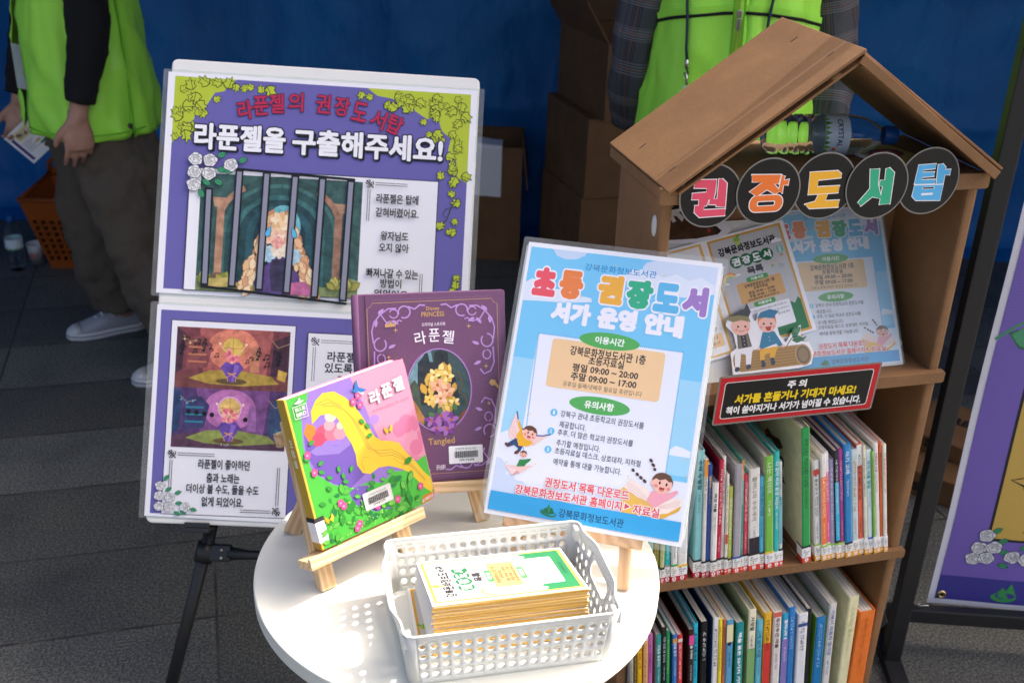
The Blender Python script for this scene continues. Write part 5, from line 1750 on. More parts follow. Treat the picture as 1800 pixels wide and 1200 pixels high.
for i in range(NL):
    q = i / (NL - 1)
    jx, jy, ja = (rng.random() - .5) * .005, (rng.random() - .5) * .003, (rng.random() - .5) * .02
    if i == NL - 1:
        jx = jy = ja = 0
    if i == 0:
        jx, jy, ja = -.017, .006, -.03
    f_ = V((front.x, front.y, zf0 + (front.z - zf0) * q))
    k_ = V((back.x, back.y, zf0 - .0006 + (back.z - zf0) * q))
    up_ = Matrix.Rotation(ja, 3, 'Z') @ (k_ - f_).normalized()
    xr = Matrix.Rotation(ja, 3, 'Z') @ LR
    Z_ = up_.cross(-xr).normalized()
    M = Matrix((up_, Z_.cross(up_), Z_)).transposed().to_4x4()
    M.translation = f_ + xr * (.105 + jx) + up_ * jy
    lab = ('topmost folded leaflet, face up with green circles, on the pile in the white basket' if i == NL - 1 else
           'lowest leaflet in the white basket, its yellow printed border poking out left of the pile' if i == 0 else
           'folded leaflet showing only its yellow fold within the pile in the white basket')
    leaflet(M, lab, 'folded leaflets in the basket', i in (0, NL - 1), i)

# ------------------------------------------------------------------ cardboard bookcase shaped like a little house
CY = .27
BS = 1.047      # units below scaled up about the camera, with the origin moved to match
bcM = yawM((.4843, 1.6667, -.0776), CY) @ Matrix.Scale(BS, 4)
FL = .0742       # its feet on the paving, in those units
bc = thing('cardboard_bookcase', 'tall kraft cardboard bookcase shaped like a gabled house, holding picture books on its shelves', 'bookcase', bcM)
DEP = .19
HW = .262
EDGE = m_kraft('cardboard_cut_edge', 1.25)
def panel(name, lo, hi, bev=.003):
    return MB().box(lo, hi, KRAFT, bev).build(name, bc)
panel('side_panel', (-HW, .011, FL), (-HW + .018, DEP, 1.149), .005)
panel('side_panel', (HW - .018, .011, FL), (HW, DEP, 1.149), .005)
panel('back_panel', (-HW + .018, DEP - .006, FL + .01), (HW - .018, DEP, 1.146))
for z0, z1, nm in ((.085, .103, 'shelf'), (.451, .468, 'shelf'), (.807, .827, 'shelf')):
    panel(nm, (-HW + .0185, .0125, z0), (HW - .0185, DEP - .0065, z1), .001)
    b = MB(); b.prism(rrect(-.2685, 0, .2685, z1 - z0 + .0012, .0045), 0, .0115, KRAFT, None, .0012)
    b.build('shelf_lip', bc, Matrix.Translation((0, .0118, z0)) @ Matrix.Rotation(pi / 2, 4, 'X'))
panel('top_panel', (-HW - .004, .0125, 1.1495), (HW + .004, DEP + .04, 1.166), .002)
b = MB(); b.prism(rrect(-.2705, 0, .2705, .0255, .005), 0, .0115, KRAFT, None, .0012)
b.build('shelf_lip', bc, Matrix.Translation((0, .0118, 1.1432)) @ Matrix.Rotation(pi / 2, 4, 'X'))
# roof: two folded slabs meeting at the ridge
EL, RG, ER = V((-.265, 1.168)), V((.009, 1.361)), V((.278, 1.177))
def slab(name, a, b_, th, y0, y1, extra=True):
    d = (b_ - a).normalized(); n = V((-d.y, d.x))
    if n.y < 0:
        n = -n
    L = (b_ - a).length
    t = MB()
    M = Matrix(((d.x, 0, n.x, a.x), (0, 1, 0, 0), (d.y, 0, n.y, a.y), (0, 0, 0, 1)))
    M = Matrix(((d.x, 0, n.x, a.x), (0, 1, 0, 0), (d.y, 0, n.y, a.y), (0, 0, 0, 1)))
    t.box((0, y0, -.002), (L, y1, .0025), KRAFT, .0012, None)
    t.box((.012, y0 + .006, -.0155), (L - .004, y1 - .006, -.0118), KRAFT, .0010, None)
    t.box((.008, y0 + .022, -.0118), (L - .006, y1 - .008, -.002), simple('gap_shade_fill', (.05, .028, .016), .9), 0, None)  # solid filler, its dark colour stands in for shade between the sheets
    o = t.build(name, bc, M)
    # corrugated flutes on the cut edges
    f = MB()
    P = []
    nseg = int(L / .004)
    for k in range(nseg * 2):
        P.append((k * .002, y0 - .0004, .0002 + (.0012 if k % 2 else -.0010)))
    for k in range(len(P) - 1):
        p, q = V(P[k]), V(P[k + 1])
        f.add([p + V((0, 0, .0004)), p - V((0, 0, .0004)), q - V((0, 0, .0004)), q + V((0, 0, .0004))], [(0, 1, 2, 3)], EDGE)
    f.build('corrugation', o)
    s_ = MB()
    for sx, sy in ((.03, .05), (.03, .17), (L - .03, .05), (L - .03, .16)):
        s_.box((sx - .006, y0 + sy - .0007, .0024), (sx + .006, y0 + sy + .0007, .0034), simple('dark_staple', (.10, .07, .05), .5))
    s_.box((.001, y0 + .050, .0022), (L - .001, y0 + .0565, .00262), simple('kraft_crease', (.27, .145, .062), .7))
    s_.build('staple', o)
    return o
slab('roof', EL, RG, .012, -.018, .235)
rdir = (ER - RG).normalized()
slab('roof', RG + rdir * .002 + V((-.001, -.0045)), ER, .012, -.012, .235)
b = MB(); d = (ER - RG).normalized()
b.box((0, 0, -.014), ((ER - RG).length - .006, .004, .0), KRAFT, .001)
b.build('roof_front_flap', bc, Matrix(((d.x, 0, -d.y, RG.x), (0, 1, 0, -.0165), (d.y, 0, d.x, RG.y - .006), (0, 0, 0, 1))))
# clear plastic rivet on the left side
b = MB(); b.lathe([(0, .003), (.006, .0026), (.0085, .0012), (.0088, 0)], simple('clear_rivet', (.62, .60, .55), .2), Matrix.Diagonal((1, 1.9, 1, 1)), 20)
b.build('rivet', bc, Matrix.Translation((-HW - .0004, .03, 1.103)) @ Matrix.Rotation(-pi / 2, 4, 'Y') @ Matrix.Rotation(pi / 2, 4, 'Z'))
b = MB(); b.lathe([(0, .004), (.004, .0035), (.006, 0)], simple('clear_rivet', (.62, .60, .55), .2), None, 16)
b.build('rivet', bc, Matrix.Translation((HW - .0184, .10, .835)) @ Matrix.Rotation(-pi / 2, 4, 'Y'))

# ---- round letter badges
BADGES = [
    ('권', 'e0506a', -.1945, 1.1560, 45.6, 'crimson-lettered', [
        [(-26.8, 24.6), (6.7, 23.9), (7.0, 6.7), (5.6, -5.0), (-1.8, -5.5), (-4.5, -14.5), (-16.7, -14.7), (-17.0, -4.7), (-28.2, -4.1), (-28.3, 4.9), (-6.9, 5.6), (-6.8, 11.9), (-26.4, 12.9)],
        [(10.4, 24.6), (16.1, 24.3), (23.5, 17.7), (25.2, -17.9), (10.8, -16.2), (10.4, -13.5), (-1.0, -12.8), (-0.1, -4.7), (11.2, -4.7)],
        [(-22.5, -13.5), (-8.3, -14.3), (-8.1, -20.7), (25.6, -20.7), (25.9, -30.9), (-13.8, -31.4), (-22.3, -23.6)]], []),
    ('장', 'ee7a35', -.1047, 1.1589, 48.2, 'orange-lettered', [
        [(-29.9, 26.0), (15.7, 24.5), (14.2, 10.8), (6.8, 11.1), (17.7, 0.1), (11.1, -4.8), (-3.0, 2.9), (-18.0, -6.8), (-30.0, 0.8), (-11.9, 13.8), (-27.7, 15.6)],
        [(17.7, 23.8), (22.5, 21.5), (21.9, 15.6), (29.8, 17.0), (29.3, 8.3), (21.9, 8.7), (21.9, -3.6), (15.8, 0.2)]], [(-1.7, -18.2, 26, 12.4, 13, 2.6)]),
    ('도', 'f0b233', -.0139, 1.162, 48.8, 'yellow-lettered', [
        [(-27.2, 22.0), (17.6, 22.3), (24.2, 17.5), (24.5, 11.5), (-12.0, 9.7), (-12.1, -0.8), (24.5, -0.8), (23.8, -11.4), (-25.2, -11.8)],
        [(-8.2, -12.6), (6.9, -12.4), (5.0, -22.9), (27.8, -23.1), (27.9, -33.9), (-19.7, -33.4), (-28.4, -26.5), (-12.0, -23.1)]], []),
    ('서', '36ad82', .0721, 1.1586, 49.4, 'green-lettered', [
        [(-16.5, 26.2), (-1.2, 26.2), (0.8, 3.0), (11.4, -20.8), (-5.0, -16.4), (-21.7, -29.9), (-27.4, -24.2), (-11.4, -3.5)],
        [(9.7, 25.7), (15.2, 27.2), (24.5, 19.7), (26.8, -28.9), (9.2, -29.1), (9.4, -0.9), (3.3, 0.1), (3.6, 8.3), (11.3, 8.6)]], []),
    ('탑', '58b4e6', .1601, 1.1613, 50.2, 'sky-blue-lettered', [
        [(-22.5, 25.8), (6.8, 26.3), (6.5, 19.2), (-13.0, 18.3), (-13.2, 14.0), (6.5, 13.8), (7.2, 7.3), (-12.4, 6.8), (-12.6, 2.1), (10.4, 2.1), (10.7, -4.4), (-23.9, -3.5)],
        [(11.1, 25.0), (18.8, 25.8), (24.9, 20.1), (24.9, 16.5), (34.0, 16.8), (34.1, 8.2), (25.6, 8.6), (26.0, -5.2), (14.1, -5.3)]], [], )]
FILM2 = simple('laminate_margin', (.22, .21, .19), .2, coat=.3)
for i, (ch, c, x, z, r, wname, polys, rings) in enumerate(BADGES):
    M = bcM @ Matrix.Translation((x, -.003 - .0022 * (i % 2), z)) @ Matrix.Rotation(pi / 2, 4, 'X') @ Matrix.Rotation(radians((.3, -.5, .6, -.3, .4)[i]), 4, 'Y')
    t = thing('letter_badge', 'round black badge with one big %s sign, on the top edge of the bookcase' % wname, 'badge', M, 'letter badges on the bookcase')
    MB().prism(ellp(0, 0, (r + 2.2) / 1000, n=56), -.0009, -.0004, FILM2).build('film', t)
    MB().prism(ellp(0, 0, r / 1000, n=56), -.0004, 0, ink('0e0e10', 'lam')).build('disc', t)
    A = Art('lam')
    for P in polys:
        A.poly(P, 'f2efef'); A.line(P, 2.6, 'f2efef', None, True)
        A.dots(P, 1.3, 'f2efef')
    for (cx, cy, rx, ry, hx, hy) in rings:
        A.poly(rrect(cx - rx - 1.3, cy - ry - 1.3, cx + rx + 1.3, cy + ry + 1.3, ry), 'f2efef')
        A.poly(rrect(cx - rx, cy - ry, cx + rx, cy + ry, ry - 1), c)
        A.poly(rrect(cx - hx - 1.3, cy - hy - 1.3, cx + hx + 1.3, cy + hy + 1.3, hy), 'f2efef')
        A.poly(rrect(cx - hx, cy - hy, cx + hx, cy + hy, hy - .4), '0e0e10')
    for P in polys:
        A.poly(P, c)
    if ch == '탑':
        Q = [(-23.5, -5.7), (26.5, -7.0), (26.2, -31.5), (-16.3, -29.3), (-23.7, -22.7)]
        A.poly(Q, 'f2efef'); A.line(Q, 2.6, 'f2efef', None, True); A.poly(Q, c)
        A.rect(-8.5, -12.6, 12, -9, 'f2efef'); A.rect(-7.5, -12, 11, -9.6, '0e0e10')
        A.rect(-8.5, -22, 11.5, -18.6, 'f2efef')
    A.build('lettering', t)

# ---- red and black notice hanging from the middle shelf
wf = frame((.3335, 1.5915, .7520), (.9634, .2679, -.0008), (.0212, -.0732, .9971)) @ Matrix.Scale(BS, 4)  # sign moved and scaled about the camera together with the bookcase
wn = thing('warning_sign', 'red-bordered black sign with yellow and white writing, hung above the upper row of books', 'sign', wf)
MB().prism(rrect(-.003, -.003, .276, .0865, .004), -.0008, -.0003, FILM2).build('film', wn)
MB().box((0, 0, -.0003), (.273, .0834, .0), ink('c01622', 'lam')).build('panel', wn)
A = Art('lam')
A.rr(8, 8, 264, 75, 5, 'e9e6e6'); A.rr(9.2, 9.2, 262.8, 73.8, 4.2, '0e0e10')
A.text('주 의', 115, 53.5, 148, 68, 'f1efef', .045)
A.text('서가를 흔들거나 기대지 마세요!', 29, 32, 239, 50, 'f3d21c', .042, (), None, -.012)
A.text('책이 쏟아지거나 서가가 넘어질 수 있습니다.', 17, 13.5, 252, 29, 'f1efef', .042, (), None, -.012)
A.build('lettering', wn)

# ---- tilted white board on the middle shelf with prints stuck to it
P0 = bcM @ V((0, .03, .8282)); upv = V((0, .145, .228)); UPW = (bcM.to_3x3() @ upv).normalized(); EW = bcM.to_3x3() @ V((1, 0, 0))
ipM = frame(P0, EW, UPW) @ Matrix.Scale(BS, 4)
ib = thing('backing_board', 'white foam board tilted back on the middle shelf, carrying the small prints', 'board', ipM @ Matrix.Translation((-.212, .003, -.008)))
MB().prism(rrect(0, 0, .425, .262, .004), -.006, 0, FOAM).build('foam_panel', ib)
ip = thing('notice_print', 'small sky-blue copy of the laminated notice, on the tilted white board in the bookcase', 'poster', ipM @ Matrix.Translation((0, .007, -.0068)))
sheet('paper', 210, 262, 'f1f2f7', ip, None, 'lam', .0006)
A = Art('lam', lambda x, y: (x * .707, y * .655 - 1))
poster_art(A); A.build('printed_artwork', ip)
film_frame('film', -4, -3, 214, 266, ip, .0024)
# unfolded leaflet: list page and front page
lfM = ipM @ Matrix.Translation((.0586, .0738, -.0015)) @ Matrix.Rotation(radians(10.6), 4, 'Z') @ Matrix.Translation((-.298, 0, 0))
lf = thing('unfolded_leaflet', 'unfolded leaflet with yellow borders, stuck at a slant on the tilted white board', 'leaflet', lfM)
sheet('paper', 298, 190, 'f3f3f5', lf, None, 'lam', .0006)
A = Art('lam', lambda x, y: (x + 149, y * 190 / 210)); leaflet_art(A)
A.T = None
A.rect(5, 4, 144, 186, 'e9b95b'); A.rect(9, 7, 139, 183, 'f3f3f4')
A.dots([(139.5, 8 + k * 3) for k in range(58)] + [(9, 8 + k * 3) for k in range(58)] + [(10 + k * 3, 182.5) for k in range(43)], .5, '8a6f3a', None, 5)
for r in range(12):
    A.line([(18, 158 - r * 9), (130, 158 - r * 9)], .5, '6f6f74')
A.line([(18, 158), (18, 59)], .5, '6f6f74'); A.line([(130, 158), (130, 59)], .5, '6f6f74'); A.line([(88, 158), (88, 59)], .5, '6f6f74')
A.text('청구기호', 100, 151, 120, 156, '4a4a4e', .02)
for r in range(10):
    A.text('813.8-%d12-%d' % (r + 3, r % 4 + 1), 98, 142 - r * 9, 126, 146 - r * 9, '6a6a6e', .0)
    A.line([(22, 144.5 - r * 9), (40 + (r * 13) % 40, 144.5 - r * 9)], 1.1, '8a8a8e')
A.text('이용 문의는?', 80, 44, 128, 51, 'd0394a', .03)
A.rr(60, 18, 134, 40, 4, 'f1cd99'); A.text('문의해주시거나', 72, 31, 126, 37, '4a4546', .02); A.text('이용해주세요~!', 72, 22, 126, 28, '4a4546', .02)
A.build('printed_artwork', lf)
# cut-out of two children on a log
kf = ipM @ Matrix.Translation((-.103, .008, .006)) @ Matrix.Rotation(radians(1.5), 4, 'Z')
kd = thing('log_cutout', 'cut-out card of two children in pointed caps sitting on a log', 'cut-out', kf)
A = Art('lam')
OUT = [(0, 4), (2, 40), (14, 46), (12, 70), (0, 84), (6, 96), (34, 104), (44, 116), (48, 102), (52, 88), (56, 86), (62, 100), (88, 103), (98, 97), (92, 80), (94, 60), (104, 46), (122, 66), (136, 72), (132, 52), (128, 46), (146, 42), (152, 24), (144, 6), (120, 2)]
MB().prism([(x / 1000 * .97, y / 1000) for x, y in OUT], -.0012, 0, ink('efeff2', 'lam')).build('card', kd)
A.T = lambda x, y: (x * .97, y)
A.poly(rrect(4, 7, 144, 40, 14), 'a4834f')
for k in range(6):
    A.line([(8, 12 + k * 4.6), (50, 13 + k * 4.4), (90, 11 + k * 4.8), (118, 12 + k * 4.6)], .8, '7d6038')
A.ell(132, 23, 15, 17.5, 'b29468'); A.ell(132, 23, 12.5, 15, '77674f'); A.ell(132, 23, 9, 11, '8d7b60')
A.line([(104, 40), (114, 50), (126, 60)], 1.6, '5a5a36'); leaf(A, 118, 52, 22, 1.0, '3f7f55'); leaf(A, 116, 48, 20, .1, '3f7f55'); leaf(A, 122, 58, 16, .7, '4f9465')
# left child
A.poly([(16, 44), (18, 70), (26, 74), (38, 70), (42, 44)], '6f6c5a'); A.poly([(24, 70), (24, 46), (34, 46), (33, 72)], '2f3236')
A.poly([(14, 44), (46, 46), (40, 36), (34, 16), (26, 18), (28, 34), (20, 36), (14, 14), (6, 16), (8, 34)], 'e8e8ec')
for x, y in ((9, 12), (30, 14)):
    A.ell(x, y, 5, 3.6, '39475a', None, .5)
A.ell(27, 80, 17, 14.5, 'f3bfae'); A.poly([(5, 80), (4, 92), (12, 97), (34, 94), (46, 84), (44, 92), (30, 101), (14, 101), (4, 95)], '8f8457'); A.poly([(6, 92), (12, 100), (30, 102), (44, 94), (42, 86), (30, 90), (14, 88)], '8f8457')
A.poly([(8, 98), (24, 104), (38, 108), (44, 117), (49, 102), (44, 94), (28, 98)], '3d4147')
A.dots([(22, 80), (35, 79)], 1.9, '2b2626'); A.line([(22, 73), (27, 71.5), (33, 73)], .9, 'a84d43'); A.ell(18, 75, 3, 2, 'ef9a8c'); A.ell(38, 74, 3, 2, 'ef9a8c'); A.dots([(29, 62), (29, 56), (29, 50)], .9, 'c9c9c0')
# right child
A.poly([(60, 40), (64, 66), (74, 70), (86, 66), (98, 42), (90, 40), (86, 46)], '2f7f9e'); A.poly([(54, 42), (64, 66), (66, 52), (60, 38)], '2f7f9e')
A.poly([(58, 40), (90, 42), (84, 34), (78, 22), (70, 24), (72, 32), (62, 30), (60, 20), (52, 22), (54, 36)], 'e0a93a')
A.ell(57, 14, 4.5, 3.4, '39475a', None, .6); A.ell(75, 16, 4.5, 3.4, '39475a', None, .6); A.rect(54, 15, 60, 22, '39475a'); A.rect(71, 17, 78, 24, '39475a')
A.ell(75, 80, 16.5, 14.5, 'f3bfae'); A.poly([(58, 80), (60, 92), (92, 94), (92, 78), (88, 88), (70, 90), (62, 86)], 'e58b3d'); A.poly([(58, 90), (66, 99), (84, 103), (100, 98), (92, 92), (90, 87), (72, 90)], '2a7aa0')
A.dots([(69, 80), (82, 79)], 1.9, '2b2626'); A.poly([(70, 75), (82, 75), (79, 68), (73, 68)], 'b5443c'); A.ell(64, 75, 3, 2, 'ef9a8c'); A.ell(86, 74, 3, 2, 'ef9a8c'); A.dots([(75, 58), (75, 52)], .8, 'e9e9e9')
A.ell(53, 41, 3, 2.4, 'f3bfae'); A.ell(98, 41, 3, 2.4, 'f3bfae')
A.build('printed_artwork', kd)
# dark brown cut-out with small figures, top left corner
cf = ipM @ Matrix.Translation((-.135, .232, .004)) @ Matrix.Rotation(radians(2), 4, 'Z')
cu = thing('brown_cutout', 'white-edged brown cut-out picture tucked behind the crimson-lettered badge in the bookcase', 'cut-out', cf)
OUT = [(-72, 4), (-40, 0), (0, -2), (40, 2), (60, 10), (62, 20), (50, 26), (40, 40), (36, 74), (-72, 74)]
MB().prism([(x / 1000, y / 1000) for x, y in OUT], -.0012, 0, ink('dcdce2', 'lam')).build('card', cu)
A = Art('lam')
A.poly([(-70, 9), (-40, 6), (0, 4.5), (38, 8), (46, 14), (36, 22), (28, 40), (-10, 52), (-40, 50), (-70, 54)], '4a2f17', None, 'pnt')
A.poly([(-70, 46), (-46, 52), (-40, 72), (-70, 72)], '6b655c')
A.poly([(-52, 54), (-24, 52), (-16, 40), (-20, 34), (-28, 44), (-46, 48)], 'd8d4d2'); A.poly([(-44, 48), (-36, 34), (-30, 36), (-34, 46)], 'd8d4d2')
A.poly([(-46, 54), (-22, 56), (-18, 72), (-48, 72)], '2a211f'); A.ell(-38, 70, 11, 5, 'e0604f'); A.ell(-34, 68, 7, 4, 'c8242e')
A.dots([(-32, 60), (-32, 64)], 1.0, 'd8d4d2'); A.ell(38, 16, 4, 7, '2c1a14', None, .6); A.ell(24, 16, 3, 3, 'b03a26'); A.poly([(-70, 20), (-62, 24), (-60, 34), (-66, 38), (-70, 36)], 'c4c4ca'); A.ell(-66, 15, 4, 4, 'b5682a')
A.build('printed_artwork', cu)

# ---- bottle and magazine in the attic
bM = bcM @ Matrix.Translation((-.042, .150, 1.1667 + .0330)) @ Matrix.Rotation(radians(-10), 4, 'Z') @ Matrix.Rotation(pi / 2, 4, 'Y') @ Matrix.Rotation(radians(-20), 4, 'Z')
water_bottle(bM, 'clear water bottle with a blue cap lying on its side under the cardboard roof', True, 1.0)
mg = thing('magazine', 'thin magazine with a red burst on its cover, lying flat under the cardboard roof', 'magazine', bcM @ Matrix.Translation((.128, .040, 1.1668)) @ Matrix.Rotation(radians(14), 4, 'Z'))
MB().box((0, 0, 0), (.085, .125, .005), PAPER, .0008).build('pages', mg)
A = Art('lam'); A.rect(.5, .5, 84.5, 124.5, 'c9b25a'); A.rect(.5, .5, 84.5, 10, '2f6d4a'); A.rect(.5, 96, 84.5, 124.5, 'd6c98a')
P = []
for k in range(22):
    a = 2 * pi * k / 22; q = 1.0 if k % 2 else .82
    P.append((42 + 36 * q * cos(a), 62 + 26 * q * sin(a)))
A.poly(P, '2b3470'); A.poly([(42 + (x - 42) * .88, 62 + (y - 62) * .88) for x, y in P], 'b3202c')
A.text('책 나라', 24, 62, 60, 74, 'e6dcc8', .04); A.text('이야기', 26, 48, 58, 60, 'e6dcc8', .04)
A.build('cover', mg, Matrix.Translation((0, 0, .0052)))

# ------------------------------------------------------------------ books on the two shelves
def scribble(A, x0, x1, y, h, c, rng):
    """a line of writing too small to read: short strokes"""
    x = x0
    while x < x1:
        k = rng.randrange(4)
        w_ = h * (.5 + .3 * rng.random())
        if k == 0: A.rect(x, y - h * .4, x + h * .16, y + h * .45, c, 30); A.rect(x + h * .3, y - h * .1, x + w_, y + h * .06, c, 30)
        elif k == 1: A.rect(x, y + h * .22, x + w_, y + h * .38, c, 30); A.rect(x + w_ * .4, y - h * .4, x + w_ * .4 + h * .15, y + h * .12, c, 30)
        elif k == 2: A.ell(x + w_ * .45, y - h * .12, h * .26, h * .22, c, 30, 0, 8); A.rect(x + w_ * .85, y - h * .4, x + w_ * .85 + h * .15, y + h * .45, c, 30)
        else: A.rect(x, y - h * .42, x + w_, y - h * .26, c, 30); A.rect(x, y + .02 * h, x + h * .15, y + h * .45, c, 30); A.rect(x + w_ * .6, y - h * .1, x + w_ * .75, y + h * .45, c, 30)
        x += w_ + h * (.22 if rng.random() > .2 else .7)

def shelf_book(x0, w_, h, z, col, label, group, dep=.155, y=.0, title=None, tcol='2a2a2a', band=None, tag_col=None, stripe=None, hard=False, top=None, lean=0., blank=False, seed=0, cover2=None, tw=.0, picture=False):
    """a book standing with its spine to the front; x0 is the spine's left edge on the shelf"""
    rng = random.Random(seed)
    w_ -= .0006
    M = bcM @ Matrix.Translation((x0, y, z)) @ Matrix.Rotation(rng.uniform(-.012, .012), 4, 'Z') @ Matrix.Rotation(lean, 4, 'Y')
    lj = rng.uniform(-.0022, .003)
    t = thing('book', label, 'book', M, group)
    cm = ink(col, 'cov')
    e_ = .0025 if hard else .0006
    cs = .0022 if hard else .0009
    b = MB()
    c2 = ink(cover2, 'cov') if cover2 else cm
    b.box((0, .0015, 0), (cs, dep, h), c2); b.box((w_ - cs, .0015, 0), (w_, dep, h), c2)
    r = min(.0025, w_ * .25)
    b.prism([(r, 0), (w_ - r, 0), (w_, r * .7), (w_, .0022), (0, .0022), (0, r * .7)], 0, h, cm)
    b.build('cover', t)
    if picture:
        C = Art('cov')
        for P in ([(20, 150), (34, 158), (30, 130), (40, 100), (36, 70), (52, 40), (60, 60), (54, 96), (62, 130), (52, 150), (70, 176), (48, 168), (44, 190), (34, 168)], [(40, 186), (64, 196), (90, 188), (110, 204), (96, 214), (70, 206), (50, 212)], [(84, 150), (98, 176), (112, 170), (104, 150), (116, 130), (96, 128)]):
            C.poly(P, '5a2f22')
        for x_, y_, r_ in ((28, 168, 9), (60, 184, 8), (88, 204, 9), (104, 176, 8), (46, 198, 7), (72, 152, 7)):
            C.ell(x_, y_, r_, r_ * .8, 'a8402e' if int(x_) % 4 else '3c4a2e')
        C.poly([(3, 4), (160, 4), (160, 26), (90, 34), (3, 22)], '7c5a3c')
        C.build('cover_picture', t, frame((-.0002, dep, 0), (0, -1, 0), (0, 0, 1)))
    p = MB(); ph = h - e_
    n_ = max(2, int((w_ - 2 * cs) / .0022))
    for k in range(n_):
        a0 = cs + (w_ - 2 * cs) * k / n_; a1 = cs + (w_ - 2 * cs) * (k + 1) / n_
        dz = rng.random() * .0007
        p.box((a0, .0022, e_), (a1, dep - .003 - rng.random() * .001, ph - dz), PG[(k + seed) % 3])
    p.build('pages', t)
    A = Art('lam')
    W, H = w_ * 1000, h * 1000
    # the spine print is laid out lying down: x runs down the spine from its head
    A.T = lambda u, v: (W / 2 + v, H - u)
    if stripe:
        for (u0, u1, c) in stripe:
            A.rect(u0, -W / 2 + .3, min(u1, H - .5), W / 2 - .3, c, 10)
    lb = H - (38 if tag_col else 8)
    fs = min(W * .62, 9)
    if title and not blank:
        u1 = min(lb - 30, 14 + len(title) * fs * 1.05 + 6)
        o_ = rng.uniform(-3, 8)
        A.text(title, 16 + o_, -fs * rng.uniform(.38, .5), max(u1, 40) + o_, fs * rng.uniform(.38, .5), tcol, rng.choice((.0, .015, .03, .04)) + tw)
        if u1 + 12 < lb - 12:
            scribble(A, u1 + 12, min(lb - 6, u1 + 12 + 34), 0, fs * .5, tcol, rng)
    elif not blank:
        scribble(A, 14 + rng.random() * 10, 14 + min(70 + rng.random() * 50, lb - 50), 0, fs * .85, tcol, rng)
        scribble(A, lb - 44, lb - 12, 0, fs * .45, tcol, rng)
    if A.b.f:
        A.build('spine_print', t, frame((0, -.0002, 0), (1, 0, 0), (0, 0, 1)))
    if tag_col:
        l = MB(); l.box((-.0003, -.0006, .003), (w_ + .0003, .02, .034 + lj), ink(rng.choice(('eeeeee', 'e6e4dc', 'eceae4')), 'pap'))
        l.box((-.0004, -.0008, .031 + lj), (w_ + .0004, .0202, .0345 + lj), ink(band or '1d1d1f', 'pap'))
        l.box((-.0005, -.0009, .0008), (w_ + .0005, .02, .0118), ink(tag_col, 'pap'))
        l = l.build('spine_label', t)
        B_ = Art('pap')
        n_ = {'b5192c': '1', 'd23a26': '2', 'e2a02a': '3'}[tag_col]
        q = min(W * .36, 3.6)
        B_.ell(W / 2, 7.2, q, q, 'f2efe9', 2, 0, 14)
        B_.text(n_, W / 2 - q * .3, 7.2 - q * .6, W / 2 + q * .3, 7.2 + q * .6, tag_col, .05, (), 3)
        if W > 6: B_.text('학년', W / 2 - q * .9, 1.4, W / 2 + q * .9, 3.4, 'f2efe9', .03, (), 2)
        for k in range(4):
            B_.text(('초', '813.8', '-%d%d' % (rng.randrange(9), rng.randrange(9)), 'v.%d' % rng.randrange(1, 6))[k], W * .14, 27 - k * 4.3, W * (.42, .86, .7, .5)[k], 29.6 - k * 4.3, '2d2d2f', .02, (), 2)
        B_.build('lettering', l, frame((0, -.0009, 0), (1, 0, 0), (0, 0, 1)))
    elif H > 120:
        pass
    return t
PG = [simple('book_pages', (.62, .57, .47), .8, 0, 300, .1), simple('book_pages_pale', (.70, .67, .60), .8), simple('book_pages_dark', (.50, .45, .36), .8)]  # three page tones, cycled from slice to slice
S1 = .4684
R1, R2_, R3 = 'b5192c', 'd23a26', 'e2a02a'
G1 = 'picture books on the upper bookshelf'
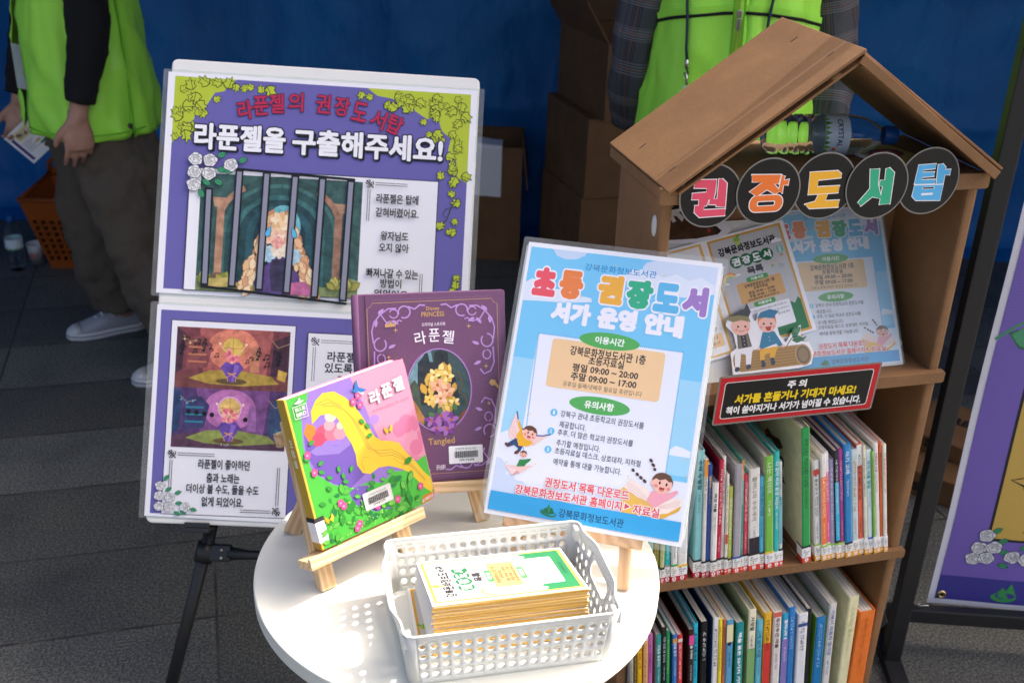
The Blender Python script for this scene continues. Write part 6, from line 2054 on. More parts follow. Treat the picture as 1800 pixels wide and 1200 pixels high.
UP = [  # x0, width mm, height mm, colour, label, kwargs
 (-.2440, 9, 205, 'd9d4c4', 'cream book at the far left end of the upper shelf behind the blue notice', dict(tag_col=R1, title='나무')),
 (-.2345, 11, 220, '8fb7a0', 'sage green book between the cream book at the end and the khaki book, upper shelf', dict(tag_col=R1)),
 (-.2225, 10, 215, 'a8a04e', 'khaki green book left of the teal spine, low at the left of the upper shelf', dict(tag_col=R1)),
 (-.2115, 8, 222, 'c7c98a', 'pale lime book between the khaki spine and the turquoise spine on the upper shelf', dict(tag_col=R1, band='1d1d1f')),
 (-.2033, 11.5, 225, '2fb6b6', 'turquoise book with a grey label band near the left end of the upper shelf', dict(tag_col=R1, band='8a8a8a', tcol='f0f0f0')),
 (-.1913, 11, 228, 'e6e6e2', 'white book with a green label band, beside the turquoise one on the upper shelf', dict(tag_col=R1, band='3a9a4c')),
 (-.1795, 17.5, 258, 'e9e8e4', 'wide white book with a yellow label band and handwritten title on the upper shelf', dict(tag_col=R1, band='e5b92a', title='씨앗', hard=True, tcol='2d2d33')),
 (-.1500, 14.5, 256, '8ccdd0', 'pale aqua hardback with a broad side cover showing, upper shelf left half', dict(tag_col=R1, title='수박 수영장', hard=True, tcol='285a66', dep=.172)),
 (-.1352, 7.2, 240, 'e4e2da', 'white book with an orange top on its spine, beside the pale aqua hardback', dict(tag_col=R1, stripe=[(1, 34, 'e79a3c')], title='감정의 비밀 책')),
 (-.1278, 7.8, 227, '2f4f9e', 'dark blue thin book between the orange-topped one and the short white one', dict(tag_col=R1, title='엄마', tcol='e8c05a')),
 (-.1196, 10.8, 192, 'ecebe8', 'short white book in front of the crimson hardback on the upper shelf', dict(tag_col=R1, title='여섯 마을', tcol='26262a', y=-.001)),
 (-.1083, 8.6, 234, 'c22546', 'crimson hardback with a wide dark red cover on the upper shelf', dict(tag_col=R1, hard=True, dep=.172, tcol='f3dfe3', cover2='8e1630')),
 (-.0993, 6.2, 240, 'e9e5dc', 'thin off-white book right beside the crimson hardback', dict(tag_col=R2_)),
 (-.0930, 5.4, 205, 'efe7dc', 'thin cream book with a red-dotted foot between the off-white and lime ones', dict(tag_col=R2_, stripe=[(120, 140, 'd9544a')])),
 (-.0875, 9.0, 180, 'b6c252', 'short lime-yellow book on the upper shelf', dict(tag_col=R2_, tcol='f4f4ea')),
 (-.0775, 14.5, 223, 'a9a6ad', 'silver grey book with a plain pale spine on the upper shelf', dict(tag_col=R2_, band='2d4fa5', blank=True)),
 (-.0628, 5.0, 232, '2a9a86', 'thin green book with an orange head on the upper shelf', dict(tag_col=R2_, stripe=[(1, 40, 'd98a34')], tcol='f2f2f2')),
 (-.0576, 9.6, 201, 'd8455a', 'rose red short book on the upper shelf', dict(tag_col=R2_, tcol='f6e2e2')),
 (-.0470, 20, 210, 'e8e5df', 'thick white book with a dark blot at its foot on the upper shelf', dict(tag_col=R2_, stripe=[(140, 176, '2a2430')], title='할머니의 수수께끼', tcol='6a4a3a')),
 (-.0266, 9.4, 193, '4fb3d0', 'sky blue short book with black writing on the upper shelf', dict(tag_col=R2_, title='신기한 빨간 우체통', tcol='1d2a33')),
 (-.0155, 15.5, 233, '7cc04a', 'lime green hardback with clear-wrapped cover on the upper shelf', dict(tag_col=R2_, hard=True, band='e5b92a', title='나는 책이야', tcol='f2f6ea', dep=.172, cover2='cfc8b8')),
 (.0008, 10.6, 240, '35b9b4', 'teal book with white title and mint label edge on the upper shelf', dict(tag_col=R2_, hard=True, title='다 같이 하자 환경 지킴이', tcol='f4f4f4', band='e8e8e8')),
 (.0118, 7.2, 218, 'cfd8d6', 'thin white book with blue ripples, last before the gap on the upper shelf', dict(tag_col=R2_, stripe=[(70, 170, '7fb7c0')], tcol='3a4a52')),
 (.0560, 16.0, 281, '2aa052', 'tallest green hardback leaning with its pale cover turned out, mid upper shelf', dict(tag_col=R2_, hard=True, title='커다란 커다란 나무', tcol='17301f', picture=True, dep=.176, cover2='d9d6ae')),
 (.0812, 11.8, 214, 'e7e6e2', 'white book with a red drop on its spine, first right of the tall green hardback', dict(tag_col=R3, band='9ac24a', stripe=[(18, 30, 'd0453a')], tcol='3a3a3e')),
 (.0932, 11.4, 226, 'f0ece4', 'white-headed orange book right of the one with a red drop', dict(tag_col=R3, band='9ac24a', stripe=[(46, 190, 'ee7d3f')], tcol='fbf0e6')),
 (.1048, 7.2, 229, 'ede6ea', 'white-headed pink book beside the white-headed orange one', dict(tag_col=R3, band='9ac24a', stripe=[(40, 190, 'e0609a')], tcol='fdeef4')),
 (.1122, 10.2, 213, 'a69fc0', 'lilac grey book with pale shapes on its spine', dict(tag_col=R3, band='9ac24a', tcol='e8e4ee')),
 (.1226, 8.4, 230, '2d3338', 'black-headed cyan book left of the magenta patterned one', dict(tag_col=R3, band='9ac24a', stripe=[(64, 190, '36b3d8')], tcol='f2f2f2')),
 (.1312, 9.4, 233, 'a8458f', 'magenta patterned book beside the big blue one', dict(tag_col=R3, band='9ac24a', tcol='e9a8c8')),
 (.1408, 13.6, 241, '2f86c4', 'big strong-blue hardback at the right half of the upper shelf', dict(tag_col=R3, hard=True, title='아기 고래', tcol='f0f4f8', dep=.172)),
 (.1546, 13.0, 228, 'c3d7da', 'pale grey-blue book right of the big strong-blue hardback', dict(tag_col=R3, tcol='c88a3a', band='e8e8e8')),
 (.1678, 10.8, 238, 'ec6a50', 'coral red book with a white head on the upper shelf', dict(tag_col=R3, stripe=[(1, 44, 'e9e6e2')], band='e8e8e8', tcol='26262a')),
 (.1788, 6.6, 234, 'e6dfc6', 'thin cream book between the coral red and the mint-white one', dict(tag_col=R3, band='e8e8e8')),
 (.1856, 11.4, 224, 'd5e8e6', 'mint-white book with turquoise title on the upper shelf', dict(tag_col=R3, band='2d62b5', title='우리 마을 달빛', tcol='2f9aa6')),
 (.1972, 5.2, 222, '8cc25a', 'thin grass green book fourth from the right end of the upper shelf', dict(tag_col=R3, band='e8e8e8')),
 (.2026, 8.8, 238, 'ebe7e2', 'white book with crimson and black writing near the right end of the upper shelf', dict(tag_col=R3, band='e8e8e8', title='공룡알과 시골', tcol='b8324a')),
 (.2116, 5.6, 236, 'e8713a', 'thin orange book second from the right end of the upper shelf', dict(tag_col=R3, band='e8e8e8')),
 (.2174, 7.6, 232, 'ece6d8', 'ivory book at the right end of the upper shelf', dict(tag_col=R3, band='e8e8e8', tcol='d05a4a')),
]
def stand(rows, xs, leans, z, group, seed0, ymod, yk, **kw0):
    pos = []
    for (x, wmm, hmm, c, lab, kw), xm in zip(rows, xs):
        pos.append(xm)
    for i, ((x, wmm, hmm, c, lab, kw), xm) in enumerate(zip(rows, pos)):
        kw = dict(kw)
        kw.setdefault('y', .0004 + .0033 * ((i * yk) % ymod) / ymod)
        rj = random.Random(seed0 * 31 + i)
        le = kw.pop('lean', leans(xm)) + rj.uniform(-.006, .006)
        w_ = wmm / 1000
        if i + 1 < len(pos) and pos[i + 1] > xm:
            w_ = min(w_, (pos[i + 1] - xm) * math.cos(le) - .0002)
        shelf_book(xm, max(w_, .0045), hmm / 1000, z, c, lab, group, seed=seed0 + i, lean=le, **kw0, **kw)
def lerp_tab(tab):
    def f(x):
        for (a, fa), (b_, fb) in zip(tab, tab[1:]):
            if x <= b_:
                return fa + (fb - fa) * max(0, min(1, (x - a) / (b_ - a)))
        return tab[-1][1]
    return f
lu = lerp_tab([(-.24, -.07), (-.1, -.09), (.0, -.145), (.06, -.17), (.2, -.21)])
stand(UP, [r[0] + .0075 for r in UP], lu, S1 + .0003, G1, 1, 5, 7)
S2 = .1033
G2 = 'older books on the lower bookshelf'
LO = [
 (-.2400, 7.0, 216, 'b9b2a4', 'grey-beige book at the far left end of the lower shelf', {}),
 (-.2325, 8.4, 236, '4a3326', 'dark brown book with yellow foot writing, second from the left on the lower shelf', dict(tcol='d8b84a')),
 (-.2236, 9.0, 244, 'f2c417', 'bright yellow book with red writing on the lower shelf', dict(title='몽 대장! 수학', tcol='c8322a', tw=.02, stripe=[(1, 8, '2a2418')])),
 (-.2143, 8.4, 258, 'eab070', 'peach orange book right of the bright yellow one', dict(stripe=[(1, 12, 'e8e2d8')], tcol='6a4424')),
 (-.2052, 9.2, 255, 'b866a8', 'orchid purple book on the lower shelf', dict(tcol='5a2a5a')),
 (-.1950, 9.6, 253, '2f9a94', 'teal green book with white script on the lower shelf', dict(title='마음을 물들이는', tcol='e8f0ee', cover2='c9bfae')),
 (-.1848, 8.2, 268, '1f2220', 'black book with white writing left of the green one, lower shelf', dict(title='가장 친한 내 친구의', tcol='efefef')),
 (-.1762, 6.6, 260, '1f8f52', 'emerald green book between the black and the blue ones, lower shelf', dict(tcol='9adf8a')),
 (-.1692, 9.2, 247, '3f7fc8', 'cornflower blue book with an orange square near its head, lower shelf', dict(stripe=[(8, 18, 'd99a4a')], title='안녕 친구', tcol='e8f0fa')),
 (-.1596, 9.4, 246, 'd33a3c', 'bright red book right of the cornflower blue one, lower shelf', dict(stripe=[(8, 16, 'e0d0c0')], tcol='f6e4e2')),
 (-.1496, 12.0, 254, '3b2a26', 'chocolate brown book with a pink tab on its spine, lower shelf', dict(stripe=[(12, 34, 'e04a9a')], title='도서관을 구하라', tcol='f0ece8')),
 (-.1370, 9.8, 265, '28b3cf', 'bright cyan hardback on the lower shelf', dict(hard=True, title='김 지킬 과학 안내', tcol='1d2a33', dep=.17, cover2='1f8fa5')),
 (-.1266, 12.6, 266, '16171a', 'jet black wide book with tiny silver writing, lower shelf', dict(tcol='d8d8d8')),
 (-.1134, 14.5, 272, 'e9e9e6', 'white-spined book with a dark blue side cover, lower shelf', dict(cover2='2c4f7c', tcol='3a3a3e', dep=.165)),
 (-.0984, 7.4, 270, 'efd93a', 'lemon yellow thin book right of the dark blue side cover, lower shelf', dict(tcol='a08a1a')),
 (-.0906, 7.4, 264, 'c7704a', 'terracotta thin book, lower shelf', {}),
 (-.0828, 13.4, 262, '5fa5cc', 'light blue book with a pale title plate, lower shelf', dict(stripe=[(10, 50, 'e5dfae')], title='초록 괴물', tcol='2a2438', tw=.03)),
 (-.0690, 15.6, 254, '1f8d92', 'dark teal book with a green back and white title, lower shelf', dict(cover2='2f8a3a', title='책을 품은 50가지 기적', tcol='eef4f2', dep=.165)),
 (-.0530, 15.2, 277, 'efe8cc', 'cream hardback with a green foot, lower shelf', dict(hard=True, stripe=[(90, 200, '7fae6a')], cover2='cfd2a2', dep=.172, title='거짓말', tcol='3a3a2e')),
 (-.0374, 12.4, 252, '6cc3d6', 'soft aqua book left of the yellow and red one, lower shelf', dict(title='고래 섬의 비밀', tcol='24505c')),
 (-.0246, 15.0, 266, 'f0b62f', 'yellow-headed red book in the middle of the lower shelf', dict(stripe=[(70, 250, 'd33c34')], tcol='5a3a10')),
 (-.0092, 16.0, 266, 'eadfd8', 'blush white book with a coral head, lower shelf', dict(stripe=[(1, 12, 'd9664e')], tcol='4a3a3a', title='두근두근 마을')),
 (.0074, 13.8, 258, '36a8cf', 'cyan-headed violet book, lower shelf', dict(stripe=[(60, 250, '8a78b8')], tcol='f2f2f6', title='할머니의 뜰')),
 (.0218, 13.5, 270, '2f7cc2', 'medium blue book right of the cyan-headed violet one, lower shelf', dict(tcol='a8d0ee')),
 (.0360, 20.6, 252, 'e8e8ea', 'broad white book with a tiny blue mark, lower shelf', dict(stripe=[(22, 30, '3a5a9a')], tcol='4a4a52')),
 (.0572, 9.6, 259, '1b1c20', 'thin black book right of the broad white one, lower shelf', {}),
 (.0700, 21.0, 236, '1f78b4', 'wide deep-blue book with a lime edge on top, lower shelf', dict(cover2='7fb83a', tcol='9ac8e8', dep=.165)),
 (.0916, 15.0, 264, 'd8d6d0', 'grey-white book right of the wide deep-blue one, lower shelf', dict(title='거북이 자동차 정거장', tcol='3a62a5')),
 (.1440, 21.0, 273, 'e6e0b0', 'thick pale cream book beside the orange one at the right of the lower shelf', dict(dep=.172, hard=False, cover2='d8d6a8', tcol='b5a86a', title='시작하는 꽃씨')),
 (.1960, 33.0, 232, 'e8792f', 'thick orange book at the right end of the lower shelf', dict(hard=True, dep=.172, title='행복한 왕자님', tcol='c25a18')),
]
XT = [-.2528, -.2478, -.2406, -.2316, -.2221, -.206, -.1971, -.1876, -.1732, -.1637, -.1449, -.1358, -.1229, -.1010, -.0889, -.0793, -.0727, -.0540, -.0315, -.0115, -.0006, .0185, .0376, .0489, .0675, .0866, .1041, .1210, .1590, .1943]
def ll(x):
    return lerp_tab([(-.25, -.085), (.0, -.10), (.12, -.11), (.16, -.075), (.2, -.04)])(x)
stand(LO, [x + .0075 - ll(x) * r[2] / 1000 for x, r in zip(XT, LO)], ll, S2 + .0003, G2, 61, 7, 5)

# ------------------------------------------------------------------ people
def loft(b, secs, m, n=20, smooth=True, cap=True, power=2.0):
    """secs: (centre, u axis, v axis, ru, rv)"""
    vs, fs = [], []
    for c, u, v, ru, rv in secs:
        c, u, v = V(c), V(u).normalized(), V(v).normalized()
        for k in range(n):
            a = 2 * pi * k / n
            ca, sa = cos(a), sin(a)
            q = 1.0 / (abs(ca) ** power + abs(sa) ** power) ** (1 / power)
            vs.append(c + u * ru * ca * q + v * rv * sa * q)
    for i in range(len(secs) - 1):
        for k in range(n):
            k2 = (k + 1) % n
            fs.append((i * n + k, i * n + k2, (i + 1) * n + k2, (i + 1) * n + k))
    if cap:
        fs.append(tuple(range(n - 1, -1, -1))); fs.append(tuple(range((len(secs) - 1) * n, len(secs) * n)))
    b.add(vs, fs, m, None, smooth)
    return b

def limb(b, pts, rs, m, n=14):
    """tapered round limb with rounded ends"""
    pts = [V(p) for p in pts]
    P, R = [], []
    for i in range(len(pts) - 1):
        for k in range(6):
            t = k / 6
            P.append(pts[i].lerp(pts[i + 1], t)); R.append(rs[i] + (rs[i + 1] - rs[i]) * t)
    P.append(pts[-1]); R.append(rs[-1])
    for _ in range(2):       # soften the joints
        P = [P[0]] + [(P[i - 1] + P[i] * 2 + P[i + 1]) / 4 for i in range(1, len(P) - 1)] + [P[-1]]
    d0, d1 = (P[1] - P[0]).normalized(), (P[-1] - P[-2]).normalized()
    P = [P[0] - d0 * R[0] * .7, P[0] - d0 * R[0] * .4] + P + [P[-1] + d1 * R[-1] * .4, P[-1] + d1 * R[-1] * .7]
    R = [R[0] * .45, R[0] * .85] + R + [R[-1] * .85, R[-1] * .45]
    b.tube(P, R, m, None, n)
    return b

def fuse(b, name, parent, voxel, smooth_iter=4):
    """merge the shapes of a builder into one continuous skin"""
    o = b.build(name, None)
    md = o.modifiers.new('r', 'REMESH'); md.mode = 'VOXEL'; md.voxel_size = voxel; md.use_smooth_shade = True
    ms = o.modifiers.new('s', 'SMOOTH'); ms.iterations = smooth_iter; ms.factor = .5
    dg = bpy.context.evaluated_depsgraph_get()
    me = bpy.data.meshes.new_from_object(o.evaluated_get(dg))
    old = o.data
    mats = list(old.materials)
    bpy.data.objects.remove(o)
    me.materials.clear()
    for m in mats[:1]:
        me.materials.append(m)
    me.polygons.foreach_set('use_smooth', [True] * len(me.polygons))
    me.polygons.foreach_set('material_index', [0] * len(me.polygons))
    bpy.data.meshes.remove(old)
    return link(name, me, parent)

def m_skin():
    m, t, b = newmat('skin')
    v = coords(t)
    t.links.new(ramp(t, nz(t, v, 25, 4), ((.3, (.40, .20, .135)), (.7, (.52, .29, .205)))), b.inputs['Base Color'])
    b.inputs['Roughness'].default_value = .5
    b.inputs['Subsurface Weight'].default_value = .08
    bump(t, b, nz(t, v, 400, 3), .1, .001)
    return m
SKIN = m_skin()
LIME = m_cloth('lime_nylon', (.40, .95, .075), .45, 700, .3, .10, 9)
BLACKWOOL = m_cloth('black_knit', (.006, .006, .007), .95, 900, .4, .3)
BROWN = m_cloth('brown_tweed', (.088, .070, .050), .95, 700, .6, .4, 9)
NAVY = m_cloth('navy_cloth', (.012, .014, .022), .9, 700, .3, .3, 7)
CANVAS = m_cloth('white_canvas', (.36, .38, .40), .8, 800, .2, .1)
RUBBER = simple('white_rubber', (.62, .62, .60), .5)
HAIR = m_cloth('black_hair', (.012, .009, .007), .5, 300, .3, .4)
PLAID = m_plaid()

def hand(b, wrist, dirv, palm, thumb, curl, sc=1.0, fan=.05):
    """palm and five bent fingers; dirv runs to the finger tips, palm is the palm's normal, thumb points to the thumb side"""
    w_, d, pn_, th = V(wrist), V(dirv).normalized(), V(palm).normalized(), V(thumb).normalized()
    th = (th - d * th.dot(d)).normalized(); pn_ = d.cross(th) if d.cross(th).dot(pn_) > 0 else -d.cross(th)
    S = sc
    loft(b, [(w_ - d * .02 * S, th, pn_, .025 * S, .018 * S), (w_ + d * .012 * S, th, pn_, .028 * S, .017 * S), (w_ + d * .045 * S, th, pn_, .038 * S, .0155 * S), (w_ + d * .075 * S, th, pn_, .040 * S, .0135 * S), (w_ + d * .09 * S, th, pn_, .034 * S, .010 * S)], SKIN, 16, True, True, 2.6)
    L = ((.030, .074), (.010, .083), (-.0105, .077), (-.029, .060))
    for i, (off, ln) in enumerate(L):
        base = w_ + d * (.080 - .004 * abs(i - 1.2)) * S + th * off * S
        dd = (d + th * fan * (1.4 - i)).normalized()
        cu_ = curl[i] if isinstance(curl, (list, tuple)) else curl
        P = [base - dd * .012 * S, base]
        ang = 0
        p = base
        for f_, bend in ((.42, cu_), (.32, cu_ * 1.15), (.26, cu_ * .8)):
            ang += bend
            p = p + (dd * cos(ang) + pn_ * sin(ang)) * ln * f_ * S
            P.append(p)
        r = .0088 * S * (1, 1.03, .98, .86)[i]
        Q, R = [], []
        for k in range(len(P) - 1):
            Q += [P[k], P[k].lerp(P[k + 1], .5)]; R += [r * (1.0 - .06 * k), r * (.95 - .06 * k)]
        Q.append(P[-1]); R.append(r * .72)
        Q.append(P[-1] + (P[-1] - P[-2]).normalized() * r * .5); R.append(r * .38)
        b.tube(Q, R, SKIN, None, 10)
    tb_ = w_ + d * .022 * S + th * .026 * S
    td = (d * .75 + th * .62 + pn_ * .25).normalized()
    P = [tb_ - td * .014 * S, tb_ + td * .012 * S, tb_ + td * .034 * S, tb_ + (td * .92 + d * .2).normalized() * .056 * S + pn_ * .003 * S, tb_ + (td * .8 + d * .35).normalized() * .072 * S + pn_ * .008 * S]
    b.tube(P, [.0135 * S, .0125 * S, .0108 * S, .0096 * S, .0055 * S], SKIN, None, 10)

def head(b, c, f, l, up_, r=.078):
    loft(b, [(c - up_ * r * 1.25 + f * r * .25, l, f, r * .36, r * .42), (c - up_ * r * 1.0 + f * r * .18, l, f, r * .62, r * .78), (c - up_ * r * .5 + f * r * .05, l, f, r * .86, r * 1.06), (c, l, f, r * .95, r * 1.16), (c + up_ * r * .55, l, f, r * .95, r * 1.14), (c + up_ * r * 1.05, l, f, r * .74, r * .88), (c + up_ * r * 1.35, l, f, r * .3, r * .36)], SKIN, 20)
    b.tube([c + up_ * .02 + f * r * 1.06, c - up_ * .012 + f * r * 1.26, c - up_ * .022 + f * r * 1.12], [.009, .0125, .010], SKIN, None, 10)
    for s in (-1, 1):
        b.tube([c + l * s * r * .95 + up_ * .02, c + l * s * r * 1.08 + up_ * .0, c + l * s * r * .98 - up_ * .026], [.010, .013, .008], SKIN, None, 8)

def face_bits(parent, c, f, l, up_, r, hair):
    h = MB()
    loft(h, [(c + up_ * r * .1 - f * r * .35, l, f, r * 1.06, r * .92), (c + up_ * r * .6 - f * r * .08, l, f, r * 1.06, r * 1.2), (c + up_ * r * 1.1 - f * r * .02, l, f, r * .84, r * 1.0), (c + up_ * r * 1.45, l, f, r * .36, r * .42)], HAIR, 20)
    loft(h, [(c - up_ * r * hair - f * r * .5, l, f, r * .8, r * .42), (c - up_ * r * .5 - f * r * .45, l, f, r * 1.02, r * .7), (c + up_ * r * .3 - f * r * .3, l, f, r * 1.04, r * .9)], HAIR, 18)
    h.build('hair', parent)
    e = MB()
    for s in (-1, 1):
        p = c + f * r * 1.02 + l * s * r * .4 + up_ * .004
        e.lathe([(0, .0), (.008, .0005), (.011, -.004)], simple('eye_white', (.7, .7, .68), .2), frame(p, l, up_, f), 12)
        e.lathe([(0, .0016), (.0045, .0012), (.005, -.001)], simple('iris', (.02, .012, .008), .1), frame(p, l, up_, f), 12)
        e.box((-.014, .014, -.004), (.014, .018, .001), HAIR, .001, frame(p, l, up_, f))
    e.build('eyes', parent)
    MB().box((-.02, -.003, -.006), (.02, .004, .003), simple('lips', (.42, .13, .11), .4), .002, frame(c + f * r * 1.02 - up_ * .046, l, up_, f)).build('mouth', parent)

def shell_cloth(name, secs, m, parent, n=64, open_=None, wr=.006, seed=0., subd=8, uv=None, freq=7):
    """a hanging garment: lofted rings with folds; open_ = (angle from, to) leaves a gap"""
    S_ = []
    for i in range(len(secs) - 1):
        for k in range(subd):
            t = k / subd
            a, b_ = secs[i], secs[i + 1]
            S_.append(tuple((V(x).lerp(V(y), t) if isinstance(x, (V, tuple)) else x + (y - x) * t) for x, y in zip(a, b_)))
    S_.append(secs[-1])
    vs = []
    for j, (c, u, v, ru, rv) in enumerate(S_):
        c, u, v = V(c), V(u).normalized(), V(v).normalized()
        for k in range(n + 1):
            a = (2 * pi * k / n) if open_ is None else open_[0] + (open_[1] - open_[0]) * k / n
            d = u * cos(a) * ru + v * sin(a) * rv
            p = c + d
            q = noise.noise(V((cos(a) * 2.0 + seed, sin(a) * 2.0, p.z * freq * .45))) * 1.2 + noise.noise(V((cos(a) * 5 + seed, sin(a) * 5, p.z * freq))) * .6 + noise.noise(V((a * 3.0, seed, p.z * 17))) * .25
            rid = 1 - abs(noise.noise(V((a * 1.6 + seed * 3, p.z * 5.5 + a, seed)))) * 2.2      # sharp pulled creases
            q += max(0, rid) ** 3 * .55
            p = p + d.normalized() * q * wr
            vs.append(p)
    fs = []
    for j in range(len(S_) - 1):
        for k in range(n):
            fs.append((j * (n + 1) + k, j * (n + 1) + k + 1, (j + 1) * (n + 1) + k + 1, (j + 1) * (n + 1) + k))
    o = MB().add(vs, fs, m, None, True).build(name, parent)
    md = o.modifiers.new('thickness', 'SOLIDIFY'); md.thickness = .0025; md.offset = 1
    if uv:
        me = o.data
        lay = me.uv_layers.new(name='cloth')
        L = 0
        for lp in me.loops:
            vi = lp.vertex_index
            j, k = divmod(vi, n + 1)
            lay.data[lp.index].uv = (k / n * uv[0], j / (len(S_) - 1) * uv[1])
    return o

def sleeve(name, pts, rs, m, parent, uv=None, wr=.004, seed=0., n=28, freq=30):
    pts = [V(p) for p in pts]
    P, R = [], []
    K = 14
    for i in range(len(pts) - 1):
        for k in range(K):
            t = k / K
            P.append(pts[i].lerp(pts[i + 1], t)); R.append(rs[i] + (rs[i + 1] - rs[i]) * t)
    P.append(pts[-1]); R.append(rs[-1])
    for _ in range(5):
        P = [P[0]] + [(P[i - 1] + P[i] * 2 + P[i + 1]) / 4 for i in range(1, len(P) - 1)] + [P[-1]]
    vs = []
    nrm = None
    acc = 0; accs = []
    for i, p in enumerate(P):
        if i: acc += (p - P[i - 1]).length
        accs.append(acc)
        d = (P[min(i + 1, len(P) - 1)] - P[max(i - 1, 0)]).normalized()
        if nrm is None: nrm = d.orthogonal().normalized()
        nrm = (nrm - d * nrm.dot(d)).normalized(); bi = d.cross(nrm)
        for k in range(n + 1):
            a = 2 * pi * k / n
            q = noise.noise(V((cos(a) * 1.2 + seed, sin(a) * 1.2, acc * freq))) + .5 * noise.noise(V((cos(a) * 3 + seed, sin(a) * 3, acc * freq * 1.9)))
            vs.append(p + (nrm * cos(a) + bi * sin(a)) * (R[i] + q * wr))
    fs = [(j * (n + 1) + k, j * (n + 1) + k + 1, (j + 1) * (n + 1) + k + 1, (j + 1) * (n + 1) + k) for j in range(len(P) - 1) for k in range(n)]
    o = MB().add(vs, fs, m, None, True).build(name, parent)
    md = o.modifiers.new('thickness', 'SOLIDIFY'); md.thickness = .002; md.offset = -1
    if uv:
        lay = o.data.uv_layers.new(name='cloth')
        for lp in o.data.loops:
            j, k = divmod(lp.vertex_index, n + 1)
            lay.data[lp.index].uv = (k / n * 2 * pi * rs[0], accs[j])
    return o

def sneaker(parent, heel, f, name='shoe'):
    f = V(f).normalized(); l = V((0, 0, 1)).cross(f)
    M = frame(heel, f, l)
    t = MB()
    Lh = .252
    out = [(0, 0), (.0, .026), (.03, .036), (.09, .037), (.16, .047), (.21, .042), (.242, .024), (Lh, 0), (.242, -.03), (.20, -.044), (.14, -.044), (.08, -.035), (.03, -.034), (0, -.024)]
    t.prism(out, 0, .024, RUBBER, M, .004, True)
    t.prism([(x * 1.004 - .0005, y * 1.012) for x, y in out], .014, .0165, simple('dark_stripe', (.03, .04, .09), .6), M)
    s_ = t.build(name, parent)
    u = MB()
    X_, Y_ = f, l
    H = V(heel)
    secs = []
    for x, hw, top in ((.006, .022, .075), (.03, .031, .092), (.07, .033, .088), (.11, .036, .078), (.15, .041, .062), (.19, .040, .048), (.222, .032, .040), (.242, .016, .032)):
        secs.append((H + f * x + V((0, 0, .012 + (top - .012) / 2)), l, (0, 0, 1), hw, (top - .012) / 2))
    loft(u, secs, CANVAS, 24, True, True, 2.6)
    u.build('upper', s_)
    c = MB()
    secs = [(H + f * x + V((0, 0, .012 + h / 2)), l, (0, 0, 1), hw * 1.03, h / 2) for x, hw, h in ((.205, .037, .034), (.228, .029, .029), (.246, .014, .02))]
    loft(c, secs, RUBBER, 20, True, True, 2.6)
    c.build('toe_cap', s_)
    lc = MB()
    for k in range(5):
        x = .085 + k * .021; z = .088 - .0105 * k
        lc.tube([H + f * x + l * .029 + V((0, 0, z - .014)), H + f * (x + .002) + l * .014 + V((0, 0, z + .001)), H + f * (x + .004) + V((0, 0, z + .005)), H + f * (x + .006) - l * .014 + V((0, 0, z + .001)), H + f * (x + .008) - l * .029 + V((0, 0, z - .014))],     .0036, simple('lace_cotton', (.7, .7, .7), .8), None, 6)
    lc.build('lace', s_)
    ey = MB()
    for k in range(5):
        for sg in (-1, 1):
            x = .085 + k * .021; z = .088 - .0105 * k
            ey.lathe([(0, .0012), (.0034, .0008), (.0036, 0)], simple('dark_eyelet', (.02, .022, .03), .5), frame(H + f * (x + .004) + l * sg * .0325 + V((0, 0, z - .020)), f, l * -sg * .5 + V((0, 0, 1)), l * sg + V((0, 0, .5))), 8)
    ey.build('eyelets', s_)

# ---- person 1: side on at the left, brown trousers, lime vest, holding a leaflet
F1, = (V((-.87, -.49, 0)).normalized(),)
L1 = V((0, 0, 1)).cross(F1)          # left side, towards the camera
Z1 = V((0, 0, 1))
C1 = V((-1.285, 3.345, 0))
p1 = thing('person', 'person side-on in a lime vest, black sleeves and brown trousers, one arm hanging down', 'person', Matrix.Translation((C1.x, C1.y, 0)))
def W1(o):
    o.matrix_parent_inverse = p1.matrix_basis.inverted(); return o
sh_n, el_n, wr_n = C1 + L1 * .205 + F1 * .02 + Z1 * 1.275, C1 + L1 * .235 + F1 * .03 + Z1 * 1.04, V((-1.248, 3.10, .815))
sh_f, el_f, wr_f = C1 - L1 * .20 + F1 * .02 + Z1 * 1.275, C1 - L1 * .20 + F1 * .13 + Z1 * 1.03, V((-1.545, 3.405, .775))
b = MB()
loft(b, [(C1 + Z1 * .74, F1, L1, .10, .15), (C1 + Z1 * .86, F1, L1, .11, .165), (C1 + Z1 * 1.0, F1, L1, .10, .14), (C1 + Z1 * 1.15, F1, L1, .11, .155), (C1 + Z1 * 1.28, F1, L1, .09, .18), (C1 + Z1 * 1.34, F1, L1, .06, .10)], SKIN, 20)
limb(b, [C1 + Z1 * 1.30, C1 + Z1 * 1.40 + F1 * .02], [.055, .05], SKIN)
HC1 = C1 + F1 * .035 + Z1 * 1.50
head(b, HC1, F1, L1, Z1)
for s_, e_, w_ in ((sh_n, el_n, wr_n), (sh_f, el_f, wr_f)):
    limb(b, [s_, e_, w_], [.046, .037, .0255], SKIN)
hand(b, wr_n, (-.06, -.02, -1), F1 * -.2 - L1 * .95, F1, (.28, .32, .36, .42), 1.06)
hand(b, wr_f, (-.1, -.25, -.95), L1, F1 * .6 - L1 * .2, (.5, .55, .6, .65), .94)
HF, HN = C1 - L1 * .085 + Z1 * .78, C1 + L1 * .09 + Z1 * .78
KF, KN = V((-1.335, 3.37, .43)), V((-1.135, 3.19, .43))
AF, AN = V((-1.30, 3.40, .09)), V((-1.00, 3.12, .09))
for h_, k_, a_ in ((HF, KF, AF), (HN, KN, AN)):
    limb(b, [h_, k_, a_], [.08, .055, .036], SKIN)
W1(fuse(b, 'body', p1, .0052))
